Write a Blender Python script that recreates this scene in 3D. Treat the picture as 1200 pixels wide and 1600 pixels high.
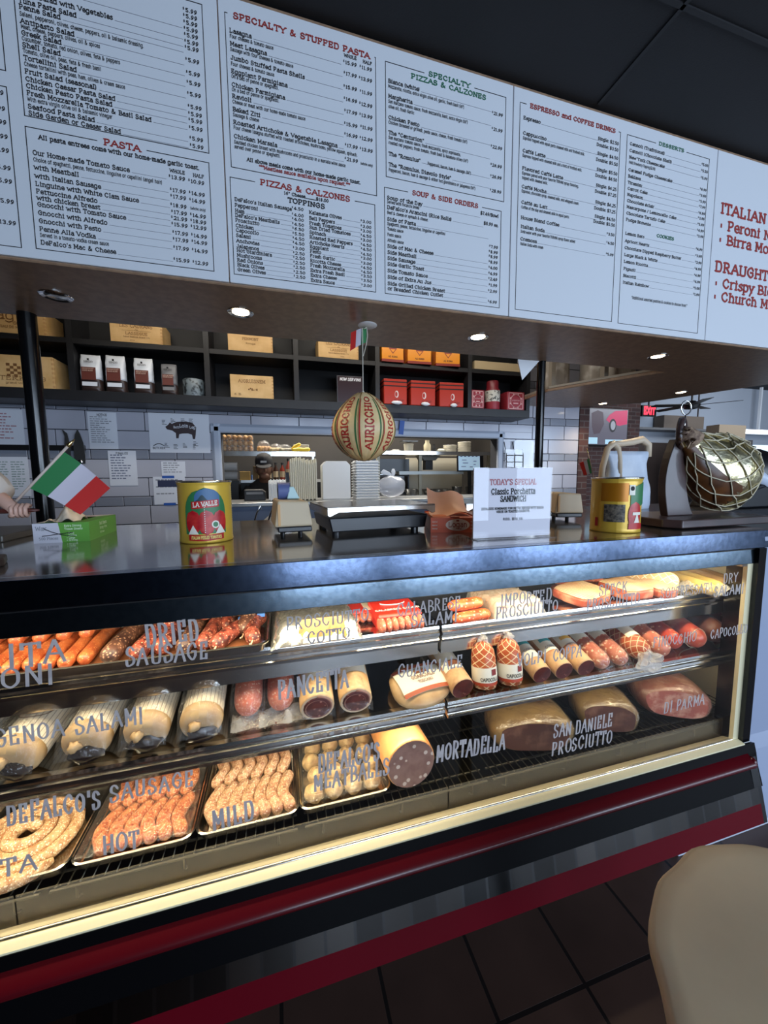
import bpy, bmesh, math, random
from mathutils import Vector, Matrix
random.seed(7)
PI = math.pi
SC = bpy.context.scene
COL = SC.collection
for o in list(bpy.data.objects): bpy.data.objects.remove(o)

# ---------------------------------------------------------------- camera
cam_d = bpy.data.cameras.new('camera'); cam = bpy.data.objects.new('camera', cam_d); COL.objects.link(cam)
YAW, PITCH, ROLL, FPX = 0.273738, 0.096205, -0.007798, 586.97
fwd = Vector((math.sin(YAW)*math.cos(PITCH), math.cos(YAW)*math.cos(PITCH), -math.sin(PITCH)))
rgt = Vector((math.cos(YAW), -math.sin(YAW), 0)); upv = rgt.cross(fwd)
r2 = rgt*math.cos(ROLL)+upv*math.sin(ROLL); u2 = upv*math.cos(ROLL)-rgt*math.sin(ROLL)
cam.matrix_world = Matrix(((r2.x,u2.x,-fwd.x,0),(r2.y,u2.y,-fwd.y,0),(r2.z,u2.z,-fwd.z,1.588),(0,0,0,1)))
cam_d.sensor_fit = 'VERTICAL'; cam_d.sensor_height = 36.0; cam_d.sensor_width = 27.0
cam_d.lens = FPX/1600*36.0; cam_d.clip_start = 0.02; cam_d.clip_end = 100
SC.camera = cam
# ---------------------------------------------------------------- world, exposure, big lights
SC.view_settings.view_transform = 'Standard'; SC.view_settings.look = 'None'
SC.view_settings.exposure = 0.0; SC.view_settings.gamma = 1.0; SC.view_settings.use_curve_mapping = False
W = bpy.data.worlds.new('room_light'); SC.world = W; W.use_nodes = True
W.node_tree.nodes['Background'].inputs[0].default_value = (.55,.66,.85,1)
W.node_tree.nodes['Background'].inputs[1].default_value = 0.12
def area(name, loc, target, sx, sy, power, col, parent=None, spread=None):
    d = bpy.data.lights.new(name,'AREA'); d.shape='RECTANGLE'; d.size=sx; d.size_y=sy; d.energy=power; d.color=col
    if spread: d.spread = spread
    o = bpy.data.objects.new(name,d); COL.objects.link(o); o.location=loc
    o.rotation_euler = (Vector(target)-Vector(loc)).to_track_quat('-Z','Z' if abs((Vector(target)-Vector(loc)).normalized().z)<.98 else 'Y').to_euler()
    if parent: o.parent=parent
    return o
DAY=(.64,.79,1.0); WARM=(1.0,.86,.58)
# shop-front windows behind the photographer, to the right
for i,(xa,xb,k) in enumerate(((.1,1.5,1.0),(2.0,3.6,1.0),(4.2,6.4,1.0),(7.2,9.6,1.0))):
    h=2.4; area('daylight_window', ((xa+xb)/2,-4.6,1.9), ((xa+xb)/2,0,1.9), xb-xa, h, 33*(xb-xa)*h*k, DAY)
# ceiling fittings of the kitchen and of the dining room, then an added aisle fill
area('kitchen_light', (.6,4.7,3.2), (.6,4.7,0), 2.2,.5, 95, (1,.93,.82))
area('kitchen_light', (2.2,4.5,3.2), (2.2,4.5,0), 1.0,.5, 60, (1,.95,.86))
area('dining_light', (7.5,3.4,3.2), (7.5,5.0,1.5), 2.5,.8, 50, (.85,.92,1))
area('aisle_fill', (.4,2.35,3.2), (.4,3.5,2.0), 3.2,.3, 26, (1,.93,.82))  # unseen fill over the aisle, aimed to brighten the back shelf and wall

# ---------------------------------------------------------------- materials
def S(r,g,b):
    f=lambda c:(c/255/12.92) if c<=10 else ((c/255+.055)/1.055)**2.4
    return (f(r),f(g),f(b),1)
_M={}
def M(name, col, rough=.5, metal=0., noise=None, spots=None, bump=None, emit=0, coat=0, sss=0, stripes=None, net=None, aniso=None, spec=None):
    """procedural material; noise=(scale,col2[,lo,hi]) spots=(scale,col3,size) bump=(scale,strength) stripes=(n,width,col) around, net=(nu,nv,width,col)"""
    if name in _M: return _M[name]
    m=bpy.data.materials.new(name); m.use_nodes=True; nt=m.node_tree; N=nt.nodes; L=nt.links; b=N['Principled BSDF']
    b.inputs['Roughness'].default_value=rough; b.inputs['Metallic'].default_value=metal
    if coat: b.inputs['Coat Weight'].default_value=coat; b.inputs['Coat Roughness'].default_value=.08
    if spec is not None: b.inputs['Specular IOR Level'].default_value=spec
    if sss: b.inputs['Subsurface Weight'].default_value=sss; b.inputs['Subsurface Radius'].default_value=(.01,.005,.003); b.inputs['Subsurface Scale'].default_value=.6
    rgb=N.new('ShaderNodeRGB'); rgb.outputs[0].default_value=col; cur=rgb.outputs[0]
    tc=N.new('ShaderNodeTexCoord')
    def mix(fac,a,c2):
        x=N.new('ShaderNodeMix'); x.data_type='RGBA'; L.new(fac,x.inputs[0]); L.new(a,x.inputs[6])
        if isinstance(c2,tuple): x.inputs[7].default_value=c2
        else: L.new(c2,x.inputs[7])
        return x.outputs[2]
    def ramp(v,lo,hi):
        r=N.new('ShaderNodeMapRange'); L.new(v,r.inputs[0]); r.inputs[1].default_value=lo; r.inputs[2].default_value=hi; return r.outputs[0]
    def mth(op,a,c=None):
        x=N.new('ShaderNodeMath'); x.operation=op
        for i,v in enumerate((a,c)):
            if v is None: continue
            if isinstance(v,(int,float)): x.inputs[i].default_value=v
            else: L.new(v,x.inputs[i])
        return x.outputs[0]
    if noise:
        t=N.new('ShaderNodeTexNoise'); L.new(tc.outputs['Object'],t.inputs['Vector']); t.inputs['Scale'].default_value=noise[0]; t.inputs['Detail'].default_value=5
        lo,hi=(noise[2],noise[3]) if len(noise)>2 else (.4,.6)
        cur=mix(ramp(t.outputs[0],lo,hi),cur,noise[1])
    if spots:
        t=N.new('ShaderNodeTexVoronoi'); L.new(tc.outputs['Object'],t.inputs['Vector']); t.inputs['Scale'].default_value=spots[0]
        cur=mix(ramp(t.outputs['Distance'],spots[2]+.08,spots[2]),cur,spots[1])
    if stripes or net:
        sx=N.new('ShaderNodeSeparateXYZ'); L.new(tc.outputs['UV'],sx.inputs[0]); u,v=sx.outputs[0],sx.outputs[1]
    hgt=None
    if stripes:
        n_,w_,c_=stripes
        f=mth('LESS_THAN',mth('FRACT',mth('MULTIPLY',u,n_)),w_); cur=mix(f,cur,c_)
    if net:
        nu,nv,w_,c_=net
        a=mth('FRACT',mth('ADD',mth('MULTIPLY',u,nu),mth('MULTIPLY',v,nv))); c=mth('FRACT',mth('SUBTRACT',mth('MULTIPLY',u,nu),mth('MULTIPLY',v,nv)))
        f=mth('LESS_THAN',mth('MINIMUM',a,c),w_); cur=mix(f,cur,c_); hgt=f
    L.new(cur,b.inputs['Base Color'])
    if bump:
        t=N.new('ShaderNodeTexNoise'); L.new(tc.outputs['Object'],t.inputs['Vector']); t.inputs['Scale'].default_value=bump[0]; t.inputs['Detail'].default_value=4
        bp=N.new('ShaderNodeBump'); bp.inputs['Strength'].default_value=bump[1]; bp.inputs['Distance'].default_value=.004
        L.new(mth('ADD',t.outputs[0],mth('MULTIPLY',hgt,.4)) if hgt else t.outputs[0],bp.inputs['Height']); L.new(bp.outputs[0],b.inputs['Normal'])
    if emit: b.inputs['Emission Color'].default_value=col; b.inputs['Emission Strength'].default_value=emit
    _M[name]=m; return m
def clear(name, tint=(1,1,1,1), refl=1.45, rough=.0, haze=0., hazecol=(1,1,1,1), bump=None):
    """thin clear sheet: lets light straight through, mirrors by Fresnel, optional milky share"""
    if name in _M: return _M[name]
    m=bpy.data.materials.new(name); m.use_nodes=True; nt=m.node_tree; N=nt.nodes; L=nt.links; N.remove(N['Principled BSDF'])
    out=N['Material Output']; tr=N.new('ShaderNodeBsdfTransparent'); tr.inputs[0].default_value=tint
    gl=N.new('ShaderNodeBsdfGlossy'); gl.inputs['Roughness'].default_value=rough
    lw=N.new('ShaderNodeLayerWeight'); pw=N.new('ShaderNodeMath'); pw.operation='POWER'; L.new(lw.outputs['Facing'],pw.inputs[0]); pw.inputs[1].default_value=4.5; fr=N.new('ShaderNodeMapRange'); L.new(pw.outputs[0],fr.inputs[0]); fr.inputs[3].default_value=((refl-1)/(refl+1))**2; fr.inputs[4].default_value=.8
    base=tr.outputs[0]
    if haze:
        df=N.new('ShaderNodeBsdfDiffuse'); df.inputs[0].default_value=hazecol; mx=N.new('ShaderNodeMixShader'); mx.inputs[0].default_value=haze
        L.new(tr.outputs[0],mx.inputs[1]); L.new(df.outputs[0],mx.inputs[2]); base=mx.outputs[0]
    mx=N.new('ShaderNodeMixShader'); L.new(fr.outputs[0],mx.inputs[0]); L.new(base,mx.inputs[1]); L.new(gl.outputs[0],mx.inputs[2]); L.new(mx.outputs[0],out.inputs[0])
    if bump:
        tc=N.new('ShaderNodeTexCoord'); t=N.new('ShaderNodeTexNoise'); t.inputs['Scale'].default_value=bump[0]; t.inputs['Detail'].default_value=5; t.inputs['Distortion'].default_value=1.2
        L.new(tc.outputs['Object'],t.inputs['Vector']); bp=N.new('ShaderNodeBump'); bp.inputs['Strength'].default_value=bump[1]; bp.inputs['Distance'].default_value=.01
        L.new(t.outputs[0],bp.inputs['Height']); L.new(bp.outputs[0],gl.inputs['Normal']); L.new(bp.outputs[0],lw.inputs['Normal'])
    _M[name]=m; return m

# ---------------------------------------------------------------- mesh builder
class MB:
    def __init__(s): s.v=[]; s.f=[]; s.m=[]; s.uv=[]; s.T=None
    def add(s,vs,fs,mi=0,uvs=None):
        b=len(s.v); s.v+= [tuple(s.T@Vector(p)) if s.T else tuple(p) for p in vs]
        for i,f in enumerate(fs):
            s.f.append([b+k for k in f]); s.m.append(mi); s.uv.append([uvs[k] for k in f] if uvs and not isinstance(uvs,dict) else (uvs[i] if uvs else None))
        return s
    def box(s,x0,x1,y0,y1,z0,z1,mi=0):
        return s.add([(x0,y0,z0),(x1,y0,z0),(x1,y1,z0),(x0,y1,z0),(x0,y0,z1),(x1,y0,z1),(x1,y1,z1),(x0,y1,z1)],
              [(0,3,2,1),(4,5,6,7),(0,1,5,4),(1,2,6,5),(2,3,7,6),(3,0,4,7)],mi)
    def prism(s,pts,a0,a1,axis='x',mi=0):
        n=len(pts)
        def P(p,a): return {'x':(a,p[0],p[1]),'y':(p[0],a,p[1]),'z':(p[0],p[1],a)}[axis]
        vs=[P(p,a0) for p in pts]+[P(p,a1) for p in pts]
        return s.add(vs,[tuple(range(n))[::-1],tuple(range(n,2*n))]+[(i,(i+1)%n,n+(i+1)%n,n+i) for i in range(n)],mi)
    def quad(s,*p,mi=0): return s.add(p,[(0,1,2,3)],mi,[(0,0),(1,0),(1,1),(0,1)])
    def sweep(s,pts,rad,n=10,mi=0,flat=(1,1),up=(0,0,1),caps=True):
        pts=[Vector(p) for p in pts]; k=len(pts); R=rad if isinstance(rad,(list,tuple)) else [rad]*k
        vs=[];uv=[];fs=[];fu=[]; Lc=0; prev=None
        for i,p in enumerate(pts):
            t=(pts[min(i+1,k-1)]-pts[max(i-1,0)]); t=t.normalized() if t.length>1e-9 else Vector((0,1,0))
            if prev is None:
                u=Vector(up); u=u-t*u.dot(t)
                if u.length<1e-4: u=Vector((0,1,0))-t*t.y
            else: u=prev-t*prev.dot(t)
            u.normalize(); prev=u; w=t.cross(u)
            if i: Lc+=(p-pts[i-1]).length
            for j in range(n+1):
                a=2*PI*j/n; vs.append(p+u*math.cos(a)*R[i]*flat[0]+w*math.sin(a)*R[i]*flat[1]); uv.append((j/n,Lc))
        for i in range(k-1):
            for j in range(n):
                a=i*(n+1)+j; fs.append((a,a+1,a+n+2,a+n+1))
        if caps:
            fs.append(tuple(range(n))[::-1]); fs.append(tuple((k-1)*(n+1)+j for j in range(n)))
        return s.add(vs,fs,mi,uv)
    def lathe(s,prof,n=24,mi=0,c=(0,0,0),a0=0,a1=2*PI,sx=1,sy=1):
        """profile (r,z) turned about z through c; a=0 faces -y"""
        vs=[];uv=[];fs=[]; k=len(prof)
        for i,(r,z) in enumerate(prof):
            for j in range(n+1):
                a=a0+(a1-a0)*j/n; vs.append((c[0]+math.sin(a)*r*sx,c[1]-math.cos(a)*r*sy,c[2]+z)); uv.append((j/n,z))
        for i in range(k-1):
            for j in range(n):
                a=i*(n+1)+j; fs.append((a,a+1,a+n+2,a+n+1))
        return s.add(vs,fs,mi,uv)
    def ell(s,c,r,n=14,k=9,mi=0,jit=0,seed=0):
        rnd=random.Random(seed); vs=[];fs=[]
        ph=[rnd.uniform(0,6.3) for _ in range(6)]
        for i in range(k+1):
            th=PI*i/k
            for j in range(n):
                a=2*PI*j/n; q=1+jit*(math.sin(3*a+ph[0])*math.sin(th)+.7*math.sin(5*th+ph[1]+2*a)+.5*math.sin(4*a+ph[2])*math.sin(2*th)) if jit else 1
                vs.append((c[0]+r[0]*q*math.sin(th)*math.cos(a),c[1]+r[1]*q*math.sin(th)*math.sin(a),c[2]+r[2]*q*math.cos(th)))
        for i in range(k):
            for j in range(n): fs.append((i*n+j,i*n+(j+1)%n,(i+1)*n+(j+1)%n,(i+1)*n+j))
        return s.add(vs,fs,mi)
    def text(s,t,T,h,mi=0,align='L',width=None,xs=.86,wt=1.25,slab=False,slant=0,con=0,jit=None,gap=1.2):
        """flat lettering; T maps (u,v) in metres to 3-D"""
        w=text_width(t,h,xs,gap)
        if width: xs*=width/max(w,1e-6); w=width
        o={'L':0,'R':-w,'C':-w/2}[align]
        for i,q in enumerate(text_quads(t,h,xs,wt,slab,slant,gap,con,jit)):
            p=[Vector(T(a+o,b)) for a,b in q]; n=(p[1]-p[0]).cross(p[3]-p[0])
            if n.length>1e-12: n.normalize(); n*=8e-6*(i%90)
            s.add([v+n for v in p],[(0,1,2,3)],mi)
        return w
    def build(s,name,mats,parent=None,smooth=False,bevel=0,seg=2,merge=False,loc=None,rot=None):
        me=bpy.data.meshes.new(name); me.from_pydata(s.v,[],s.f)
        for m in (mats if isinstance(mats,(list,tuple)) else [mats]): me.materials.append(m)
        me.polygons.foreach_set('material_index',s.m)
        if any(u is not None for u in s.uv):
            l=me.uv_layers.new(); d=[]
            for u,f in zip(s.uv,s.f):
                for k in range(len(f)): d+= list(u[k]) if u else [0,0]
            l.data.foreach_set('uv',d)
        if bevel or merge:
            bm=bmesh.new(); bm.from_mesh(me)
            if merge: bmesh.ops.remove_doubles(bm,verts=bm.verts,dist=1e-5)
            if bevel:
                es=[e for e in bm.edges if len(e.link_faces)==2 and e.calc_face_angle(0)>.5]
                bmesh.ops.bevel(bm,geom=es,offset=bevel,segments=seg,affect='EDGES',profile=.5)
            bm.to_mesh(me); bm.free()
        if smooth:
            me.polygons.foreach_set('use_smooth',[True]*len(me.polygons))
            if smooth!='all':
                try: me.set_sharp_from_angle(angle=math.radians(40))
                except Exception: pass
        me.update()
        o=bpy.data.objects.new(name,me); COL.objects.link(o)
        if parent: o.parent=parent
        if loc: o.location=loc
        if rot is not None: o.rotation_euler=(0,0,rot) if not isinstance(rot,tuple) else rot
        return o
def tag(o,label,cat,group=None):
    o['label']=label; o['category']=cat
    if group: o['group']=group
    return o
def thing(name,label,cat,loc=(0,0,0),rz=0,group=None,rot=None):
    o=bpy.data.objects.new(name,None); COL.objects.link(o); o.empty_display_size=.05
    o.location=loc; o.rotation_euler=rot if rot else (0,0,rz); return tag(o,label,cat,group)
def struct(o,): o['kind']='structure'; return o
def plane_T(x,y,z,ux=(1,0,0),vx=(0,0,1)):
    return lambda u,v:(x+u*ux[0]+v*vx[0], y+u*ux[1]+v*vx[1], z+u*ux[2]+v*vx[2])
ORD=['first','second','third','fourth','fifth','sixth','seventh','eighth','ninth','tenth','eleventh','twelfth','thirteenth','fourteenth','fifteenth','sixteenth']
# ---------------------------------------------------------------- lettering (stroke glyphs drawn as flat ribbons)
GLY = {
'A':(7,'00k870 i3m3','0070'),'B':(6,'1018 ~183857553414 ~143463613010','1018'),'C':(7,'~665ok816h412k05h62',''),
'D':(7,'1018 ~18385o645h3010','1018'),'E':(6,'1018 1858 1444 1050 5052 5856','1018'),'F':(6,'1018 1858 1444 5856','1018'),
'G':(7,'~665ok816h412k05h62 6264k4',''),'H':(7,'1018 6068 1464','10186068'),'I':(3,'i0i8','i0i8'),'J':(5,'~4843kh201hh2','48'),
'K':(7,'1018 6813 3560','10186068'),'L':(6,'1018 1050 5052','1810'),'M':(8,'1018427870','10187078'),'N':(7,'10186068','101868'),
'O':(7,'~k81nh41ik06in46nk8',''),'P':(6,'1018 ~18385o553k1k','1018'),'Q':(7,'~k81nh41ik06in46nk8 426a',''),
'R':(7,'1018 ~183857553414 3460','101860'),'S':(6,'~5n4oj817153453513010h2',''),'T':(6,'3038 0868 080n 686n','30'),
'U':(7,'~1813ihk0mh6368','1868'),'V':(7,'08k078','0878'),'W':(9,'0820l77098','0898'),'X':(7,'0078 0870','00700878'),
'Y':(7,'08k478 k4k0','k00878'),'Z':(6,'08680060',''),
'a':(5,'~15j64ml4l4l0 ~lkjkh21hj0li','l0'),'b':(6,'1018 ~1lj6lmm3lhj01i','18'),'c':(5,'~l5361lh31i30li',''),
'd':(6,'5058 ~5lk61mh31hk05i','5850'),'e':(5,'h353 ~534m3615h3113051',''),'f':(4,'~4o38262420 0646','20'),
'g':(6,'~5lk61mh31hk05i ~565a4b2c0b',''),'h':(6,'1018 ~1l364m5450','105018'),'i':(3,'i0i6 ioi8','i0i6'),'j':(3,'~262a1b0b 2o28','26'),
'k':(5,'1018 5612 jk50','105018'),'l':(3,'i0i8','i0i8'),'m':(8,'1016 ~1l364l40 ~4l667l70','10164070'),'n':(6,'1016 ~1l364m5450','105016'),
'o':(6,'~3615h3113051m35536',''),'p':(6,'1c16 ~1lj6lmm3lhj01i','1c16'),'q':(6,'5c56 ~5lk61mh31hk05i','5c'),'r':(4,'1016 ~142m46','1016'),
's':(4,'~453615143342412001',''),'t':(4,'~27222h304h 0646',''),'u':(6,'~16121h3051 5056','1650'),'v':(5,'063056','0656'),
'w':(8,'0620456086','0686'),'x':(5,'0056 0650','00500656'),'y':(5,'0630 561c','0656'),'z':(5,'06560050',''),
'0':(6,'~3816h4123052m45638',''),'1':(4,'172820','20'),'2':(6,'~173857553200 0060',''),'3':(6,'~17385755343453513011',''),
'4':(6,'40480262','40'),'5':(6,'581815 ~153553513011',''),'6':(6,'~582n14123052543513',''),'7':(5,'085820',''),
'8':(6,'~381634523012345638',''),'9':(6,'~54331527485654k110',''),'&':(8,'~n02m273847k5131hj051nk',''),'.':(2,'101h',''),
',':(2,'1a1h',''),"'":(2,'1618',''),'"':(4,'1618 3638',''),'(':(3,'~2816122a',''),')':(3,'~0816120a',''),'-':(4,'1k3k',''),
'/':(4,'0048',''),':':(2,'101h 151m',''),'$':(6,'~5n4oj817153453513010h2 3a39',''),'*':(3,'1638 1836 2528',''),'!':(2,'1318 101h',''),
'_':(5,'0050',''),'+':(5,'0444 2226',''),' ':(3,'','')}
GLY['\u00e9'] = (5, GLY['e'][1]+' 3748', ''); GLY['\u2022'] = (4,'2224','')
CH = {c:i for i,c in enumerate('0123456789')}
CH.update({'a':-1,'b':-2,'c':-3}); CH.update({c:i+.5 for i,c in enumerate('hijklmno')})
def _pts(s): return [(CH[s[i]],CH[s[i+1]]) for i in range(0,len(s)-1,2)]
def _smooth(P,n=3):
    out=[]; closed = P[0]==P[-1]
    for i in range(len(P)-1):
        p1,p2=P[i],P[i+1]
        p0=P[i-1] if i>0 else (P[-2] if closed else p1)
        p3=P[i+2] if i+2<len(P) else (P[1] if closed else p2)
        for k in range(n):
            t=k/n
            out.append(tuple(.5*(2*b+(c-a)*t+(2*a-5*b+4*c-d)*t*t+(3*b-a-3*c+d)*t**3) for a,b,c,d in zip(p0,p1,p2,p3)))
    out.append(P[-1]); return out
_GC={}
def glyph(c):
    if c not in _GC:
        w,st,sf=GLY.get(c,GLY['.'])
        L=[]
        for s in st.split():
            L.append(_smooth(_pts(s[1:])) if s[0]=='~' else _pts(s))
        _GC[c]=(w,L,_pts(sf))
    return _GC[c]
def text_width(s,h,xs=1.,gap=1.2): return sum(glyph(c)[0]+gap for c in s)*h/8*xs-gap*h/8*xs
def text_quads(s,h,xs=1.,wt=1.2,slab=False,slant=0.,gap=1.2,con=0.,jit=None):
    """quads in the text's own plane, origin at the left end of the baseline"""
    Q=[]; k=h/8; x=0.
    for c in s:
        w,L,sf=glyph(c)
        jx,jy,js=(jit(),jit(),1+.06*jit()) if jit else (0,0,1)
        f=lambda p:((x+(p[0]+slant*p[1])*js+jx*.2)*k*xs,(p[1]*js+jy*.35)*k)
        for P in L:
            G=[f(p) for p in P]
            for i in range(len(G)-1):
                (ax,ay),(bx,by)=G[i],G[i+1]; dx,dy=bx-ax,by-ay; l=math.hypot(dx,dy)
                if l<1e-9: continue
                dx/=l; dy/=l
                t=wt*k*.5*(1-con*abs(dx)); e=t*(.9 if (i==0 or i==len(G)-2) else .5)
                e0=t*.9 if i==0 else t*.35; e1=t*.9 if i==len(G)-2 else t*.35
                nx,ny=-dy*t,dx*t; ax-=dx*e0; ay-=dy*e0; bx+=dx*e1; by+=dy*e1
                Q.append(((ax-nx,ay-ny),(bx-nx,by-ny),(bx+nx,by+ny),(ax+nx,ay+ny)))
        if slab:
            for p in sf:
                px,py=f(p); a=1.25*k*xs+wt*k*.25; b=wt*k*.36
                py+= (b*.2 if p[1]<=0 else -b*.2)
                Q.append(((px-a,py-b),(px+a,py-b),(px+a,py+b),(px-a,py+b)))
        x+=w+gap
    return Q
MENU_BOXES = [[1, -1.0955, -0.7845, 2.8715, 3.051, 0], [1, -1.133, -0.7865, 2.3445, 2.8265, 0], [1, -0.747, -0.199, 2.7515, 3.2315, 0], [1, -0.7485, -0.201, 2.348, 2.7215, [-0.548, -0.401]], [2, -0.127, 0.427, 2.721, 3.2295, [-0.117, 0.422]], [2, -0.133, 0.419, 2.3475, 2.6875, [-0.045, 0.335]], [2, 0.4655, 1.0145, 2.8015, 3.227, [0.632, 0.86]], [2, 0.458, 1.003, 2.3475, 2.762, [0.561, 0.906]], [3, 1.0845, 1.6455, 2.351, 3.2255, [1.118, 1.633]], [3, 1.6845, 2.2315, 2.3475, 3.225, [1.866, 2.07]]]
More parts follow.
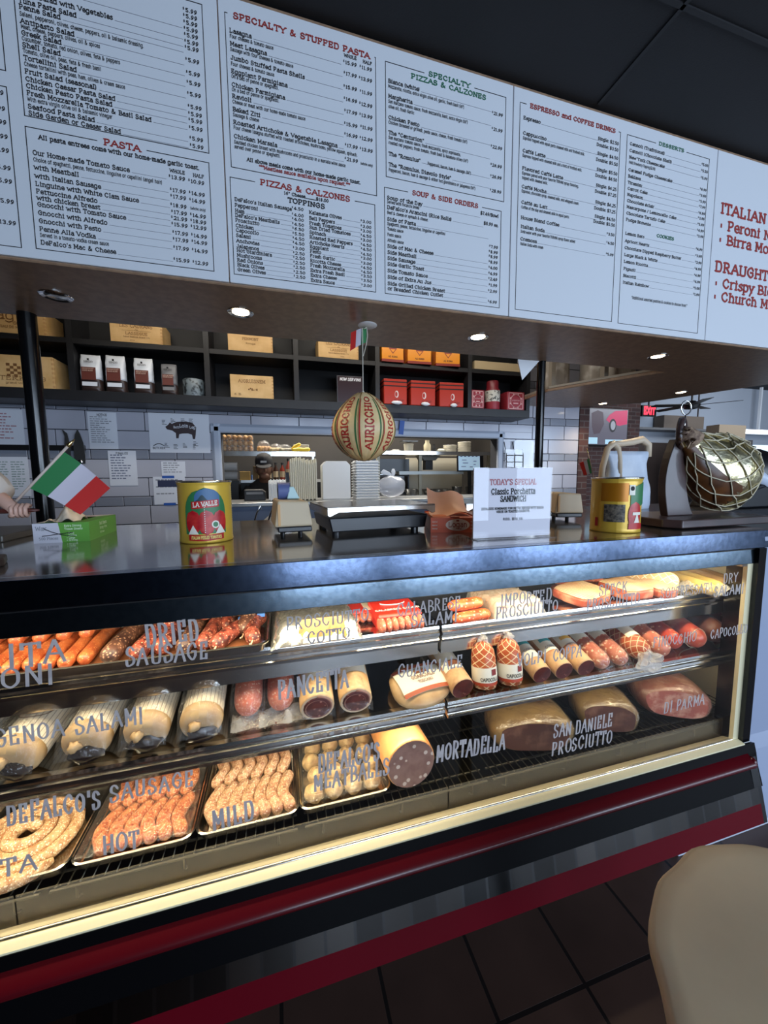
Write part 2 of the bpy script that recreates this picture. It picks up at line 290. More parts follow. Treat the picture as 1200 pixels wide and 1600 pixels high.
MENU_TEXT = [
[1,"$5.99",-0.7959,2.7996,0.0128,"p","k","R",0],
[1,"$5.99",-0.7959,2.7536,0.0128,"p","k","R",0],
[1,"$5.99",-0.7959,2.7136,0.0128,"p","k","R",0],
[1,"$5.99",-0.7959,2.6716,0.0128,"p","k","R",0],
[1,"$5.99",-0.7959,2.6306,0.0128,"p","k","R",0],
[1,"$15.99",-0.7959,2.5786,0.0128,"p","k","R",0],
[1,"$15.99",-0.7959,2.5386,0.0128,"p","k","R",0],
[1,"$15.99",-0.7959,2.4776,0.0128,"p","k","R",0],
[1,"$13.99",-0.7959,2.4126,0.0128,"p","k","R",0],
[1,"Broccoli Salad",-0.734,3.1383,0.0133,"i","k","L",0],
[1,"Pasta Salad with Vegetables",-0.734,3.1033,0.0133,"i","k","L",0],
[1,"Tuna Pasta Salad",-0.734,3.0804,0.0133,"i","k","L",0],
[1,"Penne Salad",-0.734,3.0623,0.0133,"i","k","L",0],
[1,"Salami, pepperoni, olives, cheese, peppers, oil & balsamic dressing.",-0.734,3.0431,0.0117,"d","k","L",0],
[1,"Antipasto Salad",-0.734,3.0223,0.0133,"i","k","L",0],
[1,"Meat, cheese, peppers, olives, oil & spices",-0.734,3.0071,0.0117,"d","k","L",0],
[1,"Greek Salad",-0.734,2.9884,0.0133,"i","k","L",0],
[1,"Cucumber, tomato, red onion, olives, feta & peppers",-0.734,2.9731,0.0117,"d","k","L",0],
[1,"Shell Salad",-0.734,2.9543,0.0133,"i","k","L",0],
[1,"Tomato, olive oil, peas, feta & fresh basil",-0.734,2.9381,0.0117,"d","k","L",0],
[1,"Tortellini Salad",-0.734,2.9173,0.0133,"i","k","L",0],
[1,"Cheese tortellini with peas, ham, olives & cream sauce",-0.734,2.9002,0.0117,"d","k","L",0],
[1,"Fruit Salad (seasonal)",-0.734,2.8783,0.0133,"i","k","L",0],
[1,"Chicken Caesar Pasta Salad",-0.734,2.8563,0.0133,"i","k","L",0],
[1,"Chicken Pesto Pasta Salad",-0.734,2.8363,0.0133,"i","k","L",0],
[1,"Fresh Mozzarella Tomato & Basil Salad",-0.734,2.8154,0.0133,"i","k","L",0],
[1,"With extra virgin olive oil & balsamic vinegar",-0.734,2.7981,0.0117,"d","k","L",0],
[1,"Seafood Pasta Salad",-0.734,2.7763,0.0133,"i","k","L",0],
[1,"Side Garden or Caesar Salad",-0.734,2.7563,0.0133,"i","k","L",0],
[1,"$5.99",-0.2172,3.1926,0.0128,"p","k","R",0],
[1,"$5.99",-0.2172,3.1736,0.0128,"p","k","R",0],
[1,"$5.99",-0.2172,3.1536,0.0128,"p","k","R",0],
[1,"$5.99",-0.2172,3.1336,0.0128,"p","k","R",0],
[1,"$5.99",-0.2172,3.1146,0.0128,"p","k","R",0],
[1,"$5.99",-0.2172,3.0936,0.0128,"p","k","R",0],
[1,"$5.99",-0.2172,3.0746,0.0128,"p","k","R",0],
[1,"$5.99",-0.2172,3.0366,0.0128,"p","k","R",0],
[1,"$5.99",-0.2172,2.9956,0.0128,"p","k","R",0],
[1,"$5.99",-0.2172,2.9646,0.0128,"p","k","R",0],
[1,"$5.99",-0.2172,2.9286,0.0128,"p","k","R",0],
[1,"$5.99",-0.2172,2.8876,0.0128,"p","k","R",0],
[1,"$5.99",-0.2172,2.8646,0.0128,"p","k","R",0],
[1,"$5.99",-0.2172,2.8436,0.0128,"p","k","R",0],
[1,"$5.99",-0.2172,2.8186,0.0128,"p","k","R",0],
[1,"$5.99",-0.2172,2.7846,0.0128,"p","k","R",0],
[1,"$5.99",-0.2172,2.7606,0.0128,"p","k","R",0],
[1,"PASTA",-0.528,2.7117,0.0185,"t","r","L",0.108],
[1,"All pasta entrees come with our home-made garlic toast.",-0.713,2.6896,0.0128,"f","k","L",0.478],
[1,"Our Home-made Tomato Sauce",-0.7325,2.6393,0.0133,"i","k","L",0],
[1,"Choice of spaghetti, penne, fettuccine, linguine or capellini (angel hair)",-0.7325,2.6191,0.0117,"d","k","L",0],
[1,"with Meatball",-0.7325,2.5953,0.0133,"i","k","L",0],
[1,"with Italian Sausage",-0.7325,2.5694,0.0133,"i","k","L",0],
[1,"Linguine with White Clam Sauce",-0.7325,2.5454,0.0133,"i","k","L",0],
[1,"Fettuccine Alfredo",-0.7325,2.5223,0.0133,"i","k","L",0],
[1,"with chicken breast",-0.7325,2.5023,0.0133,"i","k","L",0],
[1,"Gnocchi with Tomato Sauce",-0.7325,2.4823,0.0133,"i","k","L",0],
[1,"Gnocchi with Alfredo",-0.7325,2.4564,0.0133,"i","k","L",0],
[1,"Gnocchi with Pesto",-0.7325,2.4314,0.0133,"i","k","L",0],
[1,"Penne Alla Vodka",-0.7325,2.4063,0.0133,"i","k","L",0],
[1,"Served in a tomato-vodka cream sauce",-0.7325,2.3881,0.0117,"d","k","L",0],
[1,"DeFalco's Mac & Cheese",-0.7325,2.3643,0.0133,"i","k","L",0],
[1,"WHOLE",-0.2832,2.6646,0.0128,"p","k","R",0],
[1,"$13.99",-0.2832,2.6436,0.0128,"p","k","R",0],
[1,"$17.99",-0.2832,2.6006,0.0128,"p","k","R",0],
[1,"$17.99",-0.2832,2.5796,0.0128,"p","k","R",0],
[1,"$18.99",-0.2832,2.5506,0.0128,"p","k","R",0],
[1,"$17.99",-0.2832,2.5276,0.0128,"p","k","R",0],
[1,"$21.99",-0.2832,2.5076,0.0128,"p","k","R",0],
[1,"$15.99",-0.2832,2.4866,0.0128,"p","k","R",0],
[1,"$17.99",-0.2832,2.4586,0.0128,"p","k","R",0],
[1,"$17.99",-0.2832,2.4356,0.0128,"p","k","R",0],
[1,"$17.99",-0.2832,2.4076,0.0128,"p","k","R",0],
[1,"$15.99",-0.2832,2.3666,0.0128,"p","k","R",0],
[1,"HALF",-0.2206,2.6636,0.0128,"p","k","R",0],
[1,"$10.99",-0.2206,2.6416,0.0128,"p","k","R",0],
[1,"$14.99",-0.2206,2.6016,0.0128,"p","k","R",0],
[1,"$14.99",-0.2206,2.5776,0.0128,"p","k","R",0],
[1,"(whole only)",-0.2206,2.5516,0.0128,"p","k","R",0],
[1,"$14.99",-0.2206,2.5276,0.0128,"p","k","R",0],
[1,"$18.99",-0.2206,2.5076,0.0128,"p","k","R",0],
[1,"$12.99",-0.2206,2.4876,0.0128,"p","k","R",0],
[1,"$14.99",-0.2206,2.4586,0.0128,"p","k","R",0],
[1,"$14.99",-0.2206,2.4366,0.0128,"p","k","R",0],
[1,"$14.99",-0.2206,2.4076,0.0128,"p","k","R",0],
[1,"$12.99",-0.2206,2.3656,0.0128,"p","k","R",0],
[2,"SPECIALTY & STUFFED PASTA",-0.097,3.2172,0.0185,"t","r","L",0.499],
[2,"Lasagna",-0.1118,3.1683,0.0133,"i","k","L",0],
[2,"Four cheeses & tomato sauce",-0.1118,3.1511,0.0117,"d","k","L",0],
[2,"Meat Lasagna",-0.1118,3.1263,0.0133,"i","k","L",0],
[2,"Sausage with four cheeses & tomato sauce",-0.1118,3.1092,0.0117,"d","k","L",0],
[2,"Jumbo Stuffed Pasta Shells",-0.1118,3.0814,0.0133,"i","k","L",0],
[2,"Four cheeses & tomato sauce",-0.1118,3.0621,0.0117,"d","k","L",0],
[2,"Eggplant Parmigiana",-0.1118,3.0373,0.0133,"i","k","L",0],
[2,"On a bed of penne or spaghetti.",-0.1118,3.0212,0.0117,"d","k","L",0],
[2,"Chicken Parmigiana",-0.1118,2.9933,0.0133,"i","k","L",0],
[2,"On a bed of penne or spaghetti.",-0.1118,2.9781,0.0117,"d","k","L",0],
[2,"Ravioli",-0.1118,2.9554,0.0133,"i","k","L",0],
[2,"Cheese or meat with our home-made tomato sauce",-0.1118,2.9381,0.0117,"d","k","L",0],
[2,"Baked Ziti",-0.1118,2.9123,0.0133,"i","k","L",0],
[2,"Sausage & cheese",-0.1118,2.8951,0.0117,"d","k","L",0],
[2,"Roasted Artichoke & Vegetable Lasagna",-0.1118,2.8693,0.0133,"i","k","L",0],
[2,"Four cheese lasagna stuffed with roasted artichokes, mushrooms, yellow squash, spinach.",-0.1118,2.8521,0.0117,"d","k","L",0],
[2,"Chicken Marsala",-0.1118,2.8224,0.0133,"i","k","L",0],
[2,"Saut\u00e9ed chicken breast with mushrooms and prosciutto in a marsala wine sauce",-0.1118,2.8041,0.0117,"d","k","L",0],
[2,"served over penne or spaghetti.",-0.1118,2.7881,0.0117,"d","k","L",0],
[2,"WHOLE",0.3494,3.1986,0.0128,"p","k","R",0],
[2,"$15.99",0.3494,3.1746,0.0128,"p","k","R",0],
[2,"$17.99",0.3494,3.1356,0.0128,"p","k","R",0],
[2,"$15.99",0.3494,3.0886,0.0128,"p","k","R",0],
[2,"$16.99",0.3494,3.0456,0.0128,"p","k","R",0],
[2,"$17.99",0.3494,3.0026,0.0128,"p","k","R",0],
[2,"$15.99",0.3494,2.9566,0.0128,"p","k","R",0],
[2,"$16.99",0.3494,2.9186,0.0128,"p","k","R",0],
[2,"$17.99",0.3494,2.8796,0.0128,"p","k","R",0],
[2,"$21.99",0.3494,2.8296,0.0128,"p","k","R",0],
[2,"HALF",0.4109,3.1956,0.0128,"p","k","R",0],
[2,"$11.99",0.4109,3.1736,0.0128,"p","k","R",0],
[2,"$13.99",0.4109,3.1336,0.0128,"p","k","R",0],
[2,"$11.99",0.4109,3.0866,0.0128,"p","k","R",0],
[2,"$12.99",0.4109,3.0426,0.0128,"p","k","R",0],
[2,"$13.99",0.4109,3.0026,0.0128,"p","k","R",0],
[2,"$11.99",0.4109,2.9596,0.0128,"p","k","R",0],
[2,"$12.99",0.4109,2.9186,0.0128,"p","k","R",0],
[2,"$13.99",0.4109,2.8786,0.0128,"p","k","R",0],
[2,"(whole only)",0.4109,2.8266,0.0128,"p","k","R",0],
[2,"All above meals come with our home-made garlic toast.",-0.07,2.7525,0.012,"f","k","L",0.429],
[2,"***Meatless sauce available upon request.***",-0.028,2.7355,0.012,"f","r","L",0.344],
[2,"PIZZAS & CALZONES",-0.025,2.6802,0.0185,"t","r","L",0.34],
[2,"16\" Cheese_____$18.00",0.06,2.6616,0.0108,"f","k","L",0.169],
[2,"TOPPINGS",0.074,2.6358,0.0165,"t","k","L",0.14],
[2,"DeFalco's Italian Sausage",-0.1188,2.6071,0.0118,"i","k","L",0],
[2,"Pepperoni",-0.1188,2.5871,0.0118,"i","k","L",0],
[2,"Ham",-0.1188,2.5681,0.0118,"i","k","L",0],
[2,"DeFalco's Meatballs",-0.1188,2.5521,0.0118,"i","k","L",0],
[2,"Prosciutto",-0.1188,2.5351,0.0118,"i","k","L",0],
[2,"Chicken",-0.1188,2.5161,0.0118,"i","k","L",0],
[2,"Capocollo",-0.1188,2.5001,0.0118,"i","k","L",0],
[2,"Salami",-0.1188,2.4821,0.0118,"i","k","L",0],
[2,"Anchovies",-0.1188,2.4631,0.0118,"i","k","L",0],
[2,"Jalapenos",-0.1188,2.4441,0.0118,"i","k","L",0],
[2,"Hot Giardiniera",-0.1188,2.4291,0.0118,"i","k","L",0],
[2,"Mushrooms",-0.1188,2.4121,0.0118,"i","k","L",0],
[2,"Red Onions",-0.1188,2.3951,0.0118,"i","k","L",0],
[2,"Black Olives",-0.1188,2.3781,0.0118,"i","k","L",0],
[2,"Green Olives",-0.1188,2.3611,0.0118,"i","k","L",0],
[2,"$4.50",0.1311,2.6134,0.0112,"p","k","R",0],
[2,"$4.00",0.1311,2.5904,0.0112,"p","k","R",0],
[2,"$4.00",0.1311,2.5744,0.0112,"p","k","R",0],
[2,"$4.50",0.1311,2.5564,0.0112,"p","k","R",0],
[2,"$6.50",0.1311,2.5394,0.0112,"p","k","R",0],
[2,"$5.50",0.1311,2.5214,0.0112,"p","k","R",0],
[2,"$4.50",0.1311,2.5044,0.0112,"p","k","R",0],
[2,"$4.50",0.1311,2.4874,0.0112,"p","k","R",0],
[2,"$3.00",0.1311,2.4684,0.0112,"p","k","R",0],
[2,"$2.50",0.1311,2.4504,0.0112,"p","k","R",0],
[2,"$2.50",0.1311,2.4334,0.0112,"p","k","R",0],
[2,"$2.50",0.1311,2.4154,0.0112,"p","k","R",0],
[2,"$2.50",0.1311,2.3984,0.0112,"p","k","R",0],
[2,"$2.50",0.1311,2.3804,0.0112,"p","k","R",0],
[2,"$2.50",0.1311,2.3634,0.0112,"p","k","R",0],
[2,"Kalamata Olives",0.153,2.6081,0.0118,"i","k","L",0],
[2,"Bell Peppers",0.153,2.5871,0.0118,"i","k","L",0],
[2,"Fresh Tomatoes",0.153,2.5691,0.0118,"i","k","L",0],
[2,"Sun Dried Tomatoes",0.153,2.5531,0.0118,"i","k","L",0],
[2,"Spinach",0.153,2.5351,0.0118,"i","k","L",0],
[2,"Roasted Red Peppers",0.153,2.5171,0.0118,"i","k","L",0],
[2,"Artichoke Hearts",0.153,2.4991,0.0118,"i","k","L",0],
[2,"Eggplant",0.153,2.4821,0.0118,"i","k","L",0],
[2,"Pesto",0.153,2.4651,0.0118,"i","k","L",0],
[2,"Fresh Garlic",0.153,2.4481,0.0118,"i","k","L",0],
[2,"Ricotta Cheese",0.153,2.4301,0.0118,"i","k","L",0],
[2,"Fresh Mozzarella",0.153,2.4131,0.0118,"i","k","L",0],
[2,"Extra Fresh Basil",0.153,2.3941,0.0118,"i","k","L",0],
[2,"Extra Cheese",0.153,2.3761,0.0118,"i","k","L",0],
[2,"Extra Sauce",0.153,2.3571,0.0118,"i","k","L",0],
[2,"$3.00",0.4018,2.6104,0.0112,"p","k","R",0],
[2,"$3.00",0.4018,2.5914,0.0112,"p","k","R",0],
[2,"$3.00",0.4018,2.5744,0.0112,"p","k","R",0],
[2,"$4.50",0.4018,2.5564,0.0112,"p","k","R",0],
[2,"$3.00",0.4018,2.5394,0.0112,"p","k","R",0],
[2,"$4.50",0.4018,2.5214,0.0112,"p","k","R",0],
[2,"$4.50",0.4018,2.5044,0.0112,"p","k","R",0],
[2,"$4.50",0.4018,2.4854,0.0112,"p","k","R",0],
[2,"$3.00",0.4018,2.4694,0.0112,"p","k","R",0],
[2,"$3.00",0.4018,2.4504,0.0112,"p","k","R",0],
[2,"$4.50",0.4018,2.4334,0.0112,"p","k","R",0],
[2,"$4.50",0.4018,2.4164,0.0112,"p","k","R",0],
[2,"$3.50",0.4018,2.4004,0.0112,"p","k","R",0],
[2,"$3.50",0.4018,2.3834,0.0112,"p","k","R",0],
[2,"$3.00",0.4018,2.3644,0.0112,"p","k","R",0],
[2,"SPECIALTY",0.652,3.22,0.017,"t","g","L",0.188],
[2,"PIZZAS & CALZONES",0.576,3.1925,0.017,"t","g","L",0.34],
[2,"Bianca (white)",0.4785,3.1523,0.0133,"i","k","L",0],
[2,"Mozzarella, ricotta, extra virgin olive oil, garlic, fresh basil (16\")",0.4785,3.1341,0.0117,"d","k","L",0],
[2,"Margherita",0.4785,3.0974,0.0133,"i","k","L",0],
[2,"San marzano tomato sauce, fresh mozzarella, basil, extra virgin (16\")",0.4785,3.0791,0.0117,"d","k","L",0],
[2,"olive oil, fresh Garlic",0.4785,3.0601,0.0117,"d","k","L",0],
[2,"Chicken Pesto",0.4785,3.0193,0.0133,"i","k","L",0],
[2,"Chicken (breaded or grilled), pesto sauce, cheese, fresh tomato (16\")",0.4785,3.0021,0.0117,"d","k","L",0],
[2,"The \"Centurion\"",0.4785,2.9634,0.0133,"i","k","L",0],
[2,"San marzano tomato sauce, fresh mozzarella, spicy sopressata,",0.4785,2.9461,0.0117,"d","k","L",0],
[2,"roasted red peppers, fresh tomato, fresh basil & kalamata olives (16\")",0.4785,2.9271,0.0117,"d","k","L",0],
[2,"The \"Romulus\"",0.4785,2.8843,0.0133,"i","k","L",0],
[2,"                                             Pepperoni, bacon, ham & sausage. (16\")",0.4785,2.8821,0.0117,"d","k","L",0],
[2,"The \"Romulus, Diavolo Style\"",0.4785,2.8443,0.0133,"i","k","L",0],
[2,"Pepperoni, bacon, ham & sausage & either hot giardiniera or jalapenos (16\")",0.4785,2.8251,0.0117,"d","k","L",0],
[2,"$21.99",0.9993,3.1446,0.0128,"p","k","R",0],
[2,"$21.99",0.9993,3.0816,0.0128,"p","k","R",0],
[2,"$22.99",0.9993,3.0106,0.0128,"p","k","R",0],
[2,"$26.99",0.9993,2.9366,0.0128,"p","k","R",0],
[2,"$26.99",0.9993,2.8906,0.0128,"p","k","R",0],
[2,"$28.99",0.9993,2.8326,0.0128,"p","k","R",0],
[2,"SOUP & SIDE ORDERS",0.581,2.7541,0.0168,"t","r","L",0.305],
[2,"Soup of the Day",0.4708,2.7174,0.0133,"i","k","L",0],
[2,"Served with focaccia bread",0.4708,2.7022,0.0117,"d","k","L",0],
[2,"DeFalco's Arancini (Rice Balls)",0.4708,2.6803,0.0133,"i","k","L",0],
[2,"Beef & cheese or spinach & cheese.",0.4708,2.6611,0.0117,"d","k","L",0],
[2,"Side of Pasta",0.4708,2.6353,0.0133,"i","k","L",0],
[2,"Spaghetti, penne, fettuccine, linguine or capellini",0.4708,2.6181,0.0117,"d","k","L",0],
[2,"Tomato sauce",0.4708,2.5981,0.0117,"d","k","L",0],
[2,"Pesto sauce",0.4708,2.5761,0.0117,"d","k","L",0],
[2,"Alfredo sauce",0.4708,2.5541,0.0117,"d","k","L",0],
[2,"Side of Mac & Cheese",0.4708,2.5303,0.0133,"i","k","L",0],
[2,"Side Meatball",0.4708,2.5063,0.0133,"i","k","L",0],
[2,"Side Sausage",0.4708,2.4834,0.0133,"i","k","L",0],
[2,"Side Garlic Toast",0.4708,2.4604,0.0133,"i","k","L",0],
[2,"Side Tomato Sauce",0.4708,2.4343,0.0133,"i","k","L",0],
[2,"Side of Extra Au Jus",0.4708,2.4093,0.0133,"i","k","L",0],
[2,"Side Grilled Chicken Breast",0.4708,2.3834,0.0133,"i","k","L",0],
[2,"or Breaded Chicken Cutlet",0.4708,2.3634,0.0133,"i","k","L",0],
[2,"$7.49/Bowl",0.9878,2.7306,0.0128,"p","k","R",0],
[2,"$8.99 ea.",0.9878,2.6916,0.0128,"p","k","R",0],
[2,"$7.99",0.9878,2.5996,0.0128,"p","k","R",0],
[2,"$8.99",0.9878,2.5776,0.0128,"p","k","R",0],
[2,"$8.99",0.9878,2.5576,0.0128,"p","k","R",0],
[2,"$8.99",0.9878,2.5346,0.0128,"p","k","R",0],
[2,"$4.00",0.9878,2.5106,0.0128,"p","k","R",0],
[2,"$4.99",0.9878,2.4856,0.0128,"p","k","R",0],
[2,"$2.49",0.9878,2.4626,0.0128,"p","k","R",0],
[2,"$1.99",0.9878,2.4366,0.0128,"p","k","R",0],
[2,"$2.99",0.9878,2.4106,0.0128,"p","k","R",0],
[2,"$6.99",0.9878,2.3646,0.0128,"p","k","R",0],
[3,"ESPRESSO and COFFEE DRINKS",1.138,3.2139,0.0172,"t","r","L",0.475],
[3,"Espresso",1.1048,3.1603,0.0133,"i","k","L",0],
[3,"Cappuccino",1.1048,3.0983,0.0133,"i","k","L",0],
[3,"Espresso topped with equal parts steamed milk and frothed milk.",1.1048,3.0791,0.0117,"d","k","L",0],
[3,"Caff\u00e9 Latte",1.1048,3.0263,0.0133,"i","k","L",0],
[3,"Espresso topped with steamed milk and a hint of frothed milk.",1.1048,3.0071,0.0117,"d","k","L",0],
[3,"Flavored Caff\u00e9 Latte",1.1048,2.9533,0.0133,"i","k","L",0],
[3,"Espresso paired with your favorite TORANI syrup flavoring,",1.1048,2.9341,0.0117,"d","k","L",0],
[3,"topped with steamed milk.",1.1048,2.9151,0.0117,"d","k","L",0],
[3,"Caff\u00e9 Mocha",1.1048,2.8773,0.0133,"i","k","L",0],
[3,"Espresso, chocolate syrup, steamed milk, and whipped cream.",1.1048,2.8592,0.0117,"d","k","L",0],
[3,"Caff\u00e9 au Lait",1.1048,2.8114,0.0133,"i","k","L",0],
[3,"Coffee of the day and steamed milk in equal parts.",1.1048,2.7912,0.0117,"d","k","L",0],
[3,"House Blend Coffee",1.1048,2.7464,0.0133,"i","k","L",0],
[3,"Italian Soda",1.1048,2.7083,0.0133,"i","k","L",0],
[3,"Soda water with your favorite TORANI syrup flavor added",1.1048,2.6881,0.0117,"d","k","L",0],
[3,"Cremosa",1.1048,2.6553,0.0133,"i","k","L",0],
[3,"Italian Soda with cream",1.1048,2.6351,0.0117,"d","k","L",0],
[3,"Single: $2.50",1.6355,3.1646,0.0128,"p","k","R",0],
[3,"Double: $3.50",1.6355,3.1366,0.0128,"p","k","R",0],
[3,"Single: $4.50",1.6355,3.0996,0.0128,"p","k","R",0],
[3,"Double: $5.50",1.6355,3.0716,0.0128,"p","k","R",0],
[3,"Single: $5.50",1.6355,3.0296,0.0128,"p","k","R",0],
[3,"Double: $6.50",1.6355,3.0016,0.0128,"p","k","R",0],
[3,"Single: $6.25",1.6355,2.9596,0.0128,"p","k","R",0],
[3,"Double: $7.25",1.6355,2.9316,0.0128,"p","k","R",0],
[3,"Single: $6.25",1.6355,2.8846,0.0128,"p","k","R",0],
[3,"Double: $7.25",1.6355,2.8566,0.0128,"p","k","R",0],
[3,"Single: $4.50",1.6355,2.8206,0.0128,"p","k","R",0],
[3,"Double: $5.50",1.6355,2.7966,0.0128,"p","k","R",0],
[3,"$3.50",1.6355,2.7526,0.0128,"p","k","R",0],
[3,"$4.50",1.6355,2.7126,0.0128,"p","k","R",0],
[3,"$5.99",1.6355,2.6596,0.0128,"p","k","R",0],
[3,"DESSERTS",1.886,3.2191,0.0148,"t","g","L",0.166],
[3,"Cannoli (Traditional)",1.7043,3.1816,0.0128,"i","k","L",0],
[3,"Cannoli (Chocolate Shell)",1.7043,3.1516,0.0128,"i","k","L",0],
[3,"New York Cheesecake",1.7043,3.1216,0.0128,"i","k","L",0],
[3,"(Add Strawberry Topping $2.00)",1.7043,3.0991,0.0117,"d","k","L",0],
[3,"Caramel Fudge Cheesecake",1.7043,3.0646,0.0128,"i","k","L",0],
[3,"Baklava",1.7043,3.0356,0.0128,"i","k","L",0],
[3,"Tiramisu",1.7043,3.0066,0.0128,"i","k","L",0],
[3,"Carrot Cake",1.7043,2.9796,0.0128,"i","k","L",0],
[3,"Napoleon",1.7043,2.9516,0.0128,"i","k","L",0],
[3,"Chocolate \u00e9clair",1.7043,2.9236,0.0128,"i","k","L",0],
[3,"Mascarpone / Lemoncello Cake",1.7043,2.8956,0.0128,"i","k","L",0],
[3,"Chocolate Tartufo Cake",1.7043,2.8666,0.0128,"i","k","L",0],
[3,"Fudge Brownie",1.7043,2.8366,0.0128,"i","k","L",0],
[3,"Lemon Bars",1.7043,2.7726,0.0128,"i","k","L",0],
[3,"Apricot Hearts",1.7043,2.7376,0.0128,"i","k","L",0],
[3,"Chocolate Dipped Raspberry Butter",1.7043,2.7056,0.0128,"i","k","L",0],
[3,"Large Black & White",1.7043,2.6726,0.0128,"i","k","L",0],
[3,"Lemon Ricotta",1.7043,2.6406,0.0128,"i","k","L",0],
[3,"Pignoli",1.7043,2.6066,0.0128,"i","k","L",0],
[3,"Biscotti",1.7043,2.5736,0.0128,"i","k","L",0],
[3,"Italian Rainbow",1.7043,2.5416,0.0128,"i","k","L",0],
[3,"COOKIES",1.906,2.7919,0.0142,"t","g","L",0.115],
[3,"*Additional assorted pastries & cookies to choose from.*",1.765,2.4748,0.0135,"f2","k","L",0.375],
[3,"$5.00",2.2237,3.1836,0.0128,"p","k","R",0],
[3,"$5.50",2.2237,3.1536,0.0128,"p","k","R",0],
[3,"$5.99",2.2237,3.1196,0.0128,"p","k","R",0],
[3,"$6.99",2.2237,3.0646,0.0128,"p","k","R",0],
[3,"$3.99",2.2237,3.0346,0.0128,"p","k","R",0],
[3,"$5.99",2.2237,3.0056,0.0128,"p","k","R",0],
[3,"$7.99",2.2237,2.9796,0.0128,"p","k","R",0],
[3,"$6.99",2.2237,2.9486,0.0128,"p","k","R",0],
[3,"$3.99",2.2237,2.9226,0.0128,"p","k","R",0],
[3,"$5.99",2.2237,2.8926,0.0128,"p","k","R",0],
[3,"$6.99",2.2237,2.8626,0.0128,"p","k","R",0],
[3,"$3.99",2.2237,2.8346,0.0128,"p","k","R",0],
[3,"$4.99",2.2237,2.7696,0.0128,"p","k","R",0],
[3,"$3.99",2.2237,2.7356,0.0128,"p","k","R",0],
[3,"$3.99",2.2237,2.7026,0.0128,"p","k","R",0],
[3,"$4.99",2.2237,2.6706,0.0128,"p","k","R",0],
[3,"$4.99",2.2237,2.6376,0.0128,"p","k","R",0],
[3,"$4.99",2.2237,2.6056,0.0128,"p","k","R",0],
[3,"$5.00",2.2237,2.5726,0.0128,"p","k","R",0],
[3,"$1.99",2.2237,2.5406,0.0128,"p","k","R",0],
[4,"ITALIAN BEERS",2.339,2.98,0.05,"b","r","L",0],
[4,"\u2022 Peroni Nastro",2.336,2.9,0.046,"b","r","L",0],
[4,"\u2022 Birra Moretti",2.336,2.828,0.046,"b","r","L",0],
[4,"DRAUGHT",2.329,2.684,0.05,"b","r","L",0],
[4,"\u2022 Crispy Blonde",2.329,2.604,0.046,"b","r","L",0],
[4,"\u2022 Church Music",2.327,2.534,0.046,"b","r","L",0],
]
GLASS_TEXT = [
('MARGHERITA',-0.8241,1.214,-0.437,1.214,0.043),
('PEPPERONI',-0.745,1.17,-0.458,1.17,0.038),
('DRIED',-0.285,1.221,-0.181,1.228,0.047),
('SAUSAGE',-0.327,1.185,-0.166,1.182,0.039),
('PROSCIUTTO',0.008,1.224,0.207,1.228,0.03),
('COTTO',0.057,1.184,0.159,1.187,0.028),
('CALABRESE',0.285,1.229,0.462,1.233,0.031),
('SALAMI',0.323,1.195,0.453,1.196,0.03),
('IMPORTED',0.587,1.221,0.754,1.225,0.033),
('PROSCIUTTO',0.573,1.186,0.778,1.19,0.033),
('SPECK',0.927,1.22,1.033,1.224,0.033),
('PROSCIUTTO',0.884,1.178,1.085,1.18,0.035),
('SOPPRESSATA',1.174,1.188,1.401,1.19,0.031),
('DRY',1.452,1.212,1.52,1.215,0.032),
('SALAMI',1.411,1.171,1.553,1.171,0.033),
('GENOA',-0.566,1.05,-0.449,1.052,0.035),
('SALAMI',-0.428,1.05,-0.303,1.052,0.037),
('PANCETTA',-0.015,1.056,0.153,1.06,0.046),
('GUANCIALE',0.286,1.061,0.47,1.065,0.033),
('VOLPI',0.646,1.037,0.742,1.038,0.036),
('COPPA',0.769,1.036,0.87,1.037,0.035),
('FINOCCHIO',1.155,1.027,1.343,1.024,0.032),
('CAPOCOLLO',1.412,1.022,1.59,1.023,0.031),
("DEFALCO'S",-0.56,0.877,-0.396,0.873,0.042),
('SAUSAGE',-0.377,0.882,-0.212,0.88,0.038),
('LUGANATTA',-0.8248,0.767,-0.519,0.767,0.037),
('HOT',-0.398,0.761,-0.329,0.761,0.042),
('MILD',-0.175,0.758,-0.082,0.762,0.049),
("DEFALCO'S",0.075,0.846,0.232,0.845,0.047),
('MEATBALLS',0.062,0.797,0.259,0.798,0.044),
('MORTADELLA',0.396,0.8,0.61,0.792,0.048),
('SAN DANIELE', 0.781, 0.79, 1.001, 0.786, 0.041),
('PROSCIUTTO',0.777,0.735,1.004,0.73,0.042),
('DI PARMA', 1.221, 0.788, 1.403, 0.787, 0.036),
]
# ---------------------------------------------------------------- shared materials
steel=M('brushed_steel',(.62,.62,.63,1),.22,1,bump=(90,.03)); polish=M('polished_steel',(.70,.68,.64,1),.16,1)
black=M('black_paint',S(14,14,16),.45); blackgloss=M('black_gloss',S(8,9,12),.18); white=M('white_paint',S(232,233,236),.5)
paper=M('white_paper',S(222,224,232),.6); ink=M('black_ink',S(26,26,30),.7); inkg=M('grey_ink',S(144,146,154),.7); redink=M('red_ink',S(150,44,40),.7); greenink=M('green_ink',S(38,104,76),.7)
wood_pale=M('pale_pine',S(222,184,128),.6,noise=(9,S(200,158,98),.35,.7)); burn=M('burnt_print',S(120,80,40),.7)
kraft=M('beige_plastic',S(205,184,152),.5); chrome=M('chrome',(.85,.85,.86,1),.07,1)
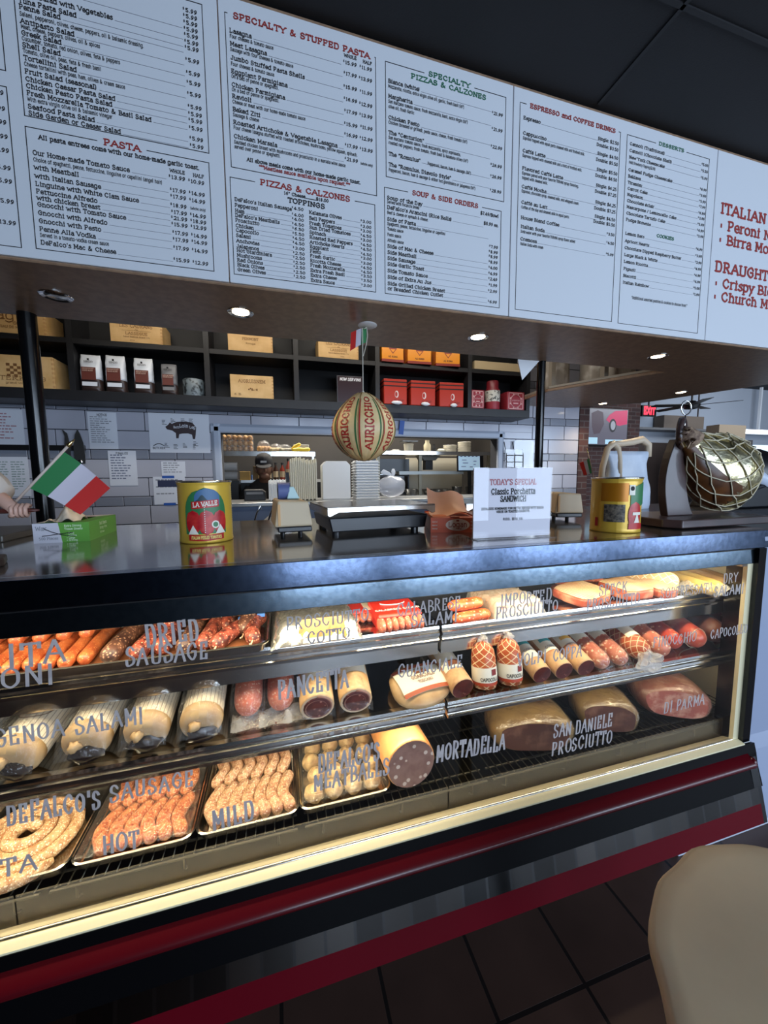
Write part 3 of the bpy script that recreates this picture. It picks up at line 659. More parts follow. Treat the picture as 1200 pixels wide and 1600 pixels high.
# ---------------------------------------------------------------- floor, ceiling, walls
def floor_mat():
    m=M('quarry_tile',S(88,62,52),.42); nt=m.node_tree; N=nt.nodes; L=nt.links; b=N['Principled BSDF']
    tc=N.new('ShaderNodeTexCoord'); mp=N.new('ShaderNodeMapping'); mp.inputs['Location'].default_value=(-.2622,-.21,0); L.new(tc.outputs['Object'],mp.inputs[0])
    br=N.new('ShaderNodeTexBrick'); br.offset=0; br.inputs['Scale'].default_value=1; br.inputs['Brick Width'].default_value=.305; br.inputs['Row Height'].default_value=.305
    br.inputs['Mortar Size'].default_value=.006; br.inputs['Color1'].default_value=S(92,66,56); br.inputs['Color2'].default_value=S(78,56,48); br.inputs['Mortar'].default_value=S(34,26,24)
    L.new(mp.outputs[0],br.inputs[0]); ns=N.new('ShaderNodeTexNoise'); ns.inputs['Scale'].default_value=5; L.new(tc.outputs['Object'],ns.inputs[0])
    mx=N.new('ShaderNodeMix'); mx.data_type='RGBA'; mx.blend_type='MULTIPLY'; mx.inputs[0].default_value=.5; L.new(br.outputs[0],mx.inputs[6]); L.new(ns.outputs[0],mx.inputs[7]); L.new(mx.outputs[2],b.inputs['Base Color'])
    bp=N.new('ShaderNodeBump'); bp.inputs['Strength'].default_value=.4; bp.inputs['Distance'].default_value=.004; bp.invert=True; L.new(br.outputs['Fac'],bp.inputs['Height']); L.new(bp.outputs[0],b.inputs['Normal'])
    return m
struct(MB().box(-4,12,-6,6.4,-.1,0).build('floor',floor_mat()))
m=M('ceiling_black',S(18,18,21),.7,noise=(2,S(24,24,28),.3,.7),bump=(150,.15))
mb=MB().box(-4,12,-6,6.4,3.31,3.4); 
struct(mb.build('ceiling',m))
mb=MB()
for y in (-.6,.0,.6,1.2): mb.box(-4,9,y-.008,y+.008,3.303,3.311)
for x in (-1.5,0,1.5,3.0,4.5): mb.box(x-.008,x+.008,-3,1.58,3.303,3.311)
struct(mb.build('trim_1',M('ceiling_grid',S(21,21,24),.6)))
# back wall: dark grout body with real wall tiles, opening to the kitchen
YW=3.5; WX0,WX1,WZ1=-.455,2.21,1.962
grout=M('dark_grout',S(52,54,60),.8)
mb=MB().box(-4,WX0,YW,YW+.12,0,3.31).box(WX1,3.235,YW,YW+.12,0,3.31).box(WX0,WX1,YW,YW+.12,WZ1,3.31).box(WX0,WX1,YW,YW+.12,0,1.30)
struct(mb.build('wall_back',grout))
mb=MB(); g=.003; r=0; z=1.435-.377
while z<2.62:
    for hgt,wd in ((.1505,.406),(.1505,.406),(.076,.203)):
        off=(-.817 if r%2==0 else -.614) if wd>.3 else -.80
        x=off-9*wd
        while x<3.235:
            a,b=max(x+g,-3.2),min(x+wd-g,3.232); zz0,zz1=z+g,z+hgt-g
            x+=wd
            if b-a<.02: continue
            rects=[(a,b,zz0,zz1)]
            if zz1>1.28 and zz0<WZ1+.07 and b>WX0-.075 and a<WX1+.075:
                rects=[]
                if zz1>WZ1+.085: rects.append((a,b,max(zz0,WZ1+.072),zz1))
                if zz0<WZ1+.07:
                    zz1=min(zz1,WZ1+.072)
                    if a<WX0-.085: rects.append((a,min(b,WX0-.075),zz0,zz1))
                    if b>WX1+.085: rects.append((max(a,WX1+.075),b,zz0,zz1))
            for q in rects:
                if q[1]-q[0]>.01 and q[3]-q[2]>.01: mb.box(q[0],q[1],YW-.009,YW+.002,q[2],q[3],0 if wd>.3 else 1)
        z+=hgt; r+=1
struct(mb.build('trim_2',[M('white_wall_tile',S(190,190,200),.14,noise=(1.6,S(176,176,188),.3,.7)),M('grey_wall_tile',S(138,142,154),.16)],bevel=.0025,seg=1))
# window frame of the pass-through
frm=M('painted_frame',S(176,184,200),.4)
mb=MB()
prof=[(0,0),(0,-.022),(.012,-.03),(.05,-.03),(.062,-.022),(.075,-.012),(.075,0)]
for x,s in ((WX0,-1),(WX1,1)):
    mb.prism([(x+s*a,YW+b) for a,b in prof],1.30,WZ1+.0745,'z')
mb.prism([(YW+b,WZ1+a) for a,b in prof],WX0-.075,WX1+.075,'x')
struct(mb.build('window_1',frm,bevel=.002,seg=1))
# brick pillar at the end of the tiled wall
m=M('dark_brick',S(78,50,44),.8); nt=m.node_tree; tc=nt.nodes.new('ShaderNodeTexCoord'); mp=nt.nodes.new('ShaderNodeMapping'); mp.inputs['Rotation'].default_value=(PI/2,0,0); br=nt.nodes.new('ShaderNodeTexBrick')
nt.links.new(tc.outputs['Object'],mp.inputs[0]); nt.links.new(mp.outputs[0],br.inputs[0]); br.inputs['Scale'].default_value=1; br.inputs['Brick Width'].default_value=.2; br.inputs['Row Height'].default_value=.068; br.inputs['Mortar Size'].default_value=.006
br.inputs['Color1'].default_value=S(84,52,46); br.inputs['Color2'].default_value=S(62,40,38); br.inputs['Mortar'].default_value=S(96,84,80); nt.links.new(br.outputs[0],nt.nodes['Principled BSDF'].inputs['Base Color'])
brick=m
struct(MB().box(3.24,3.37,3.49,3.62,0,3.31).build('pillar_brick',brick))
struct(MB().box(4.15,6.1,5.2,5.5,0,3.31).build('wall_brick',brick))
# far dining-room wall; a glowing pane imitates a window reflection there
mb=MB().box(6.1,12,5.6,5.7,2.18,3.31).box(6.1,8.5,5.6,5.7,0,2.18,1).box(8.5,12,5.6,5.7,0,1.45,1).box(11,12,5.6,5.7,1.45,2.18,1)
mb.box(8.0,8.02,5.585,5.6,2.18,3.31,1)
struct(mb.build('wall_far',[M('grey_plaster',S(168,174,184),.7),M('brown_panel',S(60,46,40),.5)]))
struct(MB().box(8.5,11,5.66,5.69,1.45,2.18).build('window_reflection',M('reflection_glow_pane',(.62,.80,1,1),.5,emit=1.5)))
struct(MB().box(3.56,4.15,5.2,5.3,0,3.31).build('wall_dining',M('brown_panel',S(60,46,40),.5)))
# kitchen shell
kw=M('kitchen_wall',S(58,54,50),.5,noise=(1.2,S(44,42,40),.3,.7))
struct(MB().box(-3,3.3,5.9,6.0,0,3.31).build('wall_kitchen_back',kw))
struct(MB().box(-1.6,-1.5,3.62,5.9,0,3.31).build('wall_kitchen_left',kw))
struct(MB().box(3.3,3.4,3.72,5.9,0,3.31).build('wall_kitchen_right',kw))
# soffit under the menu boards, widening to the right
brown=M('soffit_brown',S(150,122,98),.36,noise=(30,S(134,108,88),.4,.6))
mb=MB(); poly=[(-3.5,1.60),(5.2,1.60),(5.0,2.0),(3.92,2.14),(3.62,3.08),(2.86,3.66),(2.34,3.46),(2.30,2.86),(2.70,2.12),(-3.5,2.115)]
mb.prism(poly,2.31,2.335,'z'); mb.box(-3.5,5.2,1.60,1.66,2.335,3.305); 
struct(mb.build('ceiling_soffit',brown,bevel=.004,seg=1))
# floor strip beside the case
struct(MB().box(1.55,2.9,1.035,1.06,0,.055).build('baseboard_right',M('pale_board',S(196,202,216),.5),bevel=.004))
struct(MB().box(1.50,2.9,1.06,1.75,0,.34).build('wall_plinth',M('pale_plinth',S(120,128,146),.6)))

dw=M('dark_shop_wall',S(40,38,40),.7)
struct(MB().box(-4,12,-4.9,-4.75,0,3.31).build('wall_front',dw)); struct(MB().box(-4.1,-4,-4.9,6.4,0,3.31).build('wall_left',dw))
# ---------------------------------------------------------------- menu boards
board=M('menu_board_face',S(214,218,224),.33)
YB=1.59
PAN={1:(-1.40,-.152,'menu board of salads and pasta entrees hanging above the counter'),2:(-.148,1.050,'menu board of stuffed pasta, pizzas, toppings and soups above the counter'),
     3:(1.054,2.288,'menu board of espresso drinks, desserts and cookies above the counter'),4:(2.292,3.53,'menu board of Italian and draught beers in large red lettering')}
XSK={1:.0128,2:.0133,3:.0148,4:.0133}
for p,(xa,xb,lab) in PAN.items():
    t=thing('menu_board',lab,'menu board',((xa+xb)/2,YB,2.318),0,'menu boards in a row above the counter'); cx=(xa+xb)/2; H=.965
    MB().box(xa-cx,xb-cx,0,.012,0,H).build('board',board,t,bevel=.0015,seg=1)
    fr=MB(); w=.0022; y0,y1=-.0012,.0002
    for (pn,x0,x1,z0,z1,gap) in MENU_BOXES:
        if pn!=p: continue
        a,b,c,d=x0-cx,x1-cx,z0-2.318,z1-2.318; d=min(d,H-.004); a=max(a,xa-cx+.003)
        fr.box(a,b,y0,y1,c,c+w); fr.box(a,a+w,y0,y1,c,d); fr.box(b-w,b,y0,y1,c,d)
        if gap: fr.box(a,gap[0]-cx,y0,y1,d-w,d); fr.box(gap[1]-cx,b,y0,y1,d-w,d)
        else: fr.box(a,b,y0,y1,d-w,d)
    if fr.f: fr.build('frame_line',ink,t)
    tx={'k':MB(),'r':MB(),'g':MB()}
    pri=[e for e in MENU_TEXT if e[0]==p and e[5]=='p']
    for (pn,s,x,z,h,st,c,al,wd) in MENU_TEXT:
        if pn!=p: continue
        T=plane_T(x-cx,-.0016,z-2.318); b=tx[c]
        if z+h>2.318+H-.004: continue
        if st=='i':
            w_=b.text(s,T,h,xs=(XSK[p] if h>.012 else .0114)/h,wt=1.45,slab=True)
            near=[e for e in pri if e[2]>x+.2 and abs(e[3]-z)<.05]
            if near:
                e=min(near,key=lambda e:e[2]); xe=e[2]-cx-text_width(e[1],e[4],.8)-.01; xb_=x-cx+w_+.006
                if xe>xb_: tx['k'].box(xb_,xe,-.0014,0,z-2.318,z-2.318+.0007,1)
        elif st=='d': b.text(s,T,h,xs=.0072/h,wt=1.0)
        elif st=='p':
            xs_=1.02 if p==3 else .0113/h
            if s[0]=='$' and s[-1].isdigit():
                wp=b.text(s[1:],T,h*.88,xs=.0122/(h*.88) if p!=3 else 1.1,wt=1.6,slab=True,align='R')
                b.text('$',plane_T(x-cx-wp-.004,-.0016,z-2.318+h*.42),h*.5,align='R',xs=.8,wt=1.6); continue
            b.text(s,T,h*.72 if '(' in s else h if not s[0].isalpha() or p==3 else h*.85,xs=xs_ if '(' not in s else .62,wt=1.0 if '(' in s else 1.4,slab='(' not in s,align='R')
        elif st=='t': b.text(s,T,h,width=wd,wt=1.75*min(1,max(.6,wd/text_width(s,h))),slab=True)
        elif st=='f': b.text(s,T,h,width=wd,wt=1.6,slab=True)
        elif st=='f2': b.text(s,T,h,width=wd,wt=1.0)
        elif st=='b': b.text(s,T,h,xs=1.2,wt=1.7,slab=True)
    for c,nm,mt in (('k','printed_text',ink),('r','red_heading',redink),('g','green_heading',greenink)):
        if tx[c].f: tx[c].build(nm,[mt,inkg],t)
# ---------------------------------------------------------------- downlights and plates in the soffit
glow=M('lamp_glow',(1,.86,.62,1),.4,emit=16)
for (x,y,on,lab) in ((-.133,1.838,1,'lit round downlight in the soffit left of the hanging cheese'),(1.04,1.845,1,'lit round downlight in the soffit above the orange tins'),(2.291,1.857,1,'lit round downlight in the soffit under the beer menu board'),
      (3.50,2.60,1,'lit downlight in the wide end of the soffit over the hanging ham'),(3.25,3.20,1,'small lit downlight in the soffit above the television'),(-.823,1.86,0,'unlit round metal plate in the soffit near the black post')):
    t=thing('downlight',lab,'downlight',(x,y,2.31),0,'downlights in the soffit')
    MB().lathe([(.036,0),(.052,-.004),(.055,-.002),(.055,.002)],24).build('trim_ring',chrome if not on else polish,t,smooth=True)
    if on:
        MB().lathe([(.0,-.001),(.036,-.001)],20).build('lens',glow,t)
        d=bpy.data.lights.new('spot','SPOT'); d.energy=15; d.color=(1,.78,.5); d.spot_size=2.2; d.spot_blend=.8; d.shadow_soft_size=.035
        o=bpy.data.objects.new('spot',d); COL.objects.link(o); o.parent=t; o.location=(0,0,-.02)
    else: MB().lathe([(0,-.003),(.036,-.003),(.04,0)],20).build('cover',polish,t,smooth=True)
t=tag(MB().lathe([(0,-.006),(.04,-.006),(.046,-.002),(.046,0)],24).build('hook_plate',white,None,smooth=True,loc=(.44,1.836,2.31)),'round white plate on the soffit that holds the cheese cord','plate')
# ---------------------------------------------------------------- posts
for (x,y,r,lab) in ((-1.04,2.09,.034,'thick black post behind the little flag'),(1.66,2.13,.026,'thin black post behind the special sign')):
    tag(MB().lathe([(r,0),(r,2.31)],28).build('post',blackgloss,None,smooth=True,loc=(x,y,0)),lab,'post','black posts under the soffit')
# ---------------------------------------------------------------- deli display case
XL,XR=-1.75,1.645
ct=M('counter_steel',(.50,.47,.45,1),.11,.9,noise=(60,(.42,.40,.39,1),.3,.7))
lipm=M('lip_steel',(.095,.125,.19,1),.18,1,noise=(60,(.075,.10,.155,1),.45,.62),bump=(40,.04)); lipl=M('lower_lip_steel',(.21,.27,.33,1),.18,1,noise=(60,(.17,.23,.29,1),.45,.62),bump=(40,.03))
darkint=M('dark_interior',S(40,36,32),.4)
cream=M('cream_trim',S(238,228,190),.45); kick=M('dark_red_panel',S(92,5,20),.35,spec=.12); bump_=M('red_bumper',S(78,6,16),.25)
shelfm=M('shelf_dark_steel',(.30,.28,.25,1),.12,1)
case=thing('deli_case','long glass-fronted deli case full of cured meats under the counter','display case',(0,.9,0))
def P(mb): mb.T=Matrix.Translation((0,-.9,0)); return mb
CT=1.387
c=P(MB()).box(XL,1.70,.93,1.83,CT-.03,CT).build('counter_top',ct,case,bevel=.004)
# stainless front lip: two bands, both leaning back at the top
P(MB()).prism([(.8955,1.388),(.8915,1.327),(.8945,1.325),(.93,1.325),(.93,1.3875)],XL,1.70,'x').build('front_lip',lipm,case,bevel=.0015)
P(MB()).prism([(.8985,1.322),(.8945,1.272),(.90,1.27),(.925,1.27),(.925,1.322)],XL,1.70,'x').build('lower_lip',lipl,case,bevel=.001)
P(MB()).box(XL,1.70,.8975,.93,1.3215,1.3255).build('shadow_gap',black,case)
glass=clear('case_glass',refl=1.35)
P(MB()).box(XL,1.60,.894,.898,.618,1.272).build('front_glass',glass,case)
# base
P(MB()).prism([(.876,.609),(.898,.613),(.898,.60),(.874,.60)],XL,1.60,'x').build('cream_trim',cream,case)
P(MB()).prism([(.873,.606),(.865,.575),(.858,.535),(.838,.466),(.95,.466),(.95,.575),(.902,.595)],XL,XR,'x').build('base_front',M('base_black',S(7,7,9),.35,spec=.1),case)
rp=[(.866,.579)]+[(.862-.024*math.sin(PI*k/8)-.008*k/8,.577-.044*k/8) for k in range(1,8)]+[(.857,.533)]
P(MB()).prism(rp,XL,1.60,'x').build('bumper_rail',bump_,case,smooth=True)
P(MB()).ell((1.60,.852,.555),(.012,.017,.021)).build('bumper_end',bump_,case,smooth='all')
m=M('mirror_strip',(.40,.38,.36,1),.16,1); nt=m.node_tree; tc=nt.nodes.new('ShaderNodeTexCoord'); bk=nt.nodes.new('ShaderNodeTexBrick'); nt.links.new(tc.outputs['Object'],bk.inputs[0])
bk.inputs['Scale'].default_value=1; bk.inputs['Brick Width'].default_value=.075; bk.inputs['Row Height'].default_value=5; bk.inputs['Mortar Size'].default_value=.004; bk.inputs['Color1'].default_value=(.17,.16,.15,1); bk.inputs['Color2'].default_value=(.06,.06,.06,1); bk.inputs['Mortar'].default_value=(.12,.12,.12,1); nt.links.new(bk.outputs[0],nt.nodes['Principled BSDF'].inputs['Base Color'])  # alternating grey blocks paint mosaic-like reflections into the steel's colour
P(MB()).prism([(.838,.466),(.826,.414),(.95,.414),(.95,.466)],XL,1.62,'x').build('mirror_strip',m,case)
P(MB()).prism([(.826,.414),(.812,.35),(.95,.35),(.95,.414)],XL,1.62,'x').build('kick_panel',kick,case)
P(MB()).box(XL,1.50,1.06,1.78,0,.36).build('plinth',black,case)
# cabinet body around the display well
b=P(MB()); b.box(XL,1.84,1.56,1.82,.36,CT-.03); b.box(XL,1.84,.95,1.56,.36,.575); b.box(XL,XL+.03,.93,1.56,.575,CT-.03); b.box(1.80,1.84,.93,1.56,.575,CT-.03)
b.box(XL,1.70,.93,1.82,CT-.05,CT-.031); b.build('cabinet_body',darkint,case)
P(MB()).box(1.79,1.799,.94,1.55,.58,1.33).build('end_liner',M('cream_liner',S(222,212,188),.35),case)
P(MB()).box(1.575,1.602,.899,.912,.60,1.275).build('glass_post',cream,case)
P(MB()).prism([(.884,1.327),(.884,.606),(.866,.575),(.838,.466),(.812,.35),(.98,.35),(.98,1.327)],1.602,1.638,'x').build('end_frame',blackgloss,case)
P(MB()).prism([(.893,1.365),(.893,.62),(.876,.575),(.848,.466),(.822,.35),(1.0,.35),(1.0,1.365)],1.639,1.86,'x').build('end_cover',M('pale_blue_panel',S(150,160,184),.4),case,bevel=.003)
P(MB()).box(1.55,1.60,.90,.93,1.262,1.27).build('light_channel',polish,case)
# shelves with ribbed price rails
def rail(y,z,h,strip):
    p=[(y,z),(y-.012,z-.002),(y-.014,z-.010),(y-.010,z-.013),(y-.010,z-.018),(y-.016,z-.022),(y-.017,z-.030),(y-.011,z-.034),(y-.011,z-.040),(y-.016,z-.044),(y-.015,z-h)]
    if strip: p+=[(y-.004,z-h-.002),(y-.004,z-h-strip),(y+.03,z-h-strip)]
    return p+[(y+.03,z-h+.006),(y+.03,z)]
ZT,ZM,ZD=1.133,.914,.645
for xa,xb in ((XL+.03,.455),(.465,1.79)):
    s=P(MB()).box(xa,xb,1.014,1.50,ZT-.008,ZT).build('shelf',shelfm,case); P(MB()).prism(rail(1.026,ZT+.003,.052,.042),xa,xb,'x').build('price_rail',polish,s)
    s=P(MB()).prism([(.972,ZM-.008),(1.50,ZM-.008+.528*math.tan(.25)),(1.50,ZM+.528*math.tan(.25)),(.972,ZM)],xa,xb,'x').build('shelf',shelfm,case); P(MB()).prism(rail(.982,ZM+.003,.052,0),xa,xb,'x').build('price_rail',polish,s)
P(MB()).box(XL+.03,1.79,.94,1.55,.575,.585).build('deck_pan',M('deck_black',S(26,24,22),.3),case)
rk=M('wire_rack_coat',S(74,70,60),.35,.6)
for k in range(6):
    x0=-1.7+k*.58; w=MB(); P(w)
    for y in (.965,1.01,1.1,1.2,1.3,1.4): w.sweep([(x0,y,.634),(x0+.56,y,.634)],.0035,6)
    for i in range(23): x=x0+.01+i*.0245; w.sweep([(x,.965,.640),(x,1.40,.640)],.0018,5)
    for i in (0,1,2): x=x0+.05+i*.23; w.sweep([(x,.967,.634),(x,.967,.60),(x+.0,.985,.586)],.003,5)
    w.build('wire_rack',rk,case)
fence=clear('acrylic_fence',refl=1.35,haze=.07,hazecol=(.85,.72,.5,1))
for xa,xb in ((XL+.05,-.60),(-.595,.458),(.463,1.60)): P(MB()).box(xa,xb,.949,.952,.588,.660).build('clear_fence',fence,case)
m=M('vent_grille',(.45,.42,.34,1),.45); nt=m.node_tree; tc=nt.nodes.new('ShaderNodeTexCoord'); bk=nt.nodes.new('ShaderNodeTexBrick'); nt.links.new(tc.outputs['Object'],bk.inputs[0]); bk.offset=.5
bk.inputs['Scale'].default_value=1; bk.inputs['Brick Width'].default_value=.03; bk.inputs['Row Height'].default_value=.008; bk.inputs['Mortar Size'].default_value=.0045; bk.inputs['Color1'].default_value=(.02,.02,.02,1); bk.inputs['Color2'].default_value=(.03,.03,.03,1); bk.inputs['Mortar'].default_value=(.50,.44,.30,1); nt.links.new(bk.outputs[0],nt.nodes['Principled BSDF'].inputs['Base Color'])
P(MB()).quad((XL,.905,.607),(1.60,.905,.607),(1.60,.947,.590),(XL,.947,.590)).build('air_grille',m,case)
P(MB()).sweep([(XL,.9035,.612),(1.60,.9035,.612)],.0045,10).build('edge_rod',polish,case,smooth=True)
# strip lights under the canopy and the shelves; the last is an added fill
area('case_light',(-.05,.955-.9,1.262),(-.05,1.20-.9,1.0),3.3,.03,12.5,WARM,case)
area('case_light',(-.64,1.035-.9,1.066),(-.64,1.16-.9,.9),2.15,.02,9.5,WARM,case)
area('case_light',(1.12,1.035-.9,1.066),(1.12,1.16-.9,.9),1.3,.02,5.5,WARM,case)
area('case_light',(-.64,.995-.9,.862),(-.64,1.10-.9,.65),2.15,.02,7.5,WARM,case)
area('case_light',(1.12,.995-.9,.862),(1.12,1.10-.9,.65),1.3,.02,.8,WARM,case)  # added lamp to brighten the hams; no strip light belongs here
# hand-painted words on the glass
paint=M('grey_sign_paint',S(184,175,172),.5,noise=(40,S(166,158,158),.4,.6))
rnd=random.Random(3)
for (s,x0,z0,x1,z1,h) in GLASS_TEXT:
    l=math.hypot(x1-x0,z1-z0); ux=((x1-x0)/l,0,(z1-z0)/l)
    xs0=l/text_width(s,h,1,2.1); t=P(MB()); t.text(s,plane_T(x0,.8932,z0,ux,(-ux[2],0,ux[0])),h,width=l,wt=1.4 if xs0>.7 else 1.15,slant=.06,con=.35,jit=lambda:rnd.uniform(-1,1),gap=2.1)
    t.build('painted_lettering',paint,case)
# ---------------------------------------------------------------- food in the case
wrap=clear('cling_wrap',refl=1.55,rough=.07,haze=.03,hazecol=(.95,.93,.88,1),bump=(38,1.0))
wrapw=clear('cloudy_wrap',refl=1.5,rough=.18,haze=.30,hazecol=(.92,.9,.86,1),bump=(60,1.0))
labelc=M('cream_label',S(238,230,208),.5); lblred=M('red_label',S(214,44,26),.4); teal=M('teal_print',S(60,160,160),.5); brownp=M('brown_print',S(110,62,36),.6); gold=M('yellow_print',S(236,176,48),.5)
casing=M('white_paper_casing',S(236,220,190),.5,stripes=(30,.14,S(150,132,112)),bump=(30,.1)); beigec=M('beige_casing',S(206,172,124),.45,noise=(16,S(180,140,94),.35,.65))
darkend=M('shaded_tie_end',S(38,26,24),.25)
mott=M('pale_salami_meat',S(214,120,92),.45,spots=(120,S(238,196,168),.22),noise=(30,S(190,86,66),.4,.7))
mottd=M('dried_sausage_skin',S(134,62,46),.45,spots=(130,S(206,152,126),.22),noise=(60,S(72,28,24),.45,.58),bump=(90,1.0))
mottdk=M('dark_dried_skin',S(92,58,44),.5,spots=(130,S(160,124,98),.28),noise=(24,S(58,34,28),.42,.62),bump=(70,.6))
pepm=M('orange_pepperoni_skin',S(190,104,56),.38,noise=(40,S(158,74,40),.4,.62),spots=(170,S(218,146,92),.20),bump=(60,.4))
cutface=M('dark_cut_face',S(104,42,36),.4,spots=(60,S(168,110,92),.16),noise=(26,S(70,26,24),.4,.65))
pfat=M('pale_fat',S(226,196,160),.45,noise=(20,S(206,164,124),.4,.7))
meatred=M('cured_red_meat',S(176,84,60),.4,noise=(26,S(206,140,110),.45,.65))
rawm=M('raw_sausage',S(194,152,116),.45,spots=(210,S(228,206,180),.26),noise=(70,S(158,108,80),.44,.6),bump=(140,1.0))
rawhot=M('hot_sausage',S(204,122,72),.45,spots=(200,S(234,182,138),.28),noise=(70,S(164,76,42),.44,.6),bump=(140,1.0))
coilm=M('coil_sausage',S(200,160,116),.45,spots=(210,S(236,214,182),.30),noise=(70,S(168,118,78),.44,.6),bump=(140,1.0))
ballm=M('meatball',S(190,160,112),.6,noise=(34,S(150,116,76),.4,.62),bump=(80,.9))
netor=M('netted_orange_skin',S(190,92,44),.38,noise=(16,S(150,62,30),.35,.7),net=(7,42,.13,S(236,206,158)),bump=(20,.7))
netpl=M('netted_pale_skin',S(226,190,140),.45,net=(7,34,.14,S(246,232,204)),noise=(16,S(206,158,104),.35,.7),bump=(20,.8))
liner=M('brown_tray_paper',S(150,92,58),.6); traym=M('tray_steel',(.60,.58,.54,1),.2,1)
def gp(y0): return Matrix.Translation((0,0,0))
def tray(name,label,x0,x1,y0,y1,z,h=.028,group=None):
    t=thing(name,label,'tray',((x0+x1)/2,(y0+y1)/2,z),0,group); a,b=(x1-x0)/2,(y1-y0)/2; r=.025
    def ring(da,zz):
        o=[]
        for cx,cy,s in ((a-r,b-r,0),(-a+r,b-r,1),(-a+r,-b+r,2),(a-r,-b+r,3)):
            for k in range(5): an=PI/2*s+PI/8*k; o.append((cx+math.cos(an)*(r+da),cy+math.sin(an)*(r+da),zz))
        return o
    R=[ring(-.012,.002),ring(-.010,.0),ring(-.006,.003),ring(-.001,h-.002),ring(.003,h),ring(.007,h-.002),ring(.006,h-.005)]
    mb=MB(); n=20; vs=sum(R,[]); fs=[tuple(range(n))]
    for i in range(len(R)-1): fs+=[(i*n+k,i*n+(k+1)%n,(i+1)*n+(k+1)%n,(i+1)*n+k) for k in range(n)]
    mb.add(vs,fs).build('pan',traym,t,smooth=True); return t
def sheet(name,t,x0,x1,y0,y1,zf,mat,nx=26,ny=26,amp=.004,seed=1):
    rnd=random.Random(seed); mb=MB(); vs=[]
    for j in range(ny+1):
        for i in range(nx+1):
            u,v=i/nx,j/ny; x=x0+(x1-x0)*u; y=y0+(y1-y0)*v; e=min(u,1-u,v,1-v)
            vs.append((x,y,zf(x,y)+(rnd.uniform(-amp,amp) if e>.02 else 0)))
    mb.add(vs,[(j*(nx+1)+i,j*(nx+1)+i+1,(j+1)*(nx+1)+i+1,(j+1)*(nx+1)+i) for j in range(ny) for i in range(nx)]); return mb.build(name,mat,t,smooth='all')
def sausage(name,label,cat,pts,r,mat,loc,rz=0,group=None,taper=.55,tip=True,n=12):
    """one curved link; pts is its centre line"""
    V=[Vector(p) for p in pts]; out=[]
    for i in range(len(V)-1):
        p0,p1,p2,p3=V[max(i-1,0)],V[i],V[i+1],V[min(i+2,len(V)-1)]
        for k in range(4):
            t=k/4; out.append(.5*(2*p1+(p2-p0)*t+(2*p0-5*p1+4*p2-p3)*t*t+(3*p1-p0-3*p2+p3)*t**3))
    out.append(V[-1]); m=len(out); d0=(out[0]-out[1]).normalized(); d1=(out[-1]-out[-2]).normalized()
    P_=[out[0]+d0*r*.95,out[0]+d0*r*.8,out[0]+d0*r*.4]+out+[out[-1]+d1*r*.4,out[-1]+d1*r*.8,out[-1]+d1*r*.95]; Rr=[r*.18,r*.6,r*.92]+[r]*m+[r*.92,r*.6,r*.18]
    o=MB().sweep(P_,Rr,n).build(name,mat,None,smooth='all',loc=loc,rot=rz); return tag(o,label,cat,group)
def log(name,label,cat,loc,yaw,L,r,skin,face=None,front='cut',sleeve=None,txt=None,group=None,pitch=0,sy=1.,extra=None):
    """a cured sausage lying with its front end at loc (bottom of the front) and running back along +y"""
    t=thing(name,label,cat,loc,group=group,rot=(pitch,0,yaw)); T=Matrix.Translation((0,0,r*sy))
    ys=[0,.004,.02,.25*L,.5*L,.75*L,L-.6*r,L-.3*r,L-.08*r,L]; rs=[.955,.99,1,1.01,1.015,1.01,.9,.68,.36,.08]
    if front=='round':
        ys=[0,.06*r,.25*r,.55*r,r,.3*L,.6*L,.8*L,L-.6*r,L-.25*r,L]; rs=[.10,.40,.70,.88,.98,1.0,1.01,1.0,.88,.6,.1]
    if front=='blunt':
        ys=[0,.006,.018,.034,.06,.3*L,.6*L,.8*L,L-.6*r,L-.25*r,L]; rs=[.5,.82,.97,1.0,1.0,1.0,1.01,1.0,.88,.6,.1]
    mb=MB(); mb.T=T; mb.sweep([(0,y,0) for y in ys],[r*k for k in rs],20,flat=(sy,1)); mb.build('body',skin,t,smooth='all')
    if front=='cut' and face:
        mb=MB(); mb.T=T; n=20
        mb.add([(math.sin(2*PI*k/n)*r*.93,-.0008,math.cos(2*PI*k/n)*r*.93*sy) for k in range(n)],[tuple(range(n))]); mb.build('cut_face',face,t)
    if sleeve:
        y0,y1,ang,mat=sleeve; mb=MB(); mb.T=T; n=18; k=5; vs=[]
        for j in range(k+1):
            for i in range(n+1):
                a=-ang+2*ang*i/n; q=r*1.017+.0009; vs.append((math.sin(a)*q,y0+(y1-y0)*j/k,math.cos(a)*q*sy))
        mb.add(vs,[(j*(n+1)+i,j*(n+1)+i+1,(j+1)*(n+1)+i+1,(j+1)*(n+1)+i) for j in range(k) for i in range(n)]); sl=mb.build('label_sleeve',mat,t,smooth='all')
        for (s,yy,h,mt) in (txt or []):
            q=r*1.017+.0018
            def TT(u,v): a=u/q; return (math.sin(a)*q,yy+v,r*sy+math.cos(a)*q*sy)
            mb=MB()
            if s.startswith('#'):
                w=float(s[1:])
                for i in range(10): mb.add([TT(-w+2*w*i/10,0),TT(-w+2*w*(i+1)/10,0),TT(-w+2*w*(i+1)/10,h),TT(-w+2*w*i/10,h)],[(0,1,2,3)])
            else: mb.text(s,TT,h,align='C',xs=.9,wt=1.3)
            mb.build('label_print',mt,sl)
    return t
def bunch(t,name,c,r,mat,seed=0,jit=.28): # crinkled knot of film
    return MB().ell(c,r,16,10,0,jit,seed).build(name,mat,t,smooth=False)

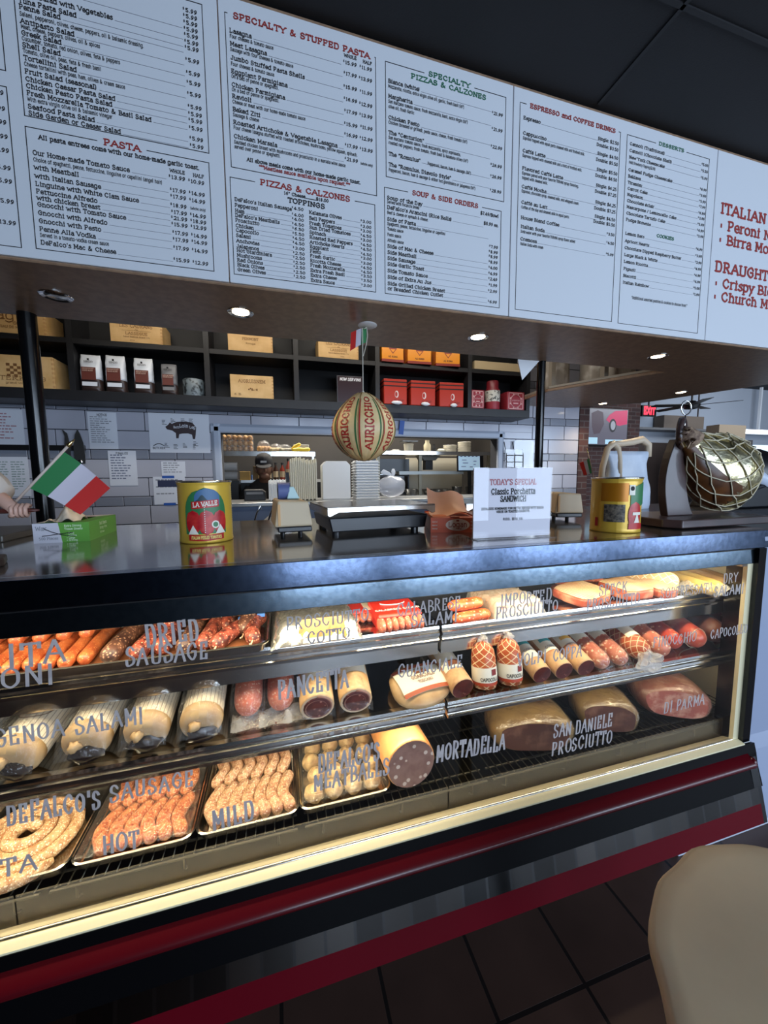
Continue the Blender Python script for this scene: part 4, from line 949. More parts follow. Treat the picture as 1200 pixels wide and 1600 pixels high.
# --- top shelf: pepperoni and dried sausage tray
t=tray('steel_tray','shallow steel tray of pepperoni and dried sausage on the top shelf',-1.02,-.042,.985,1.36,ZT)
MB().box(-.47,.465,-.165,.165,.003,.005).build('tray_paper',liner,t)
for i in range(12):
    x=-.462-.036*i; b=.012*math.sin(i*1.7)
    sausage('pepperoni','orange pepperoni sausage on the top-shelf tray, %s from the dried sausages'%ORD[i],'sausage',[(0,0,0),(-.006+b*.3,.07,.002),(-.014,.15,0),(-.016-b,.29,0)],.0165,pepm,(x,1.028+.006*math.cos(i*2.1),ZT+.0225),0,'pepperoni sausages in a row')
for i in range(6):
    x=-.50-.05*i
    sausage('pepperoni','orange pepperoni sausage in the upper layer of the pile, %s from the dried sausages'%ORD[i],'sausage',[(0,0,0),(-.012,.09,.002),(-.02,.2,0)],.0165,pepm,(x,1.135,ZT+.0505),0,'pepperoni sausages in the upper layer')
DR=[(-.405,1.025,[(0,0,0),(.004,.08,.004),(.022,.26,0)],.023,1),(-.345,1.02,[(0,0,0),(.01,.09,.004),(.02,.25,0)],.022,0),(-.298,1.04,[(0,0,0),(.002,.1,.004),(-.01,.25,0)],.0215,0),
    (-.245,1.03,[(0,0,0),(.006,.1,.004),(.0,.26,0)],.021,1),(-.20,1.035,[(0,0,0),(.012,.09,.004),(.012,.24,0)],.021,0),(-.165,1.02,[(0,0,0),(.03,.05,.006),(.058,.12,.0)],.021,0),(-.158,1.14,[(0,0,0),(.0,.08,.004),(.004,.17,0)],.021,0),
    (-.078,1.03,[(0,0,0),(-.008,.06,.006),(.012,.14,0)],.0205,0),(-.105,1.08,[(0,0,.012),(.012,.07,.03),(.02,.2,.02)],.0195,1),(-.30,1.12,[(0,0,0),(.03,.05,.002),(.07,.08,0)],.02,0),(-.215,1.15,[(0,0,0),(.04,.04,.002),(.08,.1,0)],.02,0)]
for i,(x,y,p,r,d) in enumerate(DR):
    z=ZT+.006+r+(.039 if i in (9,10) else 0)
    o=sausage('dried_sausage','dark red dried sausage on the top-shelf tray, %s counted from the pepperoni'%ORD[i],'sausage',p,r,(mottdk if d else mottd),(x,y,z),0,'dried sausages on the tray')
    if i in (5,7,8):
        q=Vector(p[-1])*.8; MB().box(q.x-.004,q.x+.018,q.y-.006,q.y+.012,r*.75,r*1.02+.004).build('blue_tag',M('blue_tag',S(70,120,190),.5),o)
        MB().sweep([(0,-.018,0),(-.004,-.03,-.006),(-.006,-.036,-.002)],.0022,6).build('string_end',pfat,o)
# --- foil pack of cooked ham
foil=M('silver_foil',(.86,.84,.78,1),.22,.9,bump=(26,.9)); 
t=thing('ham_pack','crumpled silver foil pack of cooked ham with a brown label on the top shelf','meat pack',(.095,1.10,ZT))
sheet('foil',t,-.128,.118,-.115,.12,lambda x,y:.058*(1-max(0,(abs(x)-.085)/.045)**2)*(1-.92*max(0,(-y-.075)/.045))-0*x,foil,30,30,.0045,5)
MB().box(-.11,.10,-.10,.11,.0,.02).build('ham_block',pfat,t)
mb=MB(); mb.quad((-.06,-.1135,.012),(.075,-.1135,.012),(.07,-.078,.0635),(-.05,-.078,.0635)); lb=mb.build('brown_label',M('golden_brown_print',S(206,146,66),.5,noise=(60,S(150,96,40),.45,.6)),t)
MB().quad((-.045,-.1150,.012),(.06,-.1150,.012),(.058,-.1085,.022),(-.043,-.1085,.022)).build('white_strip',labelc,t)
# --- two red-labelled packs
for (x,y,w,d,z,lab,full) in ((.25,1.16,.085,.14,.035,'small red and white pack of sliced salami behind the foil ham pack',0),(.335,1.075,.135,.17,.052,'large red pack of sliced salami with pale ruffled slices in front',1)):
    t=thing('salami_pack',lab,'meat pack',(x,y,ZT),0,'red packs of sliced salami')
    n=7 if full else 4
    sl=MB()
    for k in range(n): sl.ell((-w/2+w*(k+.5)/n,-d*.30,z*.42),(w/n*.62,d*.2,z*.42),12,8,0,.05,k)
    sl.build('sliced_salami',mott,t,smooth='all')
    tp=MB(); tp.prism([(-d*.34,z*.80),(-d*.30,z),(d*.5,z*1.02),(d*.5,0),(-d*.2,0),(-d*.2,z*.7)],-w/2,w/2,'x'); b=tp.build('red_sleeve',lblred,t,bevel=.004)
    if full:
        m_=MB(); m_.text('CALABRESE SALAMI',plane_T(0,-.03,z*1.0+.0022,(1,0,0),(0,1,.03)),.012,align='C',xs=.8); m_.build('label_print',white,b)
        m_=MB(); m_.sweep([(math.cos(PI*k/10)*.04,.035+math.sin(PI*k/10)*-.02,z*1.03+.001) for k in range(11)],.0016,4); m_.build('label_arc',white,b)
    else: MB().box(.0,.022,-d*.3,d*.4,z*1.02,z*1.02+.0012).build('white_stripe',labelc,b)
# --- calabrese links
for k in (0,1):
    t=log('calabrese_salami',['orange calabrese salami half lying lowest beside the shelf joint','orange calabrese salami half resting on top of the lower one'][k],'salami',(.635-.02*k,1.03+.012*k,ZT+.034*k+.001*k),PI/2+.12,.135-.01*k,.0215,M('calabrese_meat',S(226,104,54),.4,spots=(90,S(242,182,140),.22),noise=(30,S(196,66,34),.4,.66),bump=(60,.3)),mott,'round',group='calabrese salami halves',sy=.8)
# --- imported prosciutto, speck, soppressata, dry salami
striped=M('striped_clear_pack',S(236,214,172),.3,stripes=(16,.30,S(160,96,62)),noise=(14,S(222,176,124),.4,.65)); 
def slab(name,label,loc,yaw,w,d,h,top,side,group=None,tilt=0,seed=0):
    t=thing(name,label,'cured meat',loc,group=group,rot=(tilt,0,yaw))
    rnd=random.Random(seed); n=10; o=[]
    for k in range(n):
        a=2*PI*k/n; q=1+rnd.uniform(-.08,.08); ca,sa=math.cos(a),math.sin(a)
        o.append((w/2*q*math.copysign(abs(ca)**.5,ca),d/2*q*math.copysign(abs(sa)**.5,sa)))
    MB().prism(o,.0,h*.92,'z').build('meat',side,t,bevel=.008,seg=2)
    mb=MB(); vs=[(x*.97,y*.97,h*.92+.0006) for x,y in o]; mb.add(vs+[(x*.6,y*.6,h+.002) for x,y in o],[(k,(k+1)%n,n+(k+1)%n,n+k) for k in range(n)]+[tuple(range(n,2*n))],0,[(x/w+.5,y) for x,y in o]+[(x/w*.6+.5,y*.6) for x,y in o]); mb.build('wrapped_top',top,t,smooth='all'); return t
t=thing('imported_prosciutto','clear-wrapped block of imported prosciutto on the top shelf','cured meat',(.735,1.09,ZT))
MB().box(-.085,.085,-.085,.10,0,.05).build('meat',M('pale_prosciutto',S(226,190,146),.4,noise=(22,S(196,136,98),.42,.66)),t,bevel=.014,seg=3,smooth=True)
sheet('wrap',t,-.095,.092,-.095,.105,lambda x,y:.0535*(1-.9*max(0,(abs(x)-.075)/.02)**2)*(1-.9*max(0,(-y-.078)/.018)),wrapw,24,24,.0035,9)
slab('speck','striped slab of speck on the top shelf nearest the imported prosciutto',(1.04,1.075,ZT+.012),.25,.20,.15,.034,striped,meatred,'slabs of speck',.07,1)
slab('speck','striped slab of speck leaning at the middle of the three',(1.235,1.075,ZT+.010),.12,.15,.15,.04,striped,meatred,'slabs of speck',.06,2)
slab('speck','small striped piece of speck beside the netted soppressata',(1.365,1.06,ZT+.006),-.1,.10,.14,.035,striped,meatred,'slabs of speck',.05,3)
for k,(x,y) in enumerate(((1.18,1.22),(1.30,1.235))):
    log('pink_salami',['short pink salami behind the speck, nearer the glass joint','short pink salami behind the speck, beside the soppressata'][k],'salami',(x,y,ZT),.9,.12,.024,mott,mott,'round',group='short pink salamis')
log('soppressata','cream netted soppressata lying across the top shelf','salami',(1.475,1.055,ZT),.42,.23,.036,netpl,pfat,'round')
dry=M('yellow_casing',S(216,188,110),.4,noise=(10,S(196,164,88),.4,.7))
for k,(x,y,yaw,L) in enumerate(((1.54,.975,-.20,.25),(1.60,.985,-.25,.26),(1.66,1.0,-.28,.24),(1.715,1.02,-.30,.22))):
    log('dry_salami','straw-yellow dry salami on the top shelf, %s from the soppressata'%ORD[k],'salami',(x,y,ZT),yaw,L,.0235,dry if k<2 else beigec,pfat,'round',group='dry salamis')
t=tag(sheet('loose_film',None,1.49,1.60,.955,1.10,lambda x,y:ZT+.02+.02*math.sin(x*60)*math.sin(y*40),wrapw,18,18,.006,4),'crinkled clear film over the ends of the dry salamis','plastic film')
TILT=.25
def zm(y): return ZM+(y-.972)*math.tan(TILT)+.0015
# --- middle shelf: Genoa salami
GEN=[(-.585,.975,-.10,.38,'nearest the end of the case'),(-.455,.985,-.03,.34,'second of the row'),(-.330,.985,-.02,.34,'third of the row'),(-.207,.985,.01,.33,'nearest the pink salamis')]
for k,(x,y,yaw,L,lab) in enumerate(GEN):
    r=.050
    t=log('genoa_salami','white paper-cased Genoa salami on the middle shelf, '+lab,'salami',(x,y,zm(y)),yaw,L,r,casing,None,'blunt',group='Genoa salamis',pitch=TILT)
    # bare end under the paper, dark tied end with its shade put into the colour
    mb=MB(); mb.T=Matrix.Translation((0,0,r)); mb.sweep([(0,-.001,0),(0,.006,0),(0,.018,0),(0,.034,0)],[r*.62,r*.88,r*1.005,r*1.022],18); mb.build('bare_end',beigec,t,smooth='all')
    MB().ell((0,-.003,r*.62),(r*.72,.012,r*.45),14,8,0,.16,k).build('dark_end',darkend,t,smooth='all')
    MB().ell((-.012,-.006,r*1.25),(.014,.012,.012),10,7,0,.2,k).build('end_knot',beigec,t,smooth='all')
    sheet('clear_film',t,-r*1.02,r*1.02,-.022,.11,lambda x,y:.012+r*1.08+math.sqrt(max(0,(r*1.1)**2-x*x))*min(1,(y+.03)/.06)-.03*(1-min(1,(y+.022)/.04)),wrap,16,16,.003,k+20)
    q=r*1.02+.001
    def TT(u,v): a=u/q; return (math.sin(a)*q,.095+v,r+math.cos(a)*q)
    mb=MB()
    for R_ in (.030,.024,.04):
        for i in range(24):
            a0,a1=2*PI*i/24,2*PI*(i+1)/24; w=.0009
            if R_==.04 and math.sin(a0)>0: continue
            mb.add([TT(math.cos(a)*(R_+s),math.sin(a)*(R_+s)+.02) for a,s in ((a0,-w),(a1,-w),(a1,w),(a0,w))],[(0,1,2,3)])
    mb.text('SALAMI',lambda u,v:TT(u,v+.014),.012,align='C',xs=.8); mb.build('label_print',brownp,t)
t=log('genoa_salami','Genoa salami with a yellow-banded round label, at the end of the row behind the others','salami',(-.735,1.0,zm(1.0)),-.12,.34,.05,casing,None,'round',group='Genoa salamis',pitch=TILT,sleeve=(.10,.20,.75,labelc),txt=[('Genoa',.16,.016,brownp),('SALAMI',.135,.013,brownp),('#0.03',.185,.012,gold)])
# --- pink salamis and pancetta
for k,x in enumerate((-.098,-.012)):
    t=log('pink_salami',['speckled pink salami beside the Genoa salamis','speckled pink salami beside the pancetta'][k],'salami',(x,1.02,zm(1.02)),.02-.03*k,.25,.0375,mott,mott,'round',group='speckled pink salamis',pitch=TILT,sy=1.05)
    sheet('film',t,-.045,.045,-.045,.09,lambda x,y:.012+max(0,.072*min(1,(y+.03)/.06)-x*x*14)+.006,wrap,16,16,.004,k+40)
for k in range(3):
    tag(sheet('loose_film',None,-.14+.07*k,-.06+.075*k,.985,1.04,lambda x,y:zm(y)+.012+.012*math.sin(x*90+k)*math.sin(y*70),wrapw,14,12,.005,60+k),'crumpled clear film in front of the pink salamis, %s piece from the Genoa salamis'%ORD[k],'plastic film','crumpled film on the middle shelf')
for k,x in enumerate((.083,.190)):
    r=.047
    t=log('pancetta',['rolled pancetta with a dark spiral cut face, beside the pink salami','rolled pancetta with a dark spiral cut face, beside the guanciale'][k],'salami',(x,.99,zm(.99)),-.02-.03*k,.26,r,M('pancetta_skin',S(226,192,142),.45,noise=(22,S(200,152,98),.4,.65),bump=(40,.3)),pfat,'cut',group='rolled pancettas',pitch=TILT,sleeve=(.065,.24,.95,labelc),txt=[('#0.025',.165,.018,brownp),('PANCETTA',.13,.012,brownp),('ARROTOLATA',.112,.008,brownp)],sy=.95)
    mb=MB(); sp=[]
    for i in range(60): a=i*.32; q=r*(.86-.0125*i); sp.append((math.sin(a)*q,-.0022,r*.95+math.cos(a)*q*.92))
    MB().ell((0,-.0018,r*.95),(r*.80,.004,r*.76),18,8).build('cut_meat',cutface,t,smooth='all')
    mb.sweep(sp[::1],[.0026]*60,5); mb.build('fat_spiral',M('greyed_fat',S(150,104,88),.45),t,smooth='all')
    sheet('film',t,-r*1.05,r*1.05,-.012,.05,lambda x,y:.004+r*.95*2*max(0,1-(x/r/1.1)**2)**.5*min(1,(y+.02)/.03),wrap,14,14,.002,k+50)
# --- guanciale pack and coppas
t=thing('guanciale','vacuum-packed guanciale with a cream and red label on the middle shelf','meat pack',(.40,1.035,zm(1.035)-.01),-.0,rot=(TILT+.05,0,.18))
MB().ell((0,0,.03),(.108,.078,.03),24,10,0,.05,3).build('meat',beigec,t,smooth='all')
mb=MB(); q=[]; 
for j in range(9):
    for i in range(13):
        x=-.082+.164*i/12; y=-.05+.10*j/8; q.append((x,y,.030+.0335*math.sqrt(max(.02,1-(x/.115)**2-(y/.092)**2))+.001))
mb.add(q,[(j*13+i,j*13+i+1,(j+1)*13+i+1,(j+1)*13+i) for j in range(8) for i in range(12)]); lb=mb.build('cream_label',labelc,t,smooth='all')
mb=MB(); mb.add([(x,y,z+.0012) for x,y,z in q],[(j*13+i,j*13+i+1,(j+1)*13+i+1,(j+1)*13+i) for j in (0,7) for i in range(12)]); mb.build('red_stripe',M('rust_print',S(176,84,48),.5),lb,smooth='all')
mb=MB(); mb.text('GUANCIALE',plane_T(0,-.006,.0665,(1,0,0),(0,1,0)),.012,align='C',xs=.8); mb.text('TOSCANO',plane_T(0,-.022,.0655,(1,0,0),(0,1,.1)),.009,align='C',xs=.8); mb.box(-.02,.02,.012,.024,.0655,.067); mb.build('label_print',brownp,lb)
skin1=M('coppa_skin',S(216,176,128),.45,noise=(22,S(180,120,80),.4,.62))
volpi=lambda c:[('Volpi',.135,.020,ink),('#0.024',.108,.014,c),('COPPA',.075,.010,inkg)]
log('coppa','coppa with a cream label and dark cut face, beside the guanciale','salami',(.512,.975,zm(.975)),.06,.25,.037,skin1,cutface,'cut',group='coppas',pitch=TILT,sleeve=(.05,.20,1.1,labelc),txt=[('Volpi',.13,.022,ink),('#0.022',.06,.022,brownp)])
for k,(x,y) in enumerate(((.602,.99),(.692,.988))):
    r=.0375; t=thing('capocollo',['orange netted capocollo standing on end beside the first coppa','orange netted capocollo standing on end nearest the shelf lettering'][k],'salami',(x,y,zm(y)+.006),rot=(-.16,0,0),group='standing capocollos')
    MB().lathe([(.004,0),(.022,.001),(.033,.006),(r,.02),(r*1.01,.06),(r,.095),(r*.9,.118),(r*.66,.134),(r*.3,.143),(.004,.146)],22).build('body',netor,t,smooth='all')
    sl=MB().lathe([(r*1.02+.0005,.028),(r*1.03+.0005,.05),(r*1.02+.0005,.072)],24).build('label_sleeve',labelc,t,smooth='all')
    q=r*1.03+.0016; TT=lambda u,v:(math.sin(u/q)*q,-math.cos(u/q)*q,.033+v)
    mb=MB(); mb.text('CAPOCOLLO',TT,.010,align='C',xs=.75); mb.build('label_print',ink,sl); mb=MB()
    mb.add([TT(.004,.016),TT(.022,.016),TT(.022,.034),TT(.004,.034)],[(0,1,2,3)]); mb.build('label_mark',M('dark_red_print',S(130,36,36),.5),sl)
    MB().lathe([(r*1.012,.018),(r*1.02,.024),(r*1.012,.029)],24).build('red_band',M('rust_band',S(182,66,34),.5),t,smooth='all'); bunch(t,'film_knot',(.004,0,.148),(.016,.014,.012),wrapw,k)
for k,(x,y,yaw) in enumerate(((.795,.978,-.04),(.880,.978,-.05),(.965,.975,-.06))):
    log('coppa',['coppa with a teal-banded cream label beside the standing capocollo','middle coppa with a teal-banded label and dark cut face','coppa with a dark cut face beside the long salamis'][k],'salami',(x,y,zm(y)),yaw,.24,.033,skin1,cutface,'cut',group='coppas',pitch=TILT,sleeve=(.045+.02*k,.20,1.15,labelc),txt=volpi(teal if k<2 else gold))
long1=M('long_salami_meat',S(204,120,88),.4,spots=(70,S(240,206,170),.24),noise=(26,S(176,84,62),.4,.66))
for k,(x,y,yaw) in enumerate(((1.045,.972,-.05),(1.125,.972,-.06))):
    t=log('finocchiona',['long fennel salami with an orange-topped label, beside the coppas','long fennel salami with an orange-topped label, beside the netted one'][k],'salami',(x,y,zm(y)),yaw,.28,.031,long1,mott,'round',pitch=TILT,group='long fennel salamis',sleeve=(.11,.26,1.2,labelc),txt=[('#0.028',.20,.03,gold),('Salame',.165,.014,inkg),('di Toscana',.145,.010,inkg)])
    sheet('film',t,-.035,.035,-.03,.1,lambda x,y:.01+.055*min(1,(y+.03)/.05)*max(0,1-(x/.037)**2)**.5,wrap,12,14,.003,k+70)
log('netted_salami','large netted salami with a long cream label and a film-wrapped end','salami',(1.222,.975,zm(.975)),-.05,.29,.041,netor,mott,'round',pitch=TILT,sleeve=(.06,.25,.75,labelc),txt=[('Salame',.17,.016,greenink),('cotto',.14,.014,inkg),('artigianale',.11,.010,inkg)])
t=tag(bunch(None,'film_end',(0,0,0),(.045,.03,.034),wrapw,5,.2),'bunched clear film hanging over the rail from the netted salami','plastic film'); t.location=(1.205,.945,ZM+.032)
log('plain_salami','salami with a rose skin and cream label, behind the bunched film','salami',(1.318,.975,zm(.975)),-.06,.27,.036,long1,mott,'round',pitch=TILT,sleeve=(.12,.25,1.2,labelc))
redsk=M('red_calabrese_skin',S(196,66,38),.35,spots=(60,S(228,140,96),.2),noise=(18,S(160,38,26),.4,.66))
log('red_salami','red salami with a black and yellow label, beside the rose salami','salami',(1.412,1.0,zm(1.0)),-.10,.24,.034,redsk,mott,'round',pitch=TILT,sleeve=(.11,.2,1.2,M('dark_green_label',S(50,60,36),.5)),txt=[('COPPA',.14,.016,labelc)])
t=log('red_capocollo','thick red capocollo tied with string, beside the brown one','salami',(1.505,.985,zm(.985)),-.12,.25,.04,M('marbled_red_skin',S(190,74,52),.35,noise=(14,S(226,160,120),.48,.68)),mott,'round',pitch=TILT,sleeve=(.15,.22,1.2,labelc))
mb=MB(); mb.sweep([(math.sin(2*PI*k/20)*.0395,.03+.004*math.sin(k),.04+math.cos(2*PI*k/20)*.0395) for k in range(21)],.0013,5); mb.build('string',pfat,t,smooth='all')
log('brown_capocollo','dark brown capocollo lying by the end wall of the case','salami',(1.615,.99,zm(.99)),-.14,.27,.046,M('dark_brown_skin',S(104,58,48),.4,noise=(12,S(134,84,64),.4,.68)),cutface,'round',pitch=TILT)
log('orange_salami','short orange salami behind the brown capocollo','salami',(1.735,1.05,zm(1.05)),-.1,.13,.036,redsk,mott,'round',pitch=TILT)
# --- deck: trays
def zt(d): return ZD+d
t=tray('steel_tray','steel tray holding the coiled sausage on the case floor',-.795,-.52,.985,1.29,ZD-.003,.03,'steel trays on the case floor')
sp=[]; 
for i in range(112):
    a=i*.22; q=.016+.0285*a/(2*PI); sp.append((math.cos(a)*q,math.sin(a)*q*1.0,.016+.03*max(0,1-q/.09)))
MBs=MB().sweep(sp,[.006]+[.0152]*110+[.006],10); o=MBs.build('coiled_sausage',coilm,None,smooth='all',loc=(-.652,1.10,ZD+.004)); tag(o,'pale coiled rope sausage in its steel tray','sausage')
t=tray('steel_tray','steel tray of orange hot sausages under cling wrap',-.507,-.245,.985,1.29,ZD-.003,.03,'steel trays on the case floor')
sheet('cling_wrap',t,-.128,.128,-.15,.15,lambda x,y:.034+.03*max(0,1-(x/.12)**2)*max(0,1-(y/.15)**2)**.5,wrap,40,40,.0035,11)
R=random.Random(5)
def links(nm,lab,mat,cx,cy,rows,wid,grp,r=.0172):
    i=0
    for (n,y0,ln,cur,z0) in rows:
        for k in range(n):
            x=cx-wid/2+wid*(k+.5)/n; c=cur*(1+.2*math.sin(k)); i+=1; row=['front','back','upper'][[q[1] for q in rows].index(y0)]
            sausage(nm,lab+', %s of the %s row'%(ORD[k],row),'sausage',[(c*.6,0,0),(-c*.5,ln*.35,.003),(-c*.4,ln*.6,.002),(c*.5,ln,0)],r,mat,(x,cy+y0,ZD+.002+r+z0),0,grp)
links('hot_sausage','orange hot sausage link in the wrapped tray',rawhot,-.375,.985,[(6,.035,.10,.016,0),(6,.165,.085,-.012,.006)],.215,'hot sausage links')
t=tray('steel_tray','steel tray of mild sausages on the case floor',-.232,.022,.985,1.29,ZD-.003,.03,'steel trays on the case floor')
MB().box(-.105,.105,-.135,.13,.002,.004).build('tray_paper',labelc,t)
links('mild_sausage','pale mild sausage link in its tray',rawm,-.105,.985,[(7,.032,.105,.018,0),(6,.168,.09,-.014,.004)],.225,'mild sausage links')
t=tray('steel_tray','steel tray of round meatballs under cling wrap',.032,.288,.985,1.27,ZD-.003,.03,'steel trays on the case floor')
sheet('cling_wrap',t,-.125,.125,-.14,.14,lambda x,y:.040+.022*max(0,1-(x/.12)**2)*max(0,1-(y/.14)**2)**.5,wrap,34,34,.003,12)
k=0
for j in range(4):
    for i in range(4):
        x=.07+.058*i+(.012 if j%2 else 0); y=1.03+.062*j
        o=MB().ell((0,0,0),(.027,.027,.0245),16,10,0,.05,k).build('meatball',ballm,None,smooth='all',loc=(x,y,ZD+.025)); tag(o,'pale meatball in the wrapped tray, %s in %s row from the glass'%(ORD[i],['the first','the second','the third','the fourth'][j]),'meatball','meatballs in the tray'); k+=1
# --- mortadella and prosciutto hams
r=.078
t=thing('mortadella','big mortadella with a grey-pink speckled cut face on the case floor','mortadella',(.357,.99,ZD+.004),rot=(0,0,.03))
mb=MB(); mb.T=Matrix.Translation((0,0,r)); mb.sweep([(0,y,0) for y in (0,.004,.02,.1,.2,.26,.28)],[r*.95,r*.99,r,r,r*.98,r*.8,r*.4],30); mb.build('body',M('mortadella_skin',S(212,156,100),.35,noise=(10,S(202,128,70),.4,.65),bump=(50,.35)),t,smooth='all')
MB().lathe([(0,0),(r*.94,0)],30,0).build('cut_face',M('mortadella_face',S(150,112,98),.4,spots=(42,S(214,190,170),.22),noise=(30,S(134,96,84),.4,.6)),t).rotation_euler=(PI/2,0,0)
t.children[-1].location=(0,-.002,r)
def ham(name,label,loc,yaw,L,w,h,mat,facem,seed):
    t=thing(name,label,'ham',loc,yaw,'hams on the case floor')
    mb=MB(); ks=[0,.012,.05,.12,.22,.30,.34]; sc=[.80,.93,1,1,.88,.6,.3]; n=22; vs=[]
    rnd=random.Random(seed); ph=rnd.uniform(0,6)
    for y,s in zip(ks,sc):
        for j in range(n):
            a=2*PI*j/n; ca,sa=math.cos(a),math.sin(a); q=1+.06*math.sin(2*a+ph)+.03*math.sin(5*a+y*30)
            vs.append((w/2*s*q*math.copysign(abs(ca)**.75,ca),y*L/.34,h/2*(1-.0)+h/2*s*math.copysign(abs(sa)**.7,sa)*min(q,1)))
    fs=[(i*n+j,i*n+(j+1)%n,(i+1)*n+(j+1)%n,(i+1)*n+j) for i in range(6) for j in range(n)]+[tuple(range(6*n,7*n))]
    mb.add(vs,fs).build('body',mat,t,smooth='all')
    MB().add([(x,y-.0005,z) for x,y,z in vs[:n]],[tuple(range(n))[::-1]]).build('cut_face',facem,t)
    MB().add([(x*1.02,y*1.0-.002,h/2+(z-h/2)*1.03+.001) for x,y,z in vs[:5*n]],fs[:4*n]).build('film',clear('ham_film',refl=2.1,rough=.16,haze=.05,hazecol=(.9,.8,.55,1),bump=(26,1)),t,smooth='all'); return t
hamsk=M('ham_rind',S(168,134,84),.35,noise=(10,S(108,70,48),.4,.64),bump=(20,.4),coat=.6); hamf=M('ham_cut',S(92,54,42),.4,noise=(16,S(134,92,70),.48,.68))
ham('prosciutto','film-wrapped prosciutto ham nearest the mortadella',(.80,1.0,ZD+.004),-.30,.30,.27,.125,hamsk,hamf,1)
ham('prosciutto','film-wrapped prosciutto ham in the middle of the three',(1.125,1.01,ZD+.004),-.42,.30,.22,.12,hamsk,hamf,5)
ham('prosciutto','reddish prosciutto ham with pale cords, at the far end of the case floor',(1.43,1.0,ZD+.004),-.50,.34,.25,.13,M('red_ham_rind',S(152,84,68),.4,noise=(14,S(190,136,112),.46,.66),bump=(30,.4)),M('red_ham_cut',S(170,92,76),.4,noise=(24,S(206,150,126),.46,.6)),9)
